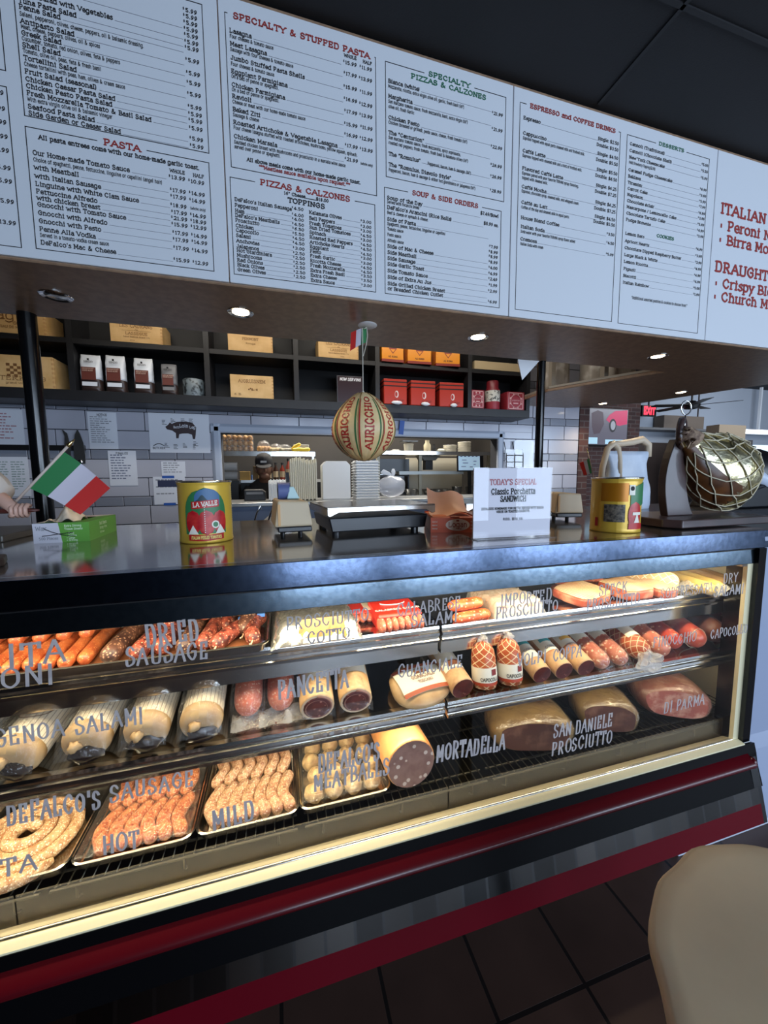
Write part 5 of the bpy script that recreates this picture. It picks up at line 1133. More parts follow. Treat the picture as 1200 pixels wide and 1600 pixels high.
# ---------------------------------------------------------------- on the counter
# tomato cans
def can(label,loc,rz,kind):
    r,h=.078,.188; t=thing('tomato_can',label,'can',loc,rz,'big tomato cans on the counter')
    yel=M('can_yellow',S(228,186,70),.35,.2); n=36
    mb=MB().lathe([(0,.003),(r-.004,.003),(r-.001,.0),(r+.001,.004),(r,.010)]+[(r-(.0012 if k%2 else 0),.012+.0022*k*1.7) for k in range(44)]+[(r,.179),(r+.0015,.183),(r+.001,h)],n).build('can_body',yel,t,smooth='all')
    MB().lathe([(r-.004,h-.006),(r-.003,h),(r+.001,h+.002),(r+.003,h-.001),(r+.001,h-.004)],n).build('top_rim',M('tin_rim',(.74,.72,.66,1),.25,1),t,smooth='all')
    MB().lathe([(0,h-.012),(r-.005,h-.012),(r-.004,h-.002)],n).build('inside',M('tin_inside',S(196,180,160),.4,.4),t,smooth='all')
    q=r+.0012; TT=lambda u,v:(math.sin(u/q)*q,-math.cos(u/q)*q,v)
    ql=[r+.0010]
    def patch(nm,f,mat,par=None,lift=0,nu=20,nv=10):
        mb=MB(); Q=q+lift
        vs=[]
        for j in range(nv+1):
            for i in range(nu+1): u,v=f(i/nu,j/nv); vs.append((math.sin(u/q)*Q,-math.cos(u/q)*Q,v))
        mb.add(vs,[(j*(nu+1)+i,j*(nu+1)+i+1,(j+1)*(nu+1)+i+1,(j+1)*(nu+1)+i) for j in range(nv) for i in range(nu)]); return mb.build(nm,mat,par or t,smooth='all')
    oval=lambda cu,cv,a,b,p=1.:(lambda s,tt:(cu+a*(2*s-1)*math.sqrt(max(0,1-(2*tt-1)**2))**p,cv+b*(2*tt-1)))
    green=M('can_green',S(52,120,72),.4); red=M('can_red',S(190,34,34),.4); sky=M('can_sky',S(70,110,150),.45); tomato=M('tomato_print',S(176,24,34),.35,noise=(40,S(210,60,50),.4,.7)); hill=M('hill_print',S(40,66,74),.5); wht=M('can_white',S(236,230,214),.45)
    def front(c0):
        patch('label_arch',lambda s,tt:(c0+.060*(2*s-1)*(1 if tt<.5 else math.sqrt(max(0,1-((tt-.5)*2)**2))),.030+.140*tt),green)
        patch('sky_picture',lambda s,tt:(c0+.006+.036*(2*s-1)*(1 if tt<.4 else math.sqrt(max(0,1-((tt-.4)/.6)**2))),.118+.050*tt),sky,lift=.0004)
        patch('hill_picture',lambda s,tt:(c0+.026*(2*s-1),.116+tt*(.014+.018*math.exp(-((2*s-.7)/.4)**2))),hill,lift=.0008)
        for k,(u,v,a,b) in enumerate(((-.036,.066,.021,.036),(.002,.064,.023,.038),(.040,.066,.020,.035))):
            patch('tomato_picture',oval(c0+u,v,a,b,.8),tomato,lift=.0008+.0003*k)
            patch('leaf_picture',lambda s,tt:(c0+u+.015*(2*s-1)*(1-tt),.030+.028*tt),wht if k!=1 else wht,lift=.002) if k!=1 else None
        patch('name_banner',lambda s,tt:(c0-.038+.076*s+.0,.106+.022*tt+.006*s),red,lift=.0020)
        mb=MB(); Q=q+.0030; mb.text('LA VALLE',lambda u,v:(math.sin((u+c0)/q)*Q,-math.cos((u+c0)/q)*Q,.112+v+.08*(u+.03)),.013,align='C',width=.066,wt=1.4,slab=True); mb.build('brand_lettering',wht,t)
        patch('red_banner',lambda s,tt:(c0-.050+.100*s,.012+.018*tt-.003*math.sin(PI*s)),red,lift=.0020)
        mb=MB(); mb.text('ITALIAN PEELED TOMATOES',lambda u,v:(math.sin((u+c0)/q)*Q,-math.cos((u+c0)/q)*Q,.015+v),.009,align='C',width=.084,wt=1.3); mb.build('banner_lettering',M('can_print_yellow',S(244,214,120),.5),t)
        patch('seal',oval(c0+.026,.058,.011,.012,1),wht,lift=.0024); patch('seal_centre',oval(c0+.026,.058,.007,.008,1),green,lift=.0028)
        mb=MB()
        for k in range(14): mb.add([TT(c0-.004,.034+k*.0068),TT(c0-.0015,.034+k*.0068),TT(c0-.0015,.037+k*.0068),TT(c0-.004,.037+k*.0068)],[(0,1,2,3)])
        mb.T=None; mb.v=[(x*1.04,y*1.04,z) for x,y,z in mb.v]; mb.build('dotted_line',wht,t)
    if kind=='front': front(.0)
    else:
        patch('photo_print',lambda s,tt:(-.040+.064*s,.038+.060*tt),M('grey_photo_print',S(120,110,96),.5,noise=(90,S(50,46,44),.4,.6)))
        patch('orange_panel',lambda s,tt:(-.052+.084*s,.108+.062*tt),M('amber_panel',S(190,120,24),.35,.3))
        patch('green_panel',lambda s,tt:(.040+.07*s,.10+.075*tt-.02*(1-s)),green)
        patch('tomato_picture',oval(.060,.062,.026,.045,.8),tomato,lift=.0006); patch('red_banner',lambda s,tt:(.036+.06*s,.014+.02*tt),red,lift=.001)
        patch('leaf_picture',lambda s,tt:(.066+.012*(2*s-1)*(1-tt),.036+.034*tt),wht,lift=.0016); patch('banner_print',lambda s,tt:(.048+.034*s,.062+.010*tt),wht,lift=.0018)
        patch('white_square',lambda s,tt:(.034+.020*s,.130+.034*tt),wht,lift=.0008); patch('black_round',oval(.044,.152,.007,.008),ink,lift=.0012)
        patch('red_spot',lambda s,tt:(-.072+.012*s,.02+.03*tt),red,lift=.0006)
    return t
can('yellow tomato can with red tomatoes on its label, between the glove box and the scale',(-.225,1.305,CT),.16,'front')
can('yellow tomato can with a grey photo on its label, beside the hanging-ham stand',(1.155,1.062,CT),-.75,'back')
# glove / tissue carton
t=thing('tissue_box','open white and green carton of tissue sheets at the near end of the counter','box',(-.667,1.525,CT),rot=(0,0,.06))
gb=M('carton_green',S(96,160,60),.5); wb=M('carton_white',S(208,206,216),.5); w,d,h=.145,.25,.062
mb=MB(); mb.prism([(-w/2,0),(w/2,0),(w/2,h),(-w/2,h)],-d/2,d/2,'y'); mb.v=mb.v; mb.f=mb.f[:1]+mb.f[2:] if False else mb.f
mb=MB(); mb.quad((-w/2,-d/2,0),(0,-d/2,0),(-.008,-d/2,h),(-w/2,-d/2,h),mi=1); mb.quad((0,-d/2,0),(w/2,-d/2,0),(w/2,-d/2,h),(-.008,-d/2,h),mi=0)
mb.quad((w/2,-d/2,0),(w/2,d/2,0),(w/2,d/2,h),(w/2,-d/2,h)); mb.quad((w/2,d/2,0),(-w/2,d/2,0),(-w/2,d/2,h),(w/2,d/2,h)); mb.quad((-w/2,d/2,0),(-w/2,-d/2,0),(-w/2,-d/2,h),(-w/2,d/2,h),mi=1); mb.quad((-w/2,-d/2,.0005),(-w/2,d/2,.0005),(w/2,d/2,.0005),(w/2,-d/2,.0005))
o=[(-w/2,-d/2),(w/2,-d/2),(w/2,d/2),(-w/2,d/2)]; i_=[(math.cos(a)*.045,math.sin(a)*.09) for a in [-PI*.75,-PI/4,PI/4,PI*.75]]
for k in range(4): k2=(k+1)%4; mb.add([(o[k][0],o[k][1],h),(o[k2][0],o[k2][1],h),(i_[k2][0],i_[k2][1],h),(i_[k][0],i_[k][1],h)],[(0,1,2,3)],0 if k<2 else 1)
mb.build('carton',[gb,wb],t)
MB().box(-.06,.06,-.11,.11,.004,.04).build('sheet_stack',paper,t)
sheet('pulled_tissue',t,-.055,.03,-.10,.03,lambda x,y:h-.005+.045*math.exp(-((x+.01)/.03)**2-((y+.04)/.05)**2)+.008*math.sin(x*120+y*60),M('cream_tissue',S(226,212,190),.7),18,18,.004,31)
mb=MB(); T=plane_T(-w/2+.008,-d/2-.0008,.0); mb.text('Wax',lambda u,v:T(u,v+.040),.012,xs=.8,slab=True); mb.text('500 Pieces',lambda u,v:T(u+.006,v+.010),.008,xs=.8,slab=True); mb.build('grey_print',inkg,t)
mb=MB(); T=plane_T(.008,-d/2-.0008,.0)
mb.text('Extra Strong',lambda u,v:T(u,v+.049),.0062,xs=.8); mb.text('Tissue Sheets',lambda u,v:T(u,v+.039),.0062,xs=.8)
for k,s_ in enumerate(('Food','Service','Large','Grilling')): mb.text('+ '+s_,lambda u,v:T(u+.004,v+.026-.0075*k),.0052,xs=.8)
T2=plane_T(w/2+.0008,-.06,.0,(0,1,0)); mb.text('Deli Sheets',lambda u,v:T2(u+.02,v+.042),.010,xs=.8); mb.text('Strong + Pure',lambda u,v:T2(u+.02,v+.028),.008,xs=.8); mb.text('500 Sheets',lambda u,v:T2(u+.02,v+.014),.006,xs=.8); mb.build('white_print',M('pale_green_print',S(220,236,206),.5),t)
mb=MB(); mb.sweep([(-.05,-d/2-.001,.022),(-.03,-d/2-.001,.024),(.0,-d/2-.001,.028),(.03,-d/2-.001,.030)],.0012,4); mb.sweep([(-.045,-d/2-.001,.046),(-.025,-d/2-.001,.034),(.0,-d/2-.001,.024),(.035,-d/2-.001,.018)],.0012,4); mb.build('pen_cross',ink,t)
# label scale with its printer, orange wax-paper box, special sign, second scale
def scale(label,loc,rz,w,d,h,group,side):
    t=thing('platter_scale',label,'scale',loc,rz,group); dk=M('scale_black',S(22,23,28),.35)
    mb=MB(); mb.prism([(-w/2+.02,.012),(w/2-.03,.012),(w/2-.02,h*.62),(-w/2+.01,h*.62)],-d/2+.02,d/2-.02,'y'); mb.build('body',side,t,bevel=.004)
    for x in (-w/2+.04,w/2-.06):
        for y in (-d/2+.05,d/2-.05): MB().lathe([(0,0),(.014,0),(.014,.014),(0,.014)],12,0,(x,y,0)).build('foot',dk,t)
    mb=MB(); z=h
    mb.box(-w/2,w/2,-d/2,d/2,z-.006,z); mb.prism([(-w/2,z-.026),(-w/2+.008,z-.032),(-w/2+.04,z-.018),(w/2-.04,z-.018),(w/2-.012,z-.034),(w/2,z-.030),(w/2,z-.003),(-w/2,z-.003)],-d/2-.002,-d/2+.003,'y'); mb.box(w/2-.003,w/2,-d/2,d/2,z-.028,z); mb.box(-w/2,-w/2+.003,-d/2,d/2,z-.028,z)
    mb.build('platter',M('platter_steel',(.60,.57,.53,1),.2,1),t,bevel=.0015,seg=1); return t
scale('steel platter scale with a black body in the middle of the counter',(.335,1.40,CT),.10,.40,.31,.098,'platter scales on the counter',M('scale_black',S(22,23,28),.35))
scale('platter scale with an orange-brown side behind the special sign',(.90,1.53,CT),.0,.33,.30,.085,'platter scales on the counter',M('orange_brown_side',S(176,120,84),.45))
def printer(label,loc,rz,blue=True):
    t=thing('label_printer',label,'label printer',loc,rz,'label printers beside the scales')
    MB().prism([(-.05,.016),(.062,.016),(.060,.035),(-.052,.035)],-.07,.12,'y').build('dark_foot',M('scale_black',S(22,23,28),.35),t,bevel=.004)
    MB().prism([(-.062,.035),(.064,.035),(.050,.118),(-.050,.122)],-.075,.125,'y').build('housing',kraft,t,bevel=.006)
    MB().box(-.05,-.052+.01,-.078,-.074,.04,.11).build('edge_strip',M('tan_edge',S(214,164,104),.5),t); 
    for x in (-.03,.03): MB().lathe([(0,0),(.008,0),(.008,.018)],10,0,(x,.0,0)).build('foot',black,t)
    if blue:
        o=MB(); o.T=Matrix.Translation((-.018,.05,.150))@Matrix.Rotation(PI/2,4,'Y'); o.lathe([(.010,-.02),(.030,-.02),(.030,.02),(.010,.02)],22).build('label_roll',M('blue_roll',S(90,102,150),.5),t,smooth=True)
        MB().prism([(.12,.12),(.14,.215),(.132,.217),(.09,.125)],-.0,.012,'x').build('roll_arm',steel,t); MB().prism([(-.01,.122),(.035,.122),(.015,.165),(.0,.165)],.02,.08,'y').build('roll_guard',M('pale_teal_plastic',S(176,206,206),.4),t,bevel=.003)
    return t
printer('beige label printer with a blue roll, touching the middle scale',(.04,1.345,CT),.08)
printer('beige label printer behind the special sign and the second can',(1.215,1.40,CT),-.25,False)
MB_=tag(MB().lathe([(.018,-.022),(.055,-.022),(.055,.022),(.018,.022)],26).build('tape_roll',M('dark_blue_tape',S(40,52,84),.45),None,smooth=True,loc=(1.245,1.66,CT+.056),rot=(PI/2,0,.3)),'dark blue roll of tape standing behind the beige printer','tape roll')
t=thing('paper_box','open orange box of wax paper with one sheet sticking up','box',(.632,1.325,CT),rot=(0,0,-.30))
org=M('carton_orange',S(206,84,44),.5); w,d,h=.165,.27,.052
mb=MB(); mb.quad((-w/2,-d/2,0),(w/2,-d/2,0),(w/2,-d/2,h),(-w/2,-d/2,h)); mb.quad((-w/2,d/2,0),(-w/2,-d/2,0),(-w/2,-d/2,h),(-w/2,d/2,h)); mb.quad((w/2,-d/2,0),(w/2,d/2,0),(w/2,d/2,h),(w/2,-d/2,h)); mb.quad((w/2,d/2,0),(-w/2,d/2,0),(-w/2,d/2,h),(w/2,d/2,h)); mb.quad((-w/2,-d/2,.0005),(w/2,-d/2,.0005),(w/2,d/2,.0005),(-w/2,d/2,.0005)); mb.quad((-w/2,-d/2,h),(w/2,-d/2,h),(w/2,-d/2+.05,h),(-w/2,-d/2+.05,h)); mb.build('carton',org,t)
MB().box(-w/2+.004,w/2-.004,-d/2+.05,d/2-.004,.003,h-.004).build('sheet_stack',M('orange_paper',S(226,120,70),.6),t)
sheet('raised_sheet',t,-.075,.075,-.06,.12,lambda x,y:h+.002+.10*max(0,(y-.0)/.12)**1.6*(1-.4*(x+.075)/.15)+.012*math.sin(x*40),M('peach_paper',S(236,176,146),.6),16,16,.0012,33)
mb=MB(); e=[]; y=-d/2-.001
mb.add([(math.cos(2*PI*k/28)*.042+.012,y,.027+math.sin(2*PI*k/28)*.021) for k in range(28)],[tuple(range(28))]); ov=mb.build('label_oval',M('pale_oval',S(238,214,196),.5),t)
mb=MB(); mb.text('Logan',plane_T(.012,y-.0008,.020),.017,align='C',xs=.9,wt=1.2); mb.text('wax',plane_T(.02,y-.0008,.0105),.006,align='C'); mb.box(.007,.017,y-.0012,y-.0006,.039,.045); mb.build('label_print',M('red_brown_print',S(170,66,44),.5),ov)
mb=MB(); 
for k in range(3): mb.text('Food Wrap',plane_T(.058,y-.0004,.012+.012*k),.0042,xs=.7); mb.text('Interfold',plane_T(-.078,y-.0004,.012+.012*k),.0042,xs=.7)
mb.build('pale_print',M('pale_oval',S(238,214,196),.5),t)
MB().box(-.012,.018,-d/2-.001,-d/2+.03,h,h+.004).build('thumb_tab',M('dark_orange_tab',S(160,60,34),.5),t)
# acrylic special sign
t=thing('counter_sign','clear acrylic stand holding a white special-sandwich sheet','sign',(.715,1.035,CT),rot=(0,0,-.03))
acr=clear('acrylic',refl=1.28,rough=.0)
MB().box(-.137,.137,-.003,.003,.004,.222).build('paper_sheet',M('sign_paper',S(214,212,222),.55),t)
f=MB(); f.box(-.14,.14,-.0065,-.0045,.0,.225); f.box(-.14,.14,.0045,.0065,.0,.225); f.box(-.14,.14,-.035,.05,.0,.003); f.build('acrylic_holder',acr,t,bevel=.0006,seg=1)
mb=MB(); T=lambda z:plane_T(0,-.0037,z); mb.text("TODAY'S SPECIAL",T(.170),.017,align='C',width=.165,wt=1.3,slab=True); mb.build('red_heading',M('faded_red_print',S(176,96,104),.6),t)
mb=MB(); mb.text('Classic Porchetta',T(.141),.0165,align='C',width=.155,wt=1.5,slab=True); mb.text('SANDWICH',T(.118),.0165,align='C',width=.09,wt=1.5,slab=True); mb.box(-.078,.078,-.004,-.0035,.1385,.1395); mb.box(-.046,.046,-.004,-.0035,.1155,.1165)
mb.text("DEFALCO'S HOMEMADE PORCHETTA SERVED WITH SALSA",T(.092),.0072,align='C',width=.222,wt=1.5); mb.text('VERDE ON TOASTED CIABATTA',T(.082),.0072,align='C',width=.118,wt=1.5); mb.text('REG. $16.99',T(.058),.0072,align='C',width=.07,wt=1.5); mb.build('printed_text',ink,t)
# ham on its stand
wd=M('dark_stained_wood',S(70,50,48),.42,noise=(7,S(50,36,36),.35,.65),coat=.2)
t=thing('ham_stand','dark wooden ham stand with a curved upright and a steel ring','stand',(1.56,1.13,CT))
mb=MB(); mb.T=Matrix.Rotation(-.10,4,'Z'); mb.prism([(-.20,-.11),(-.16,-.155),(.30,-.105),(.32,-.06),(.30,.13),(-.10,.16),(-.20,.10)],.004,.034,'z'); mb.build('base',wd,t,bevel=.004)
o=[]; 
for k in range(13): q=k/12; o.append((-.085-.030*math.sin(PI*q*.9)+.030*q*q,.034+.30*q))
i_=[]
for k in range(13): q=k/12; i_.append((.055-.085*math.sin(PI*q*.5)**.8+.055*q*q-.005,.034+.30*q))
mb=MB(); mb.prism(o+i_[::-1],-.016,.016,'y'); mb.build('upright',wd,t,bevel=.003)
mb=MB(); mb.T=Matrix.Translation((-.02,.0,.355))@Matrix.Rotation(.5,4,'Z')@Matrix.Rotation(PI/2,4,'X'); mb.sweep([(math.cos(2*PI*k/28)*.058,math.sin(2*PI*k/28)*.058,0) for k in range(29)],.011,10,caps=False); mb.build('neck_ring',wd,t,smooth='all')
mb=MB(); mb.sweep([(-.02+.0+math.cos(2*PI*k/20)*.026,-.01,.455+math.sin(2*PI*k/20)*.026) for k in range(21)],.0026,7,caps=False); mb.sweep([(-.02,-.01,.43),(-.03,-.015,.40),(-.035,-.02,.385)],.0025,6); mb.build('hanging_ring',chrome,t,smooth='all')
goldf=M('gold_foil',(.74,.64,.34,1),.28,1,noise=(12,(.86,.80,.56,1),.42,.62),bump=(34,1.0))
t=thing('cured_ham','cured ham in gold foil and white netting hung on the wooden stand','ham',(1.56,1.13,CT))
# centre line from the shank (by the ring) to the butt
CL=[(-.035,-.015,.345),(.005,-.02,.318),(.05,-.02,.275),(.11,-.02,.235),(.18,-.02,.205),(.25,-.02,.195),(.305,-.02,.20),(.325,-.02,.205)]; RD=[.030,.048,.082,.128,.148,.140,.098,.03]; RD=[.028,.050,.092,.134,.152,.146,.108,.02]
def hampt(s,a,lift=0):
    k=min(int(s*7),6); f_=s*7-k; f_=f_*f_*(3-2*f_) if 0 else f_
    c=[CL[k][i]+(CL[k+1][i]-CL[k][i])*f_ for i in range(3)]; r=RD[k]+(RD[k+1]-RD[k])*f_+lift
    k0,k1=max(k-1,0),min(k+2,7); T=Vector(CL[k1])-Vector(CL[k0]); T.normalize(); U=Vector((0,0,1)); U=(U-T*U.dot(T)).normalized(); V=T.cross(U)
    q=1+.05*math.sin(3*a+s*5); return Vector(c)+U*math.cos(a)*r*q*1.0+V*math.sin(a)*r*q*.62
mb=MB(); ns,na=42,32; vs=[hampt(min(.9999,i/ns),2*PI*j/na) for i in range(ns+1) for j in range(na)]
mb.add(vs,[(i*na+j,i*na+(j+1)%na,(i+1)*na+(j+1)%na,(i+1)*na+j) for i in range(ns) for j in range(na)]); body=mb.build('foil_wrapped_body',goldf,t,smooth='all')
mb=MB(); vs=[hampt(.08+.50*i/16,PI*.62+PI*.55*j/12,.001) for i in range(17) for j in range(13)]; mb.add(vs,[(i*13+j,i*13+j+1,(i+1)*13+j+1,(i+1)*13+j) for i in range(16) for j in range(12)]); mb.build('brown_rind',M('brown_rind',S(104,62,30),.35,noise=(14,S(70,42,24),.4,.65)),t,smooth='all')
mb=MB(); vs=[hampt(.62+.26*i/12,PI*1.18+PI*.46*j/12,.0015) for i in range(13) for j in range(13)]; mb.add(vs,[(i*13+j,i*13+j+1,(i+1)*13+j+1,(i+1)*13+j) for i in range(12) for j in range(12)]); mb.build('paper_label',M('ham_label',S(206,204,188),.45,noise=(26,S(150,150,170),.5,.7)),t,smooth='all')
mb=MB(); vs=[hampt(.66+.10*i/6,PI*1.30+PI*.2*j/12,.003) for i in range(7) for j in range(13)]; mb.add(vs,[(i*13+j,i*13+j+1,(i+1)*13+j+1,(i+1)*13+j) for i in range(6) for j in range(12)]); mb.build('red_label_mark',M('label_crimson',S(150,30,50),.5),t,smooth='all')
mb=MB(); nd=11
for k in range(nd):
    for sg in (1,-1): mb.sweep([hampt(.16+.80*i/26,2*PI*k/nd+sg*i/26*2*PI*.36,.004) for i in range(27)],.0024,5)
mb.build('net',M('net_cord',S(196,186,160),.7),t,smooth='all')
mb=MB(); mb.sweep([(-.06,-.025,.352),(-.03,-.02,.35),(.0,-.025,.325)],[.018,.034,.045],12); 
for k in range(9): a=2*PI*k/9; mb.sweep([(-.03,-.02,.345),(-.05+.02*math.cos(a),-.045+.02*math.sin(2*a),.345+.03*math.sin(a)),(-.06+.03*math.cos(a),-.05,.335+.04*math.sin(a))],[.006,.005,.003],6)
mb.build('tied_shank',M('frayed_cord',S(150,126,104),.8,noise=(60,S(96,74,62),.4,.6)),t,smooth='all')
# hanging provolone
t=thing('provolone','big pear-shaped provolone hung on a cord, with red lettering on its rind','cheese',(.414,1.836,1.66))
r,h=.163,.335; 
def prof(z): 
    q=z/h; return r*(math.sin(PI*min(1,max(0,q))**.92)**.62)*(1-.10*q) if 0<q<1 else .004
NS=8
def cz(a,z,lift=0):
    lob=1-.028*math.exp(-((((a*NS/(2*PI))+.5)%1-.5)/.06)**2)
    R=prof(z)*lob+lift; return (math.sin(a)*R,-math.cos(a)*R,z)
mb=MB(); nz,na=36,120; vs=[cz(2*PI*j/na,h*(.002+.996*i/nz)) for i in range(nz+1) for j in range(na)]
mb.add(vs,[(i*na+j,i*na+(j+1)%na,(i+1)*na+(j+1)%na,(i+1)*na+j) for i in range(nz) for j in range(na)]+[tuple(range(na))[::-1]]); mb.build('rind',M('waxed_rind',S(236,212,162),.42,noise=(9,S(220,190,134),.35,.7),bump=(60,.25)),t,smooth='all')
rp,gp_,cp=MB(),MB(),MB(); A0=.02
for k in range(NS):
    a=2*PI*k/NS+A0-PI/NS; cp.sweep([cz(a+PI/NS*0,h*(.01+.97*i/24),.002) for i in range(25)],.0022,5)
    for mbx,da in ((gp_,.30),(rp,.42)):
        vs=[];
        for i in range(21):
            z=h*(.06+.80*i/20); vs+= [cz(a+PI/NS+da-.028,z,.0012),cz(a+PI/NS+da+.028,z,.0012)]
        mbx.add(vs,[(2*i,2*i+1,2*i+3,2*i+2) for i in range(20)])
    ac=a+PI/NS-.04
    def TT(u,v): z=.052+u*1.0; R=max(.03,prof(min(max(z,.02),h-.03))); return cz(ac-(v-.0175)/R*(prof(min(max(z,.02),h-.03))/r)**1.0,z,.0016)
    rp.text('AURICCHIO',TT,.040,width=.245,wt=1.35,slab=True)
rp.build('red_lettering',M('rind_red',S(176,48,44),.5),t); gp_.build('green_stripe',M('rind_green',S(64,112,66),.5),t); cp.build('groove_cord',M('groove_brown',S(140,112,70),.6),t)
mb=MB(); mb.sweep([(0,0,h-.012),(.0,0,h+.02),(.001,0,h+.30),(.012,0,.632),(.022,0,.640)],.0024,6); mb.sweep([(.004,0,h+.17),(.018,0,h+.22),(.026,0,.60),(.022,0,.640)],.0018,5); mb.lathe([(.010,h-.02),(.012,h-.008),(.004,h+.005)],10); mb.build('cord',M('white_cord',S(206,200,186),.7),t,smooth='all')
# Italian flags
fg,fw,fr_=M('flag_green',S(30,118,62),.6),M('flag_white',S(206,200,212),.6),M('flag_red',S(206,44,40),.6)
def flag(label,loc,P4,pole,ball=True,grp='Italian flags',bow=.012,pr=.004):
    """P4: hoist-top, hoist-bottom, fly-bottom, fly-top (local)"""
    t=thing('italian_flag',label,'flag',loc,group=grp); A,B,C_,D=[Vector(p) for p in P4]; n=15; m=8
    nm=['green_band','white_band','red_band']; nor=(D-A).cross(B-A).normalized()
    for b,mat in enumerate((fg,fw,fr_)):
        vs=[]; 
        for s_ in (0,1):
            for i in range(6):
                u=(b+i/5)/3
                for j in range(m+1):
                    v=j/m; p=A.lerp(D,u).lerp(B.lerp(C_,u),v)+nor*(bow*math.sin(u*PI*1.3)*(1-.3*v)+s_*.0008); vs.append(p)
        k=6*(m+1); fs=[]
        for o_ in (0,k): fs+=[(o_+i*(m+1)+j,o_+i*(m+1)+j+1,o_+(i+1)*(m+1)+j+1,o_+(i+1)*(m+1)+j) for i in range(5) for j in range(m)]
        MB().add(vs,fs).build(nm[b],mat,t,smooth='all')
    if pole:
        p0,p1=[Vector(p) for p in pole]; MB().sweep([p0,p1],pr,10).build('pole',M('pale_pole',S(206,190,178),.5),t,smooth='all')
        d=(p1-p0).normalized(); MB().sweep([p1,p1+d*.004,p1+d*.012,p1+d*.03],[pr*1.5,pr*1.7,pr*1.3,pr*.3],10).build('pole_tip',M('brass',(.75,.55,.25,1),.25,1),t,smooth='all')
    return t
flag('Italian flag on a pale stick over the white and green carton',(-.70,1.42,1.50),[(.055,0,.172),(-.045,0,.060),(.075,.03,-.030),(.165,.03,.055)],[(-.098,.0,-.004),(.068,.0,.188)],bow=.012)
flag('tiny Italian paper flag pinned beside the cheese cord under the soffit',(.40,1.85,2.235),[(.040,0,.07),(.036,0,-.0),(-.042,.01,-.042),(-.036,.01,.045)],None,bow=.008)
flag('small Italian flag on a yellow stick behind the second can',(1.70,1.88,1.60),[(.125,0,.085),(.150,0,-.005),(.105,.01,-.02),(.068,.01,.055)],[(.232,0,-.213),(.115,0,.115)],bow=.008,pr=.0025)
# figurine reaching in at the near end
t=thing('chef_figurine','white-sleeved figurine at the edge, its small hand gripping a dark stick','figurine',(-.98,1.44,CT))
skin=M('painted_skin',S(206,164,146),.5); clothm=M('figurine_white',S(206,196,186),.6)
MB().lathe([(.0,0),(.10,0),(.10,.02),(.085,.035),(.08,.16),(.075,.22),(.05,.27),(.032,.285)],20).build('coat',clothm,t,smooth='all')
mb=MB(); mb.ell((0,0,.335),(.045,.048,.055),18,12); mb.ell((0,-.048,.33),(.008,.012,.012),8,6); mb.sweep([(0,0,.27),(0,0,.30)],.026,12)
for s_ in (-1,1): mb.ell((s_*.045,0,.335),(.008,.012,.016),8,6)
mb.build('head',skin,t,smooth='all')
for s_ in (-1,1): MB().ell((s_*.016,-.043,.345),(.005,.004,.005),8,6).build('eye',ink,t)
MB().ell((0,-.044,.315),(.013,.006,.003),8,6).build('mouth',redink,t)
MB().lathe([(.046,.36),(.05,.37),(.05,.40),(.07,.43),(.06,.46),(.0,.47)],18).build('chef_hat',clothm,t,smooth='all')
mb=MB(); mb.sweep([(.045,-.01,.245),(.10,-.02,.205),(.150,-.03,.165),(.175,-.035,.148)],[.045,.058,.052,.040],14); mb.build('sleeve',clothm,t,smooth='all')
mb=MB(); mb.sweep([(.165,-.035,.150),(.20,-.04,.115),(.212,-.042,.104)],[.020,.017,.018],12); mb.ell((.222,-.034,.101),(.021,.012,.020),14,9)
for k in range(4):
    x=.206+.0115*k; l=[1,1.1,1.06,.9][k]
    mb.sweep([(x,-.030,.118),(x+.001,-.046*1.0,.121),(x+.001,-.0575,.112),(x+.001,-.058,.100-.004*l),(x,-.048,.090-.003*l),(x,-.038,.094)],[.0062,.0064,.0062,.006,.0054,.0035],9)
mb.sweep([(.205,-.032,.094),(.196,-.044,.088),(.206,-.054,.090),(.216,-.058,.094)],[.007,.0066,.006,.0035],9)
mb.build('hand',skin,t,smooth='all')
tag(MB().sweep([(-.10,0,0),(.10,0,0),(.13,0,.0),(.15,0,0)],[.008,.008,.006,.003],10).build('wooden_stick',M('dark_red_wood',S(84,40,34),.4),None,smooth='all',loc=(-.86,1.395,CT+.104),rot=(0,.0,.0)),'dark wooden stick gripped in the figurine hand','stick')
tag(MB().box(-.12,.10,-.16,.14,0,.022).build('steel_slab',M('dull_slab',S(96,94,90),.4,.5),None,bevel=.004,loc=(-.945,1.62,CT)),'grey metal slab lying behind the figurine on the counter','slab')
tag(MB().prism([(-.09,-.06),(.06,-.05),(.075,.0),(.05,.055),(-.09,.06)],0,.02,'z').build('cutting_board',M('dark_board',S(50,38,34),.5),None,bevel=.004,loc=(-.69,1.06,CT)),'corner of a small dark board near the counter edge beside the carton','board')
# ---------------------------------------------------------------- black cubby shelf on the back wall
bw=M('black_stained_wood',S(30,30,33),.5,noise=(9,S(22,22,25),.35,.7))
t=thing('wall_shelf','black wooden cubby shelf unit along the tiled wall under the soffit','shelf',(0,3.35,2.135))
Y0,Y1=-.15,.139
MB().box(-2.6,2.376,Y0,Y1,0,.072).build('bottom_board',bw,t,bevel=.002,seg=1); MB().box(-2.6,2.376,Y0+.01,Y1,.39,.428).build('middle_board',bw,t,bevel=.002,seg=1); MB().box(-2.6,2.376,Y0,Y1,.82,.86).build('top_board',bw,t)
for x in (-2.1,-1.365,-.49,.172,.852,1.73,2.357): MB().box(x-.019,x+.019,Y0+.004,Y1,.072,.82).build('upright',bw,t)
MB().box(-2.6,2.376,.128,.139,.072,.82).build('back_panel',M('black_panel',S(16,16,18),.6),t)
SB,SM=2.135+.0722,2.135+.4282
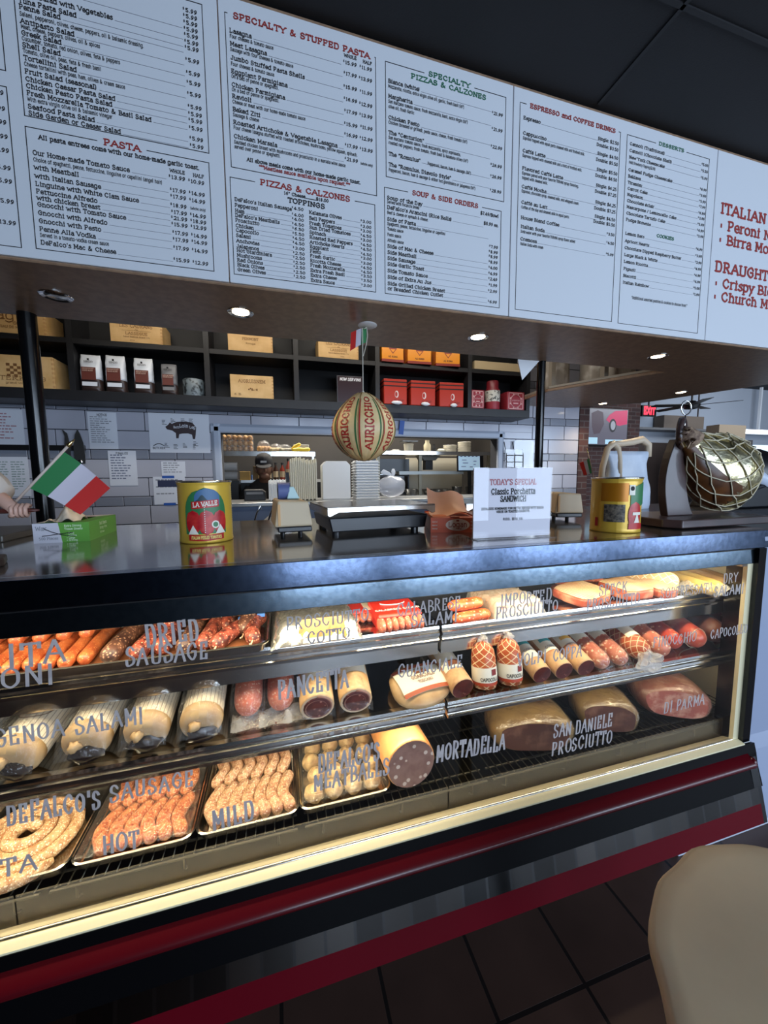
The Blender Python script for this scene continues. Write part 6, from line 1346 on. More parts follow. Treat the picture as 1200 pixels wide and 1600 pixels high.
def crate(label,x0,x1,z0,h,lines,logo=None,d=.24,yf=3.215):
    w=x1-x0; t=thing('wine_crate',label,'crate',((x0+x1)/2,yf,z0),group='pale wooden wine crates on the shelf')
    MB().box(-w/2,w/2,0,d,0,h).build('box',wood_pale,t,bevel=.002,seg=1)
    j=MB()
    for k in range(7): j.box(w/2-.001,w/2+.0006,.004,.014,h*(k+.25)/7,h*(k+.75)/7); j.box(w/2-.012,w/2,-.0006,.001,h*(k+.25)/7,h*(k+.75)/7)
    j.build('finger_joints',M('joint_wood',S(196,150,96),.6),t)
    mb=MB()
    for s,cx,cz,hh,wd in lines: mb.text(s,plane_T(cx,-.0012,cz),hh,align='C',width=wd,wt=1.1,slab=True)
    if logo=='shield':
        for a in range(4):
            for b in range(5):
                if (a+b)%2==0: mb.box(-.04+.02*a,-.02+.02*a,-.0012,0,.07+.018*b,.088+.018*b)
    if logo=='grape':
        for k in range(6): mb.box(-.03+.012*k,-.02+.012*k,-.0012,0,.062+.006*math.sin(k*2),.072+.008*math.sin(k*1.3))
    mb.box(-w*.28,w*.28,-.0011,0,h*.5,h*.5+.0015) if logo=='rule' else None
    mb.build('burnt_lettering',burn,t); return t
crate('pale wine crate on the upper shelf behind the thick black post',-1.93,-1.50,SM,.17,[('Fragua',0,.09,.05,.30),('de',.05,.06,.02,.03),('CHATEAU DE MARSAN',.02,.035,.014,.22)])
crate('pale wine crate with a checkered shield on the lower shelf behind the post',-1.93,-1.475,SB,.215,[('VINTERKUNG',0,.05,.026,.36),('grand vin',0,.025,.012,.1)],'shield')
crate('pale wine crate above the coffee bags on the upper shelf',-1.118,-.785,SM,.165,[('LES CADRANS',0,.105,.022,.21),('de',0,.083,.012,.02),('LASSEGUE',0,.055,.018,.14),('Saint-Emilion Grand Cru',0,.035,.010,.17),('2018',-.03,.012,.009,.03)],'rule')
crate('plain pale wine crate on the upper shelf above the crate with a burnt vine mark',-.335,-.004,SM,.165,[('PENMONT',0,.085,.018,.12),('Rouge',0,.055,.012,.07)])
crate('pale wine crate with a burnt vine mark on the lower shelf',-.332,-.010,SB,.176,[('AIGRUISNEM',0,.118,.024,.20),('6 B',-.11,.02,.014,.05)],'grape')
crate('pale wine crate on the upper shelf behind the cheese cord',.355,.690,SM,.165,[('LES CADRANS',0,.105,.022,.21),('de',0,.083,.012,.02),('LASSEGUE',0,.055,.018,.14),('Saint-Emilion Grand Cru',0,.035,.010,.17),('2018',.03,.012,.009,.03)],'rule')
bagw=M('silver_white_bag',S(226,230,236),.3,bump=(30,.3)); bagb=M('brown_bag',S(58,44,40),.35,bump=(30,.3)); lbr=M('bag_brown_label',S(104,50,40),.5)
for k,(xa,xb,hh,s) in enumerate(((-1.335,-1.205,.262,1),(-1.18,-1.052,.268,1),(-1.00,-.872,.262,1),(-.82,-.712,.232,.35))):
    w=xb-xa; t=thing('coffee_bag','silver-topped bag of coffee with a brown label, %s from the black post'%ORD[k],'bag',((xa+xb)/2,3.27,SB),group='coffee bags on the lower shelf')
    def sec(z):
        q=z/hh; return (w/2*(1-.06*q+.02*math.sin(9*q)), .042*(1-max(0,(q-.55)/.45)**1.5*.88)*(1 if q>.06 else .85))
    mat=bagw if k<3 else M('dim_bag',S(120,120,122),.4)
    for nm,za,zb,mt in (('lower_bag',0,.33,bagb),('upper_bag',.33,1,mat)):
        vs=[];n=20;m=9
        for i in range(m+1):
            z=hh*(za+(zb-za)*i/m); a,b=sec(z)
            for j in range(n): an=2*PI*j/n; ca,sa=math.cos(an),math.sin(an); vs.append((a*math.copysign(abs(ca)**.4,ca),b*math.copysign(abs(sa)**.6,sa)+.004*math.sin(z*90+j),z))
        MB().add(vs,[(i*n+j,i*n+(j+1)%n,(i+1)*n+(j+1)%n,(i+1)*n+j) for i in range(m) for j in range(n)]+[tuple(range(n))[::-1],tuple(range(m*n,m*n+n))]).build(nm,mt,t,smooth='all')
    y=-.048; f=lambda x0,x1,z0,z1:[(x0,y,z0),(x1,y,z0),(x1,y+.004,z1),(x0,y+.004,z1)]
    MB().quad(*f(-w*.36,w*.32,hh*.30,hh*.64)).build('brown_label',lbr,t); MB().quad(*f(-w*.36,w*.36,hh*.14,hh*.25)).build('white_label',mat,t)
    mb=MB(); mb.text('MEDIUM ROAST',plane_T(-w*.30,y-.0015,hh*.58),.008,xs=.8); mb.text('HOUSE BLEND',plane_T(-w*.30,y-.0015,hh*.53),.008,xs=.8); mb.build('label_print',M('tan_print',S(214,180,160),.5),t)
    mb=MB(); mb.text('SEREDO',plane_T(0,y+.002,hh*.76),.012,align='C',xs=.8); mb.box(-.006,.006,y+.001,y+.0025,hh*.82,hh*.87); mb.build('brand_print',ink,t)
t=tag(MB().lathe([(0,0),(.075,0),(.077,.006),(.077,.122),(.072,.13),(0,.13)],26).build('grey_tin',M('grey_printed_tin',S(120,130,134),.4,noise=(30,S(40,44,46),.5,.62)),None,smooth=True,loc=(-.605,3.29,SB)),'round grey printed tin beside the last coffee bag','tin')
# decorated coffee tins
def tin(label,x,z,w,h,d,col,kind,grp,rz=0):
    t=thing('coffee_tin',label,'tin',(x,3.27,z),rz,grp); MB().box(-w/2,w/2,-d/2,d/2,0,h).build('tin_body',M('tin_'+kind,col,.3),t,bevel=.006); y=-d/2-.0012
    if kind=='orange':
        mb=MB(); mb.box(-w/2-.001,w/2+.001,-d/2-.001,d/2+.001,.0,.022); mb.build('lower_band',M('tin_maroon',S(140,40,30),.4),t)
        mb=MB(); zz=h*.66; mb.add([(-.034,y,zz+.03),(.034,y,zz+.03),(.034,y,zz),(.0,y,zz-.042),(-.034,y,zz)],[(4,3,2,1,0)]); s=mb.build('shield_emblem',M('tin_maroon',S(140,40,30),.4),t)
        mb=MB(); mb.add([(-.024,y-.001,zz-.004),(.024,y-.001,zz-.004),(0,y-.001,zz-.032)],[(0,1,2)]); mb.box(-.02,.02,y-.0012,y-.0005,zz+.006,zz+.020); mb.build('emblem_field',M('tin_orange',col,.3),s)
        mb=MB(); mb.text('AS ROMA',plane_T(0,y,h*.22),.014,align='C',xs=.9,wt=1.4); mb.build('lettering',M('tin_dark',S(70,26,20),.5),t)
    else:
        mb=MB()
        for q in (.70,.86): mb.box(-w/2-.0008,w/2+.0008,-d/2-.0008,d/2+.0008,h*q,h*(q+.045))
        mb.build('black_stripe',ink,t)
        mb=MB(); mb.add([(math.cos(2*PI*k/20)*.018+.01,y,h*.40+math.sin(2*PI*k/20)*.03) for k in range(20)],[tuple(range(20))]); e=mb.build('oval_emblem',M('tin_pale',S(226,206,200),.4),t)
        mb=MB(); mb.add([(math.cos(2*PI*k/20)*.011+.006,y-.001,h*.40+math.sin(2*PI*k/20)*.021) for k in range(20)],[tuple(range(20))]); mb.build('emblem_field',M('tin_redfield',S(176,44,30),.4),e)
        mb=MB(); mb.text('AC Milan',plane_T(.03,y,h*.13),.018,align='C',xs=.8,wt=1.0,slant=.2); mb.build('lettering',M('tin_dark2',S(120,30,24),.5),t)
ORN,REDT=S(238,150,28),S(184,56,40)
for k,(a,b) in enumerate(((.89,1.085),(1.128,1.345),(1.40,1.625))): tin('orange tin with a maroon shield on the upper shelf, %s from the cheese'%ORD[k],(a+b)/2,SM,b-a,.165,.15,ORN,'orange','orange tins on the upper shelf',-.05*k)
for k,(a,b) in enumerate(((.905,1.115),(1.155,1.385),(1.435,1.665))):
    tin('red black-striped tin on the lower shelf, %s from the cheese'%ORD[k],(a+b)/2,SB,b-a,.215,.15,REDT,'red','red tins on the lower shelf',-.04*k)
    tag(MB().ell((0,0,.012),(.05-.008*k,.012,.016),14,8,0,.12,k).build('paper_slip',white,None,smooth='all',loc=((a+b)/2+.01,3.178,SB)),'crumpled white paper slip in front of the %s red tin'%ORD[k],'paper slip','paper slips before the red tins')
def pbox(label,x,w,h,d=.12):
    t=thing('patterned_box',label,'box',(x,3.27,SB),group='crimson boxes on the lower shelf'); MB().box(-w/2,w/2,-d/2,d/2,0,h).build('carton',M('crimson_carton',S(150,40,52),.5),t,bevel=.003,seg=1); y=-d/2-.001
    fr=MB(); a,b=w*.42,h*.45
    for x0,x1,z0,z1 in ((-a,a,h*.5-b,h*.5-b+.006),(-a,a,h*.5+b-.006,h*.5+b),(-a,-a+.006,h*.5-b,h*.5+b),(a-.006,a,h*.5-b,h*.5+b)): fr.box(x0,x1,y,y+.0008,z0,z1)
    for k in range(8): an=2*PI*k/8+.4; fr.box(w*.34*math.cos(an)-.006,w*.34*math.cos(an)+.006,y,y+.0008,h*.5+h*.38*math.sin(an)-.008,h*.5+h*.38*math.sin(an)+.008)
    fr.sweep([(math.cos(2*PI*k/24)*w*.30,y,h*.5+math.sin(2*PI*k/24)*w*.32) for k in range(25)],.003,4); fr.text('LAZZARONI',plane_T(0,y-.0006,h*.5),.010,align='C',width=w*.45,wt=1.3); fr.box(-w*.14,w*.14,y,y+.0008,h*.34,h*.40)
    fr.build('printed_pattern',M('pink_print',S(214,170,168),.5),t); return t
pbox('small crimson patterned box beside the red tins',1.818,.135,.168); pbox('larger crimson patterned box at the end of the lower shelf',2.225,.19,.17)
t=thing('tall_bottle','tall crimson-topped bottle with a white picture label between the crimson boxes','bottle',(2.005,3.27,SB))
MB().lathe([(0,0),(.066,0),(.070,.01),(.070,.075),(.0,.075)],24).build('lower_part',M('crimson_carton',S(150,40,52),.5),t,smooth=True); MB().lathe([(.071,.072),(.071,.175)],24).build('white_label',M('picture_label',S(206,202,190),.5,noise=(40,S(80,80,76),.52,.6)),t,smooth=True); MB().lathe([(.070,.172),(.070,.182),(.056,.20),(.056,.262),(.05,.268),(0,.268)],24).build('top_cap',M('crimson_dark',S(120,30,40),.4),t,smooth=True)
tag(MB().box(-.25,.25,-.06,.06,0,.075).build('gift_box',M('beige_carton',S(196,176,140),.5),None,bevel=.003,loc=(2.03,3.27,SM)),'long flat beige box on the upper shelf at its end','box')
t=thing('serving_sign','dark framed sign reading NOW SERVING on the lower shelf behind the cheese','sign',(.62,3.235,SB)); 
MB().box(-.115,.115,0,.02,0,.225).build('frame',M('grey_frame',S(70,70,76),.4),t,bevel=.003); MB().box(-.108,.108,-.001,.002,.008,.218).build('dark_panel',M('maroon_panel',S(44,20,26),.35),t); mb=MB(); mb.text('NOW SERVING',plane_T(0,-.0016,.185),.022,align='C',width=.18,wt=1.5,slant=.15); mb.build('lettering',white,t)
# papers and tools on the tiled wall
YP=YW-.0115
def page(label,x0,x1,z0,z1,n,col=None,seed=0,head=None,cols=1,tilt=0):
    t=thing('wall_paper_sheet',label,'paper',((x0+x1)/2,YP,(z0+z1)/2),group='sheets on the tiled wall',rot=(0,tilt,0)); w,h=x1-x0,z1-z0
    MB().box(-w/2,w/2,-.0022,-.0004,-h/2,h/2).build('sheet',paper,t); R_=random.Random(seed); mb=MB()
    for c in range(cols):
        cw=w*.84/cols; x=-w*.42+c*cw
        for k in range(n):
            z=h*.36-(h*.74)*k/n; l=cw*R_.uniform(.45,.95); xx=x
            while xx<x+l-.012: ww=R_.uniform(.012,.035); mb.box(xx,min(xx+ww,x+l),-.0030,-.0021,z,z+min(.010,h*.3/n)); xx+=ww+.006
    mb.build('printed_lines',col or inkg,t)
    if head: m2=MB(); m2.text(head,plane_T(0,-.0028,h*.40),min(.016,w*.1),align='C',xs=.8); m2.build('heading',ink,t)
    return t
page('sheet with faded red writing near the wall edge above the knife bar',-2.02,-1.82,1.83,2.10,9,M('faded_red_ink',S(176,130,136),.7),1)
page('pale green two-column list under the knife bar',-2.03,-1.815,1.455,1.75,12,M('green_grey_ink',S(140,160,156),.7),2,cols=2)
page('typed notice sheet beside the thick post',-1.408,-1.213,1.815,2.10,13,inkg,3,'NOTICE')
page('handwritten order form below the typed notice',-1.29,-1.095,1.525,1.803,10,M('blue_grey_ink',S(110,116,140),.7),4,'FINALIZE')
page('small note taped below the pig poster',-.918,-.74,1.595,1.72,5,inkg,5)
t=page('white card with a dark banner and blue tape, left of the first can',-.985,-.748,1.365,1.595,3,inkg,6)
MB().box(-.085,.10,-.004,-.002,.03,.085).build('dark_banner',M('navy_banner',S(44,50,80),.5),t)
for z in (-.112,.112): MB().box(-.05,.04,-.005,-.003,z-.010,z+.010).build('blue_tape',M('blue_tape',S(40,88,170),.5),t)
t=thing('pig_poster','poster of a butcher pig diagram on the tiled wall','poster',(-.765,YP,1.95),group=None); MB().box(-.225,.225,-.0022,-.0004,-.16,.16).build('sheet',paper,t)
mb=MB(); y=-.0030; pig=[(-.095,.01),(-.105,.03),(-.085,.045),(-.07,.065),(-.055,.055),(-.02,.072),(.05,.078),(.10,.066),(.125,.03),(.118,-.03),(.112,-.065),(.095,-.065),(.09,-.03),(.06,-.02),(.02,-.022),(-.005,-.028),(-.012,-.062),(-.03,-.062),(-.03,-.02),(-.055,.0)]
mb.add([(x,y,z+.02) for x,z in pig],[tuple(range(len(pig)))]); pg=mb.build('pig_picture',M('pig_print',S(60,44,46),.6),t)
mb=MB(); mb.text('Loin',plane_T(.0,y-.001,.048),.026,xs=.8); mb.text('Leg',plane_T(.075,y-.001,.04),.022,xs=.8); mb.text('Butt',plane_T(-.045,y-.001,.04),.018,xs=.8); mb.build('cut_names',paper,pg)
mb=MB(); R_=random.Random(9)
for (cx,cz) in ((-.11,.10),(-.045,.115),(.03,.115),(.09,.115),(-.10,-.085),(-.035,-.095),(.035,-.085),(.11,-.095),(.115,-.07)):
    for k in range(4): mb.box(cx-.018,cx+R_.uniform(-.005,.02),y,y+.0008,cz-.011*k,cz-.011*k+.004)
mb.text('BUTCHER',plane_T(-.16,y,-.13),.016,align='C'); mb.sweep([(-.20+.01*k,y,-.105+.018*math.sin(PI*k/8)) for k in range(9)],.003,4); mb.build('printed_notes',ink,t)
t=thing('file_holder','black wire file holder with clear sheets beside the kitchen window','file holder',(2.39,YP,1.66)); mb=MB()
for z in (.06,.13): mb.sweep([(-.1,-.05,z),(.1,-.05,z),(.1,0,z)],.004,6)
for x in (-.1,0,.1): mb.sweep([(x,0,.27),(x,-.05,.13),(x,-.05,.0),(x,0,.0)],.004,6)
mb.build('wire_frame',black,t); MB().box(.0,.24,-.034,-.030,.0,.285).build('clear_sheet',clear('sheet_protector',refl=1.6,rough=.05,haze=.35,hazecol=(.8,.84,.92,1)),t)
MB().box(-.11,.10,-.046,-.042,.01,.19).build('clear_folder',clear('folder_clear',refl=1.6,rough=.05,haze=.3,hazecol=(.7,.74,.82,1)),t)
tag(MB().box(-.024,.024,-.003,0,-.065,.065).build('tape_strip',M('blue_tape',S(40,88,170),.5),None,loc=(1.155,YW-.031,2.045),rot=(0,.12,0)),'strip of blue tape on the window frame beside the cheese','tape')
tag(MB().box(-2.3,-1.435,-.022,0,1.80,1.84).build('knife_bar',M('knife_bar_black',S(18,18,20),.4),None,bevel=.003,loc=(0,YP,0)),'black magnetic knife bar on the tiled wall behind the thick post','knife bar')
for k,(x,L,w,tip) in enumerate(((-1.545,.26,.018,1),(-1.47,.26,.036,0))):
    t=thing('kitchen_knife',['narrow curved knife on the magnetic bar','broad pointed knife on the magnetic bar'][k],'knife',(x,YP-.026,1.70),group='knives on the bar')
    o=[(-w,0),(w,0),(w*1.05,.08),(w*.9,.16),(w*.4,L*.88),(-.0 if not tip else -w*1.4,L)]+([(-w*.6,L*.8)] if tip else [(-w*.5,L*.86)])+[(-w*.95,.14)]
    MB().prism(o,-.002,.002,'y').build('blade',M('knife_steel',(.45,.44,.42,1),.3,1),t); MB().box(-.013,.013,-.008,.008,-.12,.0).build('handle',M('knife_handle',S(34,30,30),.4),t,bevel=.004)
    if not tip: MB().ell((0,-.004,.012),(.02,.006,.018),10,6).build('bolster',chrome,t,smooth='all')
# ---------------------------------------------------------------- kitchen seen through the window
st=M('kitchen_steel',(.50,.50,.49,1),.3,1); dk=M('kitchen_dark',S(34,34,36),.5)
t=thing('pass_ledge','stainless ledge under the kitchen window holding foam containers','ledge',(0,3.55,1.378)); MB().box(-.42,2.18,-.36,.17,-.03,0).build('ledge_top',st,t,bevel=.004); MB().box(-.42,2.18,-.34,-.05,-1.378,-.03).build('ledge_cabinet',M('bluish_cabinet',S(96,110,136),.4,.3),t)
LZ=1.3785
fo=M('foam_white',S(226,228,230),.6); fo2=M('foam_cream',S(212,208,190),.6)
def foam_box(label,grp,loc,w,h,d,mat,rot):
    o=MB(); o.prism([(-w/2,0),(w/2,0),(w/2,h-.035),(w/2-.035,h),(-w/2+.035,h),(-w/2,h-.035)],0,d*.42,'y'); o.prism([(-w/2+.008,.008),(w/2-.008,.008),(w/2-.008,h-.04),(w/2-.04,h-.008),(-w/2+.04,h-.008),(-w/2+.008,h-.04)],d*.42,d*.9,'y'); o=o.build('foam_container',mat,None,bevel=.004,seg=1,loc=loc,rot=rot); return tag(o,label,'foam container',grp)
for k in range(7): foam_box('white foam container on edge in the low stack, %s from the wall side'%ORD[k],'foam containers in the low stack',(-.055+.026*k,3.46,LZ),.20,.185,.027,fo,(0,0,PI/2+.0))
for k in range(7): foam_box('cream foam container standing on edge in the tall stack, %s from the low stack'%ORD[k],'foam containers in the tall stack',(.135+.033*k,3.47+.01*(k%2),LZ),.22,.37+.012*math.sin(k),.034,fo2,(0,0,PI/2))
for k in range(6): foam_box('white foam container in the cut-cornered upright stack, %s from the front'%ORD[k],'foam containers in the upright stack',(.515,3.42+.03*k,LZ),.255,.345,.031,fo,(0,0,0))
for k in range(14):
    z=LZ+.0252*k; o=MB(); o.box(-.115,.115,-.10,.10,0,.010); o.box(-.105,.105,-.09,.09,.010,.0235)
    tag(o.build('foam_tray',fo,None,bevel=.003,seg=1,loc=(.795,3.47,z)),'white foam tray in the flat stack under the cheese, %s from the ledge'%ORD[k],'foam tray','flat stack of foam trays')
t=thing('plastic_bag','knotted clear plastic bag on the ledge beside the flat foam stack','bag',(1.05,3.47,LZ)); pb=clear('bag_film',refl=1.6,rough=.15,haze=.42,hazecol=(.72,.76,.86,1),bump=(14,1))
MB().ell((0,0,.105),(.135,.11,.105),22,14,0,.05,3).build('bag_body',pb,t,smooth='all'); 
for s_ in (-1,1): MB().sweep([(0,0,.20),(.02*s_,0,.225),(.05*s_-.03,0,.25),(.06*s_-.04,0,.275 if s_>0 else .235)],[.012,.018,.022,.010],8,flat=(1,.5)).build('knot_ear',M('bag_white',S(214,220,230),.5),t,smooth='all')
# chrome wire rack and papers behind the counter
t=thing('wire_stand','bent chrome wire stand between the first can and the label printer','stand',(-.11,2.95,1.10)); mb=MB()
for x in (-.05,.05): mb.sweep([(x-.03,0,0),(x-.03,0,.12),(x,0,.22),(x+.03,0,.27),(x+.035,0,.24)],.007,8)
mb.sweep([(-.08,0,.08),(.08,0,.08)],.006,8); mb.build('wire',chrome,t,smooth='all')
MB().box(-.3,.3,-.2,.2,-1.10,0).build('stand_cabinet',M('bluish_cabinet',S(96,110,136),.4,.3),t)
tag(MB().box(-.06,.06,-.006,.006,0,.20).build('cream_board',M('cream_plastic',S(206,200,188),.5),None,bevel=.003,loc=(.01,2.98,1.102),rot=(0,-.7,0)),'cream plastic board leaning behind the label printer','board')
# over-shelf with bread, squash and supplies
t=thing('kitchen_shelf','steel kitchen shelf holding bags of rolls','shelf',(0,4.35,1.835)); MB().box(-.9,.40,-.15,.15,-.012,.018).build('shelf_board',st,t); MB().box(-.9,.40,-.152,-.148,-.030,.018).build('front_edge',polish,t)
for x in (-.88,.38): MB().box(x-.012,x+.012,-.14,-.115,-1.835,-.012).build('leg',st,t)
KZ=1.8535
roll=M('bread_roll',S(206,160,96),.55,noise=(16,S(170,116,60),.4,.65)); film=clear('bread_film',refl=1.6,rough=.1,haze=.10,bump=(30,1))
for c in range(3):
    t=thing('roll_bag','clear bag of small rolls on the kitchen shelf, %s from the window frame'%ORD[c],'bag',(-.50+.105*c,4.29,KZ),group='bags of rolls on the kitchen shelf')
    for r_ in range(3):
        for q_ in range(2): MB().ell((-.024+.048*q_,-.02,.03+.056*r_),(.027,.045,.03),12,8,0,.05,c*7+r_*2+q_).build('bread_roll',roll,t,smooth='all')
    MB().box(-.052,.052,-.075,.05,0,.178).build('film',film,t,bevel=.012)
for c,(x,s,m_) in enumerate(((-.13,1,roll),(-.01,.75,M('pale_bun',S(214,190,140),.55,noise=(16,S(180,146,92),.4,.65))),(.09,.7,M('grey_bun',S(168,158,126),.55,noise=(16,S(130,116,84),.4,.65))))):
    t=thing('bun_bag','loose clear bag of buns, %s after the stacked roll bags'%ORD[c],'bag',(x,4.29,KZ),group='loose bun bags'); 
    for k in range(4): MB().ell((-.045+.03*k,.0+.01*(k%2),.032*s),(.03,.04,.032*s),12,8,0,.08,k+c*5).build('bun',m_,t,smooth='all')
    MB().ell((0,0,.06*s),(.07,.055,.058*s),14,9,0,.10,c).build('film',film,t,smooth='all')
tag(MB().box(-.085,.085,-.05,.05,0,.09).build('white_tub',M('tub_white',S(190,190,184),.5),None,bevel=.006,loc=(.265,4.40,KZ)),'white tub behind the yellow squash on the kitchen shelf','tub')
yl=M('yellow_skin',S(234,196,40),.4)
for k,(p,l) in enumerate((([(0,0,.022),(.05,0,.028),(.11,0,.024),(.155,0,.03)],'long yellow squash lying in front on the kitchen shelf'),([(0,0,.03),(.03,.0,.06),(.075,0,.085)],'yellow squash leaning up behind the other'))):
    sausage('yellow_squash',l,'squash',p,.021 if k==0 else .019,yl,(.18 if k==0 else .165,4.27+.03*k,KZ),0,'yellow squash')
for k in range(2):
    t=tag(MB().sweep([(-.09,0,0),(.06,0,0)],.045,20).build('film_roll',M('roll_grey',S(170,168,166),.4),None,smooth=True,loc=(-.46,4.2,1.60+.095*k)),['grey roll lying lower in the kitchen holder','grey roll lying on the other in the kitchen holder'][k],'roll','grey rolls')
tag(MB().box(-.14,.07,-.12,.16,-1.55,0).build('roll_cabinet',dk,None,loc=(-.46,4.22,1.553)),'dark cabinet carrying the grey rolls','cabinet')
t=thing('kitchen_counter','dark kitchen work counter with sauce bottles','counter',(.1,4.75,1.55)); MB().box(-.75,.55,-.2,.25,-.03,0).build('counter_top',st,t); MB().box(-.72,.52,-.17,.22,-1.55,-.03).build('counter_base',dk,t)
for k,(x,col,h) in enumerate(((-.02,S(60,38,30),.20),(.055,S(130,52,40),.20),(.125,S(150,70,56),.25),(-.10,S(150,120,70),.14))):
    t=thing('sauce_bottle','sauce bottle behind the cook, %s from the cap'%ORD[k],'bottle',(x,4.66,1.5505),group='sauce bottles'); MB().lathe([(0,0),(.028,0),(.03,.01),(.03,h*.6),(.012,h*.78),(.012,h*.9),(0,h*.9)],16).build('bottle_body',M('bottle%d'%k,col,.25),t,smooth=True); MB().lathe([(.014,h*.88),(.014,h),(0,h)],12).build('cap',black,t,smooth=True); MB().lathe([(.0306,h*.15),(.0306,h*.5)],16).build('label',M('bottle_label',S(180,160,130),.6),t,smooth=True)
for k,(x,w,h,c) in enumerate(((-.36,.11,.10,S(190,150,80)),(-.35,.12,.06,S(50,80,130)),(-.24,.06,.16,S(120,96,60)))):
    tag(MB().box(-w/2,w/2,-.05,.05,0,h).build('supply_box',M('supply%d'%k,c,.6),None,bevel=.003,loc=(x,4.62+.11*(k==1),1.5505 if k!=1 else 1.5505)),['yellow-tan supply box behind the cook','blue supply box behind the yellow-tan one','narrow brown supply box behind the cook'][k],'box','supply boxes in the kitchen')
# the cook
t=thing('person','cook in a dark cap and dark shirt bending over, seen through the kitchen window','person',(-.135,4.24,0)); sk=M('cook_skin',S(120,84,66),.6); shirt=M('dark_shirt',S(54,52,52),.8,noise=(12,S(44,42,44),.4,.6)); capm=M('dark_cap',S(28,27,30),.8)
mb=MB(); H=(.0,-.06,1.68)
mb.ell((H[0],H[1],H[2]),(.078,.098,.118),20,14); mb.ell((.012,H[1]-.094,H[2]-.022),(.015,.022,.024),10,8); mb.ell((0,H[1]-.05,H[2]-.085),(.05,.05,.04),12,8); mb.sweep([(0,.03,1.50),(0,-.01,1.58),(0,-.03,1.64)],[.07,.058,.056],14)
for s_ in (-1,1): mb.ell((s_*.08,H[1]+.01,H[2]-.02),(.014,.024,.034),10,8); mb.sweep([(s_*.20,.02,1.36),(s_*.24,-.10,1.22),(s_*.20,-.26,1.18),(s_*.12,-.36,1.18)],[.045,.042,.036,.028],12); mb.ell((s_*.10,-.40,1.18),(.032,.045,.02),12,8)
for s_ in (-1,1):
    for k in range(4): mb.sweep([(s_*(.085+.014*k),-.42,1.18),(s_*(.08+.014*k),-.46,1.175),(s_*(.075+.014*k),-.475,1.155)],[.009,.008,.006],7)
    mb.sweep([(s_*.075,-.39,1.18),(s_*.055,-.42,1.175),(s_*.05,-.44,1.165)],[.011,.009,.006],7)
    mb.sweep([(s_*.10,.06,.92),(s_*.11,.04,.5),(s_*.11,.08,.06)],[.095,.07,.05],12)
mb.sweep([(0,.10,.86),(0,.09,1.05),(0,.05,1.3),(0,.04,1.48)],[.15,.15,.17,.10],18,flat=(.7,1.15)); mb.build('body',sk,t,smooth='all')
for s_ in (-1,1): MB().ell((s_*.032,H[1]-.088,H[2]+.002),(.012,.008,.006),8,6).build('eye',ink,t)
MB().ell((0,H[1]-.094,H[2]-.062),(.026,.008,.006),8,6).build('mouth',M('lip_print',S(120,70,62),.6),t)
MB().ell((0,H[1]+.02,H[2]-.01),(.084,.088,.085),16,10).build('hair',M('dark_hair',S(30,26,24),.8),t,smooth='all')
mb=MB(); mb.sweep([(0,.12,.84),(0,.11,1.0),(0,.07,1.25),(0,.05,1.42),(0,.03,1.50),(0,.0,1.55)],[.17,.172,.19,.19,.13,.075],20,flat=(.78,1.2))
for s_ in (-1,1): mb.sweep([(s_*.14,.045,1.44),(s_*.215,.02,1.36),(s_*.24,-.08,1.24)],[.08,.07,.06],14)
mb.build('shirt',shirt,t,smooth='all')
MB().box(-.17,.17,-.01,.0,.4,.84).build('apron',M('black_apron',S(30,30,32),.8),t).location=(0,-.07,0)
for s_ in (-1,1): MB().ell((s_*.11,.03,.045),(.05,.13,.045),12,8).build('shoe',black,t,smooth='all')
mb=MB(); mb.T=Matrix.Translation((0,H[1]+.008,H[2]+.045))@Matrix.Rotation(.30,4,'X'); mb.lathe([(.094,-.02),(.097,.02),(.092,.06),(.07,.092),(.035,.108),(.0,.112)],22,sx=.93,sy=1.12)
mb.add([(math.sin(a)*r_*.9,-.095-.075*math.cos(a)*(1 if r_>.09 else .0)+(0 if r_>.09 else .0),-.018-(.02 if r_>.09 else 0)) for r_ in (.094,.095) for a in [(-PI/2+PI*k/12) for k in range(13)]],[(k,k+1,14+k,13+k) for k in range(12)]); cp=mb.build('cap',capm,t,smooth='all')
b_=MB().ell((0,0,0),(.078,.085,.009),18,8).build('cap_brim',capm,t,smooth='all'); b_.location=(0,H[1]-.115,H[2]+.022); b_.rotation_euler=(.38,0,0)
MB().box(-.03,.03,-.115,-.108,1.73,1.75).build('cap_badge',M('pale_badge',S(170,168,166),.6),t).location=(0,-.06,0)
t=thing('order_printer','black receipt printer on the ledge in front of the cook','printer',(-.20,3.62,LZ)); MB().prism([(-.09,0),(.09,0),(.09,.07),(.06,.095),(-.09,.095)],-.12,.08,'y').build('printer_body',M('printer_black',S(24,24,27),.4),t,bevel=.006); MB().box(-.07,.07,-.125,-.118,.055,.075).build('paper_slot',M('slot_grey',S(110,112,116),.4),t)
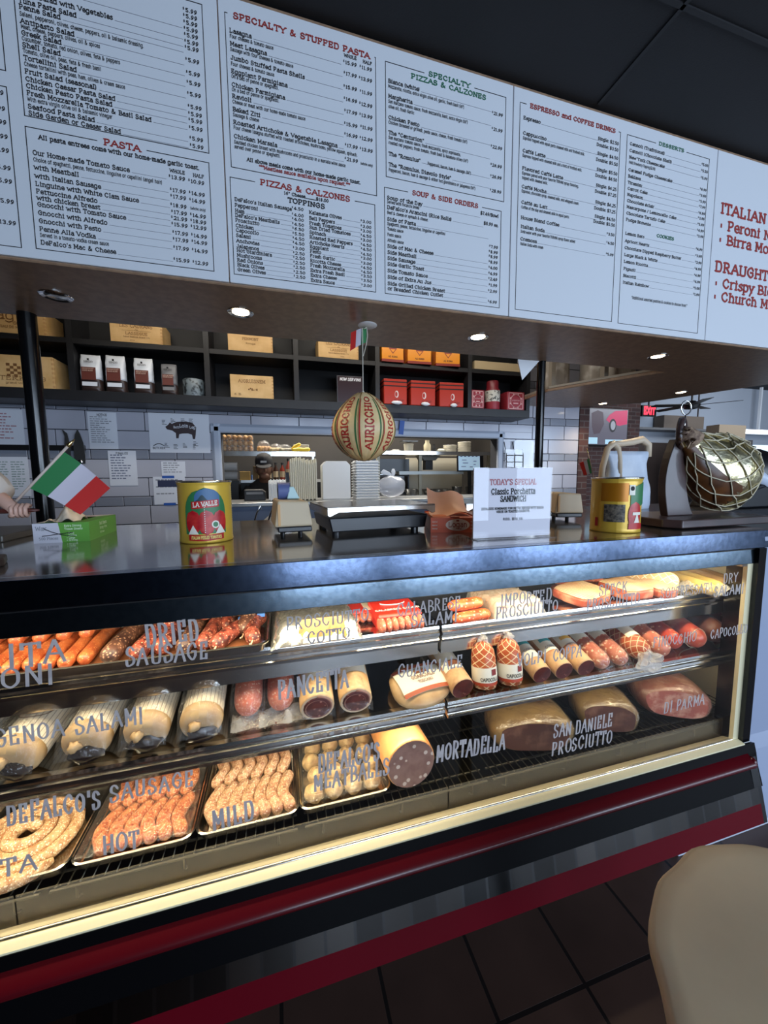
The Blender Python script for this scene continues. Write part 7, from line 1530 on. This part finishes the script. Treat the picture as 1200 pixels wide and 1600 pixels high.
# right half of the kitchen
t=thing('hot_line','dark steel cooking line with an overhead shelf in the kitchen','kitchen range',(1.7,4.6,0))
MB().box(-.75,.85,-.35,.5,0,1.33).build('range_base',dk,t); MB().box(-.78,.88,-.40,.5,1.33,1.352).build('work_top',st,t); MB().box(-.55,.95,-.30,.25,1.852,1.880).build('upper_shelf',st,t); MB().box(-.55,.95,-.302,-.297,1.838,1.880).build('shelf_edge',polish,t); MB().box(-.30,.55,-.30,.2,1.612,1.64).build('lower_shelf',st,t); MB().box(-.30,.55,-.302,-.297,1.60,1.64).build('shelf_edge',M('bright_edge',S(206,214,214),.3),t)
for x in (-.55,-.02,.93): MB().box(x-.018,x+.018,-.28,-.24,1.352,1.86).build('post',M('post_cream',S(176,170,150),.5),t)
MB().box(-.72,-.06,.02,.5,1.352,1.60).build('oven_body',M('oven_black',S(20,20,22),.3),t); MB().box(-.70,-.08,.005,.02,1.40,1.58).build('oven_window',M('oven_glass',S(30,20,14),.1),t); MB().box(-.72,-.06,.02,.5,1.62,1.80).build('warmer',M('oven_black',S(20,20,22),.3),t)
for z in (1.39,1.605): MB().sweep([(-.68,-.02,z),(-.10,-.02,z)],.010,8).build('handle',chrome,t,smooth='all')
MB().box(.0,.84,.30,.34,1.40,1.83).build('back_splash',M('splash_cream',S(196,188,168),.4),t)
MB().prism([(.05,1.845),(.32,1.845),(.26,1.78),(.10,1.78)],-.1,.1,'y').build('fan_shroud',M('shroud_grey',S(110,108,100),.5),t); MB().box(.14,.24,-.05,.05,1.66,1.78).build('fan_motor',dk,t)
US=1.8805
for c,(x,n) in enumerate(((2.155,6),(2.36,9))):
    for k in range(n):
        tag(MB().lathe([(0,0),(.05,0),(.078,.012),(.088,.016),(.085,.019),(.05,.006),(0,.006)],24).build('plate',M('plate_white',S(216,210,194),.4),None,smooth=True,loc=(x,4.50,US+.0145*k)),'white plate on the kitchen shelf, %s from the bottom of the %s stack'%(ORD[k],['lower','taller'][c]),'plate','plates in the %s stack'%['lower','taller'][c])
t=thing('table_scale','small cream dial scale on the upper kitchen shelf','scale',(1.59,4.5,US)); MB().lathe([(0,0),(.06,0),(.055,.02),(.065,.10),(.02,.12),(0,.12)],18).build('dial_body',M('scale_cream',S(196,190,172),.4),t,smooth=True); MB().box(-.10,.10,-.07,.07,.125,.137).build('pan',st,t); MB().box(-.005,.005,-.01,.01,.11,.13).build('stem',st,t)
for k,(x,r,h,c,l) in enumerate(((1.84,.045,.15,S(190,180,150),'cream squeeze jar beside the dial scale'),(1.93,.03,.10,S(44,44,46),'dark pepper mill beside the cream jar'),(1.42,.07,.03,S(206,204,196),'low white dish at the near end of the upper kitchen shelf'),(2.03,.055,.05,S(200,196,180),'small white bowl beside the plates'))):
    tag(MB().lathe([(0,0),(r,0),(r*1.02,h*.6),(r*.6,h*.8),(r*.6,h),(0,h)],18).build('kitchen_jar',M('jar%d'%k,c,.4),None,smooth=True,loc=(x,4.5,US)),l,'jar','vessels on the upper kitchen shelf')
WT=1.3525
for k,(x,y,r,h,c) in enumerate(((1.55,4.30,.075,.07,S(110,112,110)),(1.79,4.30,.08,.05,S(190,186,168)),(1.93,4.30,.10,.06,S(120,118,112)),(2.16,4.30,.065,.09,S(120,70,30)),(2.34,4.30,.06,.09,S(110,112,112)))):
    t=thing('prep_pan','round prep pan on the kitchen work top, %s from the plastic bag'%ORD[k],'pan',(x,y,WT),group='prep pans'); MB().lathe([(0,0),(r*.8,0),(r,h),(r*1.06,h+.004),(r*.98,h),(r*.78,.006),(0,.006)],22).build('pan_body',st,t,smooth=True); MB().ell((0,0,h*.72),(r*.9,r*.9,h*.3),14,7,0,.08,k).build('food',M('prep%d'%k,c,.6,noise=(40,S(90,70,40),.45,.6)),t,smooth='all')
t=thing('bread_pile','stack of flat breads and lids on the kitchen work top','bread',(1.62,4.32,WT+.055)) if False else None
t=thing('order_screen','lit order tablet hanging behind the special sign','screen',(2.30,4.24,1.735),rot=(-.08,0,-.10)); MB().box(-.16,.185,0,.03,-.10,.10).build('casing',M('tablet_black',S(24,24,28),.4),t,bevel=.006); MB().box(-.145,.135,-.002,0,-.088,.088).build('lit_screen',M('screen_glow',S(176,206,232),.4,emit=.55),t)
mb=MB()
for (a,b,z) in ((-.09,-.02,.0),(-.11,-.05,-.045),(.05,.09,.02),(.05,.08,-.02),(.0,.04,-.05),(-.10,-.04,.035)): mb.box(a,b,-.003,-.002,z,z+.007)
for k in range(5): mb.box(-.12+.05*k,-.095+.05*k,-.003,-.002,.078,.086)
mb.build('screen_text',ink,t); MB().box(-.02,.02,.005,.025,-.382,-.05).build('stand_arm',dk,t)
# ---------------------------------------------------------------- right-hand side and dining room
t=thing('side_counter','dark counter running on behind the ham stand','counter',(0,0,0)); MB().box(1.705,3.3,1.42,1.95,1.345,1.3855).build('counter_top',M('dark_counter',S(40,40,44),.2),t,bevel=.003); MB().box(1.88,3.28,1.76,1.93,0,1.345).build('counter_base',dk,t)
SZ=1.3858
t=thing('carrier_bags','bundle of white plastic carrier bags with two raised cream handles','bags',(1.90,1.72,SZ)); wp=M('white_plastic',S(206,216,230),.35,noise=(7,S(186,198,216),.4,.65),bump=(10,.7)); hp=M('cream_handle',S(206,186,160),.5)
sheet('bag_front',t,-.08,.20,-.05,.05,lambda x,y:0,wp,2,2,0) if False else None
mb=MB(); n=18; m=14; vs=[]
for i in range(m+1):
    z=.33*i/m; b=.05*(1-.5*i/m)
    for j in range(n): a=2*PI*j/n; vs.append((.04+(.155+.02*math.sin(z*20))*math.copysign(abs(math.cos(a))**.5,math.cos(a)),(b+.008*math.sin(7*a+z*30))*math.sin(a),z))
mb.add(vs,[(i*n+j,i*n+(j+1)%n,(i+1)*n+(j+1)%n,(i+1)*n+j) for i in range(m) for j in range(n)]+[tuple(range(m*n,m*n+n))]); mb.build('bag_bundle',wp,t,smooth='all')
MB().sweep([(-.165,-.02,.10),(-.155,-.02,.24),(-.125,-.02,.345),(-.085,-.02,.372),(-.055,-.02,.345),(-.04,-.02,.28),(-.03,-.02,.16)],[.016,.016,.017,.018,.017,.016,.014],12).build('bag_handle',hp,t,smooth='all')
MB().sweep([(-.085,-.0,.37),(.0,.01,.375),(.08,.01,.385),(.15,.01,.40),(.19,.0,.37),(.195,0,.30)],[.017,.018,.020,.021,.019,.016],12).build('bag_handle',hp,t,smooth='all')
t=thing('slicer_machine','white and black curved machine behind the hanging ham','machine',(2.62,1.62,SZ)); MB().ell((.17,.0,.20),(.17,.12,.15),20,12).build('black_hood',M('machine_black',S(14,15,20),.35),t,smooth='all'); MB().sweep([(-.10,-.06,.10),(-.04,-.06,.165),(.08,-.07,.185),(.2,-.08,.14),(.27,-.08,.04)],[.03,.042,.046,.045,.04],14).build('white_arm',M('machine_white',S(190,200,216),.35),t,smooth='all'); MB().prism([(-.16,0),(.34,0),(.32,.06),(.10,.13),(-.10,.08)],-.12,.12,'y').build('black_base',M('machine_black',S(14,15,20),.35),t,bevel=.01)
# television on the brick
t=thing('television','wall television showing a pink-red car on a grey street','television',(5.24,5.10,2.36),rot=(0,0,.0)); MB().box(-.47,.49,0,.06,-.31,.31).build('casing',M('tv_black',S(14,14,16),.3),t,bevel=.006); MB().box(-.45,.47,-.003,0,-.285,.29).build('lit_screen',M('tv_grey',S(104,100,110),.25,emit=.45),t)
y=-.0045; mb=MB(); mb.add([(x,y,z) for x,z in ((.02,.12),(.08,.20),(.20,.27),(.46,.29),(.46,.06),(.30,.03),(.12,.06))],[tuple(range(7))]); mb.build('car_picture',M('tv_car',S(196,48,92),.4,emit=.5),t)
mb=MB(); mb.add([(math.cos(2*PI*k/24)*.075+.16,y-.001,math.sin(2*PI*k/24)*.11+.03) for k in range(24)],[tuple(range(24))]); w_=mb.build('wheel_picture',M('tv_dark',S(44,42,48),.4),t); mb=MB(); mb.add([(math.cos(2*PI*k/20)*.05+.165,y-.002,math.sin(2*PI*k/20)*.075+.03) for k in range(20)],[tuple(range(20))]); mb.build('wheel_rim',M('tv_rim',S(170,170,176),.4,emit=.3),w_)
mb=MB(); mb.add([(x,y,z) for x,z in ((-.28,.22),(-.16,.27),(-.05,.24),(-.02,.05),(-.10,-.10),(-.22,-.12),(-.26,.0))],[tuple(range(7))]); mb.build('figure_picture',M('tv_figure',S(84,66,76),.4,emit=.3),t)
mb=MB(); mb.box(-.44,-.14,y,y+.001,-.275,-.17); mb.box(.02,.40,y,y+.001,-.275,-.20); mb.build('screen_reflection',M('tv_reflection',S(170,206,222),.4,emit=.6),t)  # pale glowing strips imitate a reflection low on the screen
t=thing('exit_sign','red lit EXIT sign hanging beyond the television','sign',(6.42,5.3,2.63)); MB().box(-.16,.16,0,.05,-.02,.17).build('housing',black,t); MB().box(-.01,.01,.01,.03,.17,.675).build('hanger',black,t); mb=MB(); mb.text('EXIT',plane_T(0,-.002,.015),.125,align='C',width=.25,wt=1.6); mb.build('lit_letters',M('exit_red',(1,.03,.06,1),.5,emit=2.2),t)
t=thing('ceiling_fan','dark ceiling fan beyond the soffit','ceiling fan',(6.65,4.75,2.72)); MB().lathe([(.015,0),(.015,.59)],10).build('rod',black,t); MB().lathe([(0,-.08),(.10,-.06),(.12,0),(.05,.06),(0,.07)],20).build('hub',black,t,smooth=True)
for k in range(5): b=MB().box(.10,.62,-.07,.07,-.012,-.004).build('blade',M('fan_blade',S(40,36,36),.5),t); b.rotation_euler=(.12,0,2*PI*k/5+.3)
for (x,y_,w,h,z,l,c) in ((7.38,5.48,1.0,.24,2.42,'flat brown cardboard box high on the dining-room ledge',S(118,104,92)),(7.28,4.62,.62,.24,2.14,'long beige cardboard box above the hanging ham',S(150,132,110))):
    tag(MB().box(-w/2,w/2,-.1,.1,0,h).build('cardboard_box',M('card'+l[:8],c,.7),None,bevel=.004,loc=(x,y_,z)),l,'cardboard box','cardboard boxes on the ledges')
tag(MB().box(6.9,7.75,4.5,4.9,0,2.139).build('tall_cabinet',M('tall_cab',S(70,66,66),.5),None,bevel=.006),'tall grey cabinet carrying the long beige box','cabinet'); struct(MB().box(6.1,8.5,5.3,5.6,2.38,2.418).build('trim_3',M('ledge_grey',S(120,118,118),.5)))
t=thing('strip_light','bright fluorescent strip light beside the hanging ham','lamp',(9.5,5.45,2.41)); MB().box(-.95,.95,-.05,.05,-.04,.05).build('housing',white,t); MB().box(-.93,.93,-.06,-.05,-.035,.045).build('lit_tube',M('tube_glow',(.95,.97,1,1),.4,emit=3.0),t); MB().box(-.02,.02,-.02,.02,.05,.90).build('hanger',white,t)
# bundles stored above the widened soffit
pw=M('pale_frame',S(150,142,130),.5)
t=thing('storage_frame','pale wooden frame along the soffit opening','frame',(0,0,2.3355)); mb=MB()
for (a,b) in (((2.32,2.86),(2.72,2.13)),((2.36,3.44),(2.32,2.86))):
    d=Vector((b[0]-a[0],b[1]-a[1],0)).normalized(); q=Vector((-d.y,d.x,0))*.02
    mb.prism([(a[0]-q.x,a[1]-q.y),(b[0]-q.x,b[1]-q.y),(b[0]+q.x,b[1]+q.y),(a[0]+q.x,a[1]+q.y)],0,.018,'z')
mb.build('rail',pw,t)
for (x,y_) in ((2.34,2.86),(2.53,2.49)): MB().box(x-.02,x+.02,y_-.02,y_+.02,.018,.50).build('post',pw,t)
wr=M('wrapped_sleeve',S(168,160,150),.3,noise=(9,S(214,210,204),.5,.66),bump=(14,.9))
for k,(x,y_,w) in enumerate(((2.52,3.05,.13),(2.86,2.92,.13),(2.78,2.60,.13),(3.05,2.38,.14))):
    tag(MB().lathe([(0,0),(w*.95,0),(w,.03),(w*.98,.2),(w,.36),(w*.8,.42),(0,.43)],22).build('wrapped_bundle',wr,None,smooth=True,loc=(x,y_,2.336)),'film-wrapped pale bundle standing above the soffit opening, %s from the tiled wall'%ORD[k],'bundle','wrapped bundles above the soffit')
t=tag(MB().add([(1.474,2.117,2.309),(1.632,2.117,2.309),(1.526,2.14,2.19),(1.50,2.16,2.31),(1.60,2.17,2.31)],[(0,1,2),(3,4,2),(0,2,3),(1,4,2)]).build('paper_pennant',M('pennant_white',S(206,208,212),.5),None),'white folded paper triangle hanging at the soffit edge beside the thin post','pennant')
# cream table in front
t=thing('bistro_table','round cream-covered table with a wavy edge in front of the case','table',(.872,.185,0)); n=96; R0=.366
mb=MB(); R_=random.Random(4); rr=[R0*(1+.008*math.sin(9*2*PI*k/n+1)+.006*math.sin(17*2*PI*k/n)+.004*math.sin(5*2*PI*k/n)) for k in range(n)]
prof=[(0,.752),(.5,.752),(.9,.752),(.97,.7515),(.99,.749),(1.0,.744),(1.0,.730),(.985,.724),(.9,.722),(0,.722)]; vs=[]; 
for q,z in prof:
    for k in range(n): a=2*PI*k/n; w=q*rr[k] if q>.5 else q*R0; vs.append((math.cos(a)*w,math.sin(a)*w,z))
mb.add(vs,[(i*n+k,i*n+(k+1)%n,(i+1)*n+(k+1)%n,(i+1)*n+k) for i in range(len(prof)-1) for k in range(n)]); mb.build('table_top',M('cream_cover',S(226,202,164),.5,noise=(3.5,S(208,182,146),.35,.7),bump=(9,.12)),t,smooth=True)
MB().lathe([(.035,.03),(.03,.1),(.03,.68),(.05,.722)],18).build('column',black,t,smooth=True); MB().lathe([(0,0),(.22,0),(.22,.012),(.06,.03),(0,.03)],28).build('base',black,t,smooth=True)
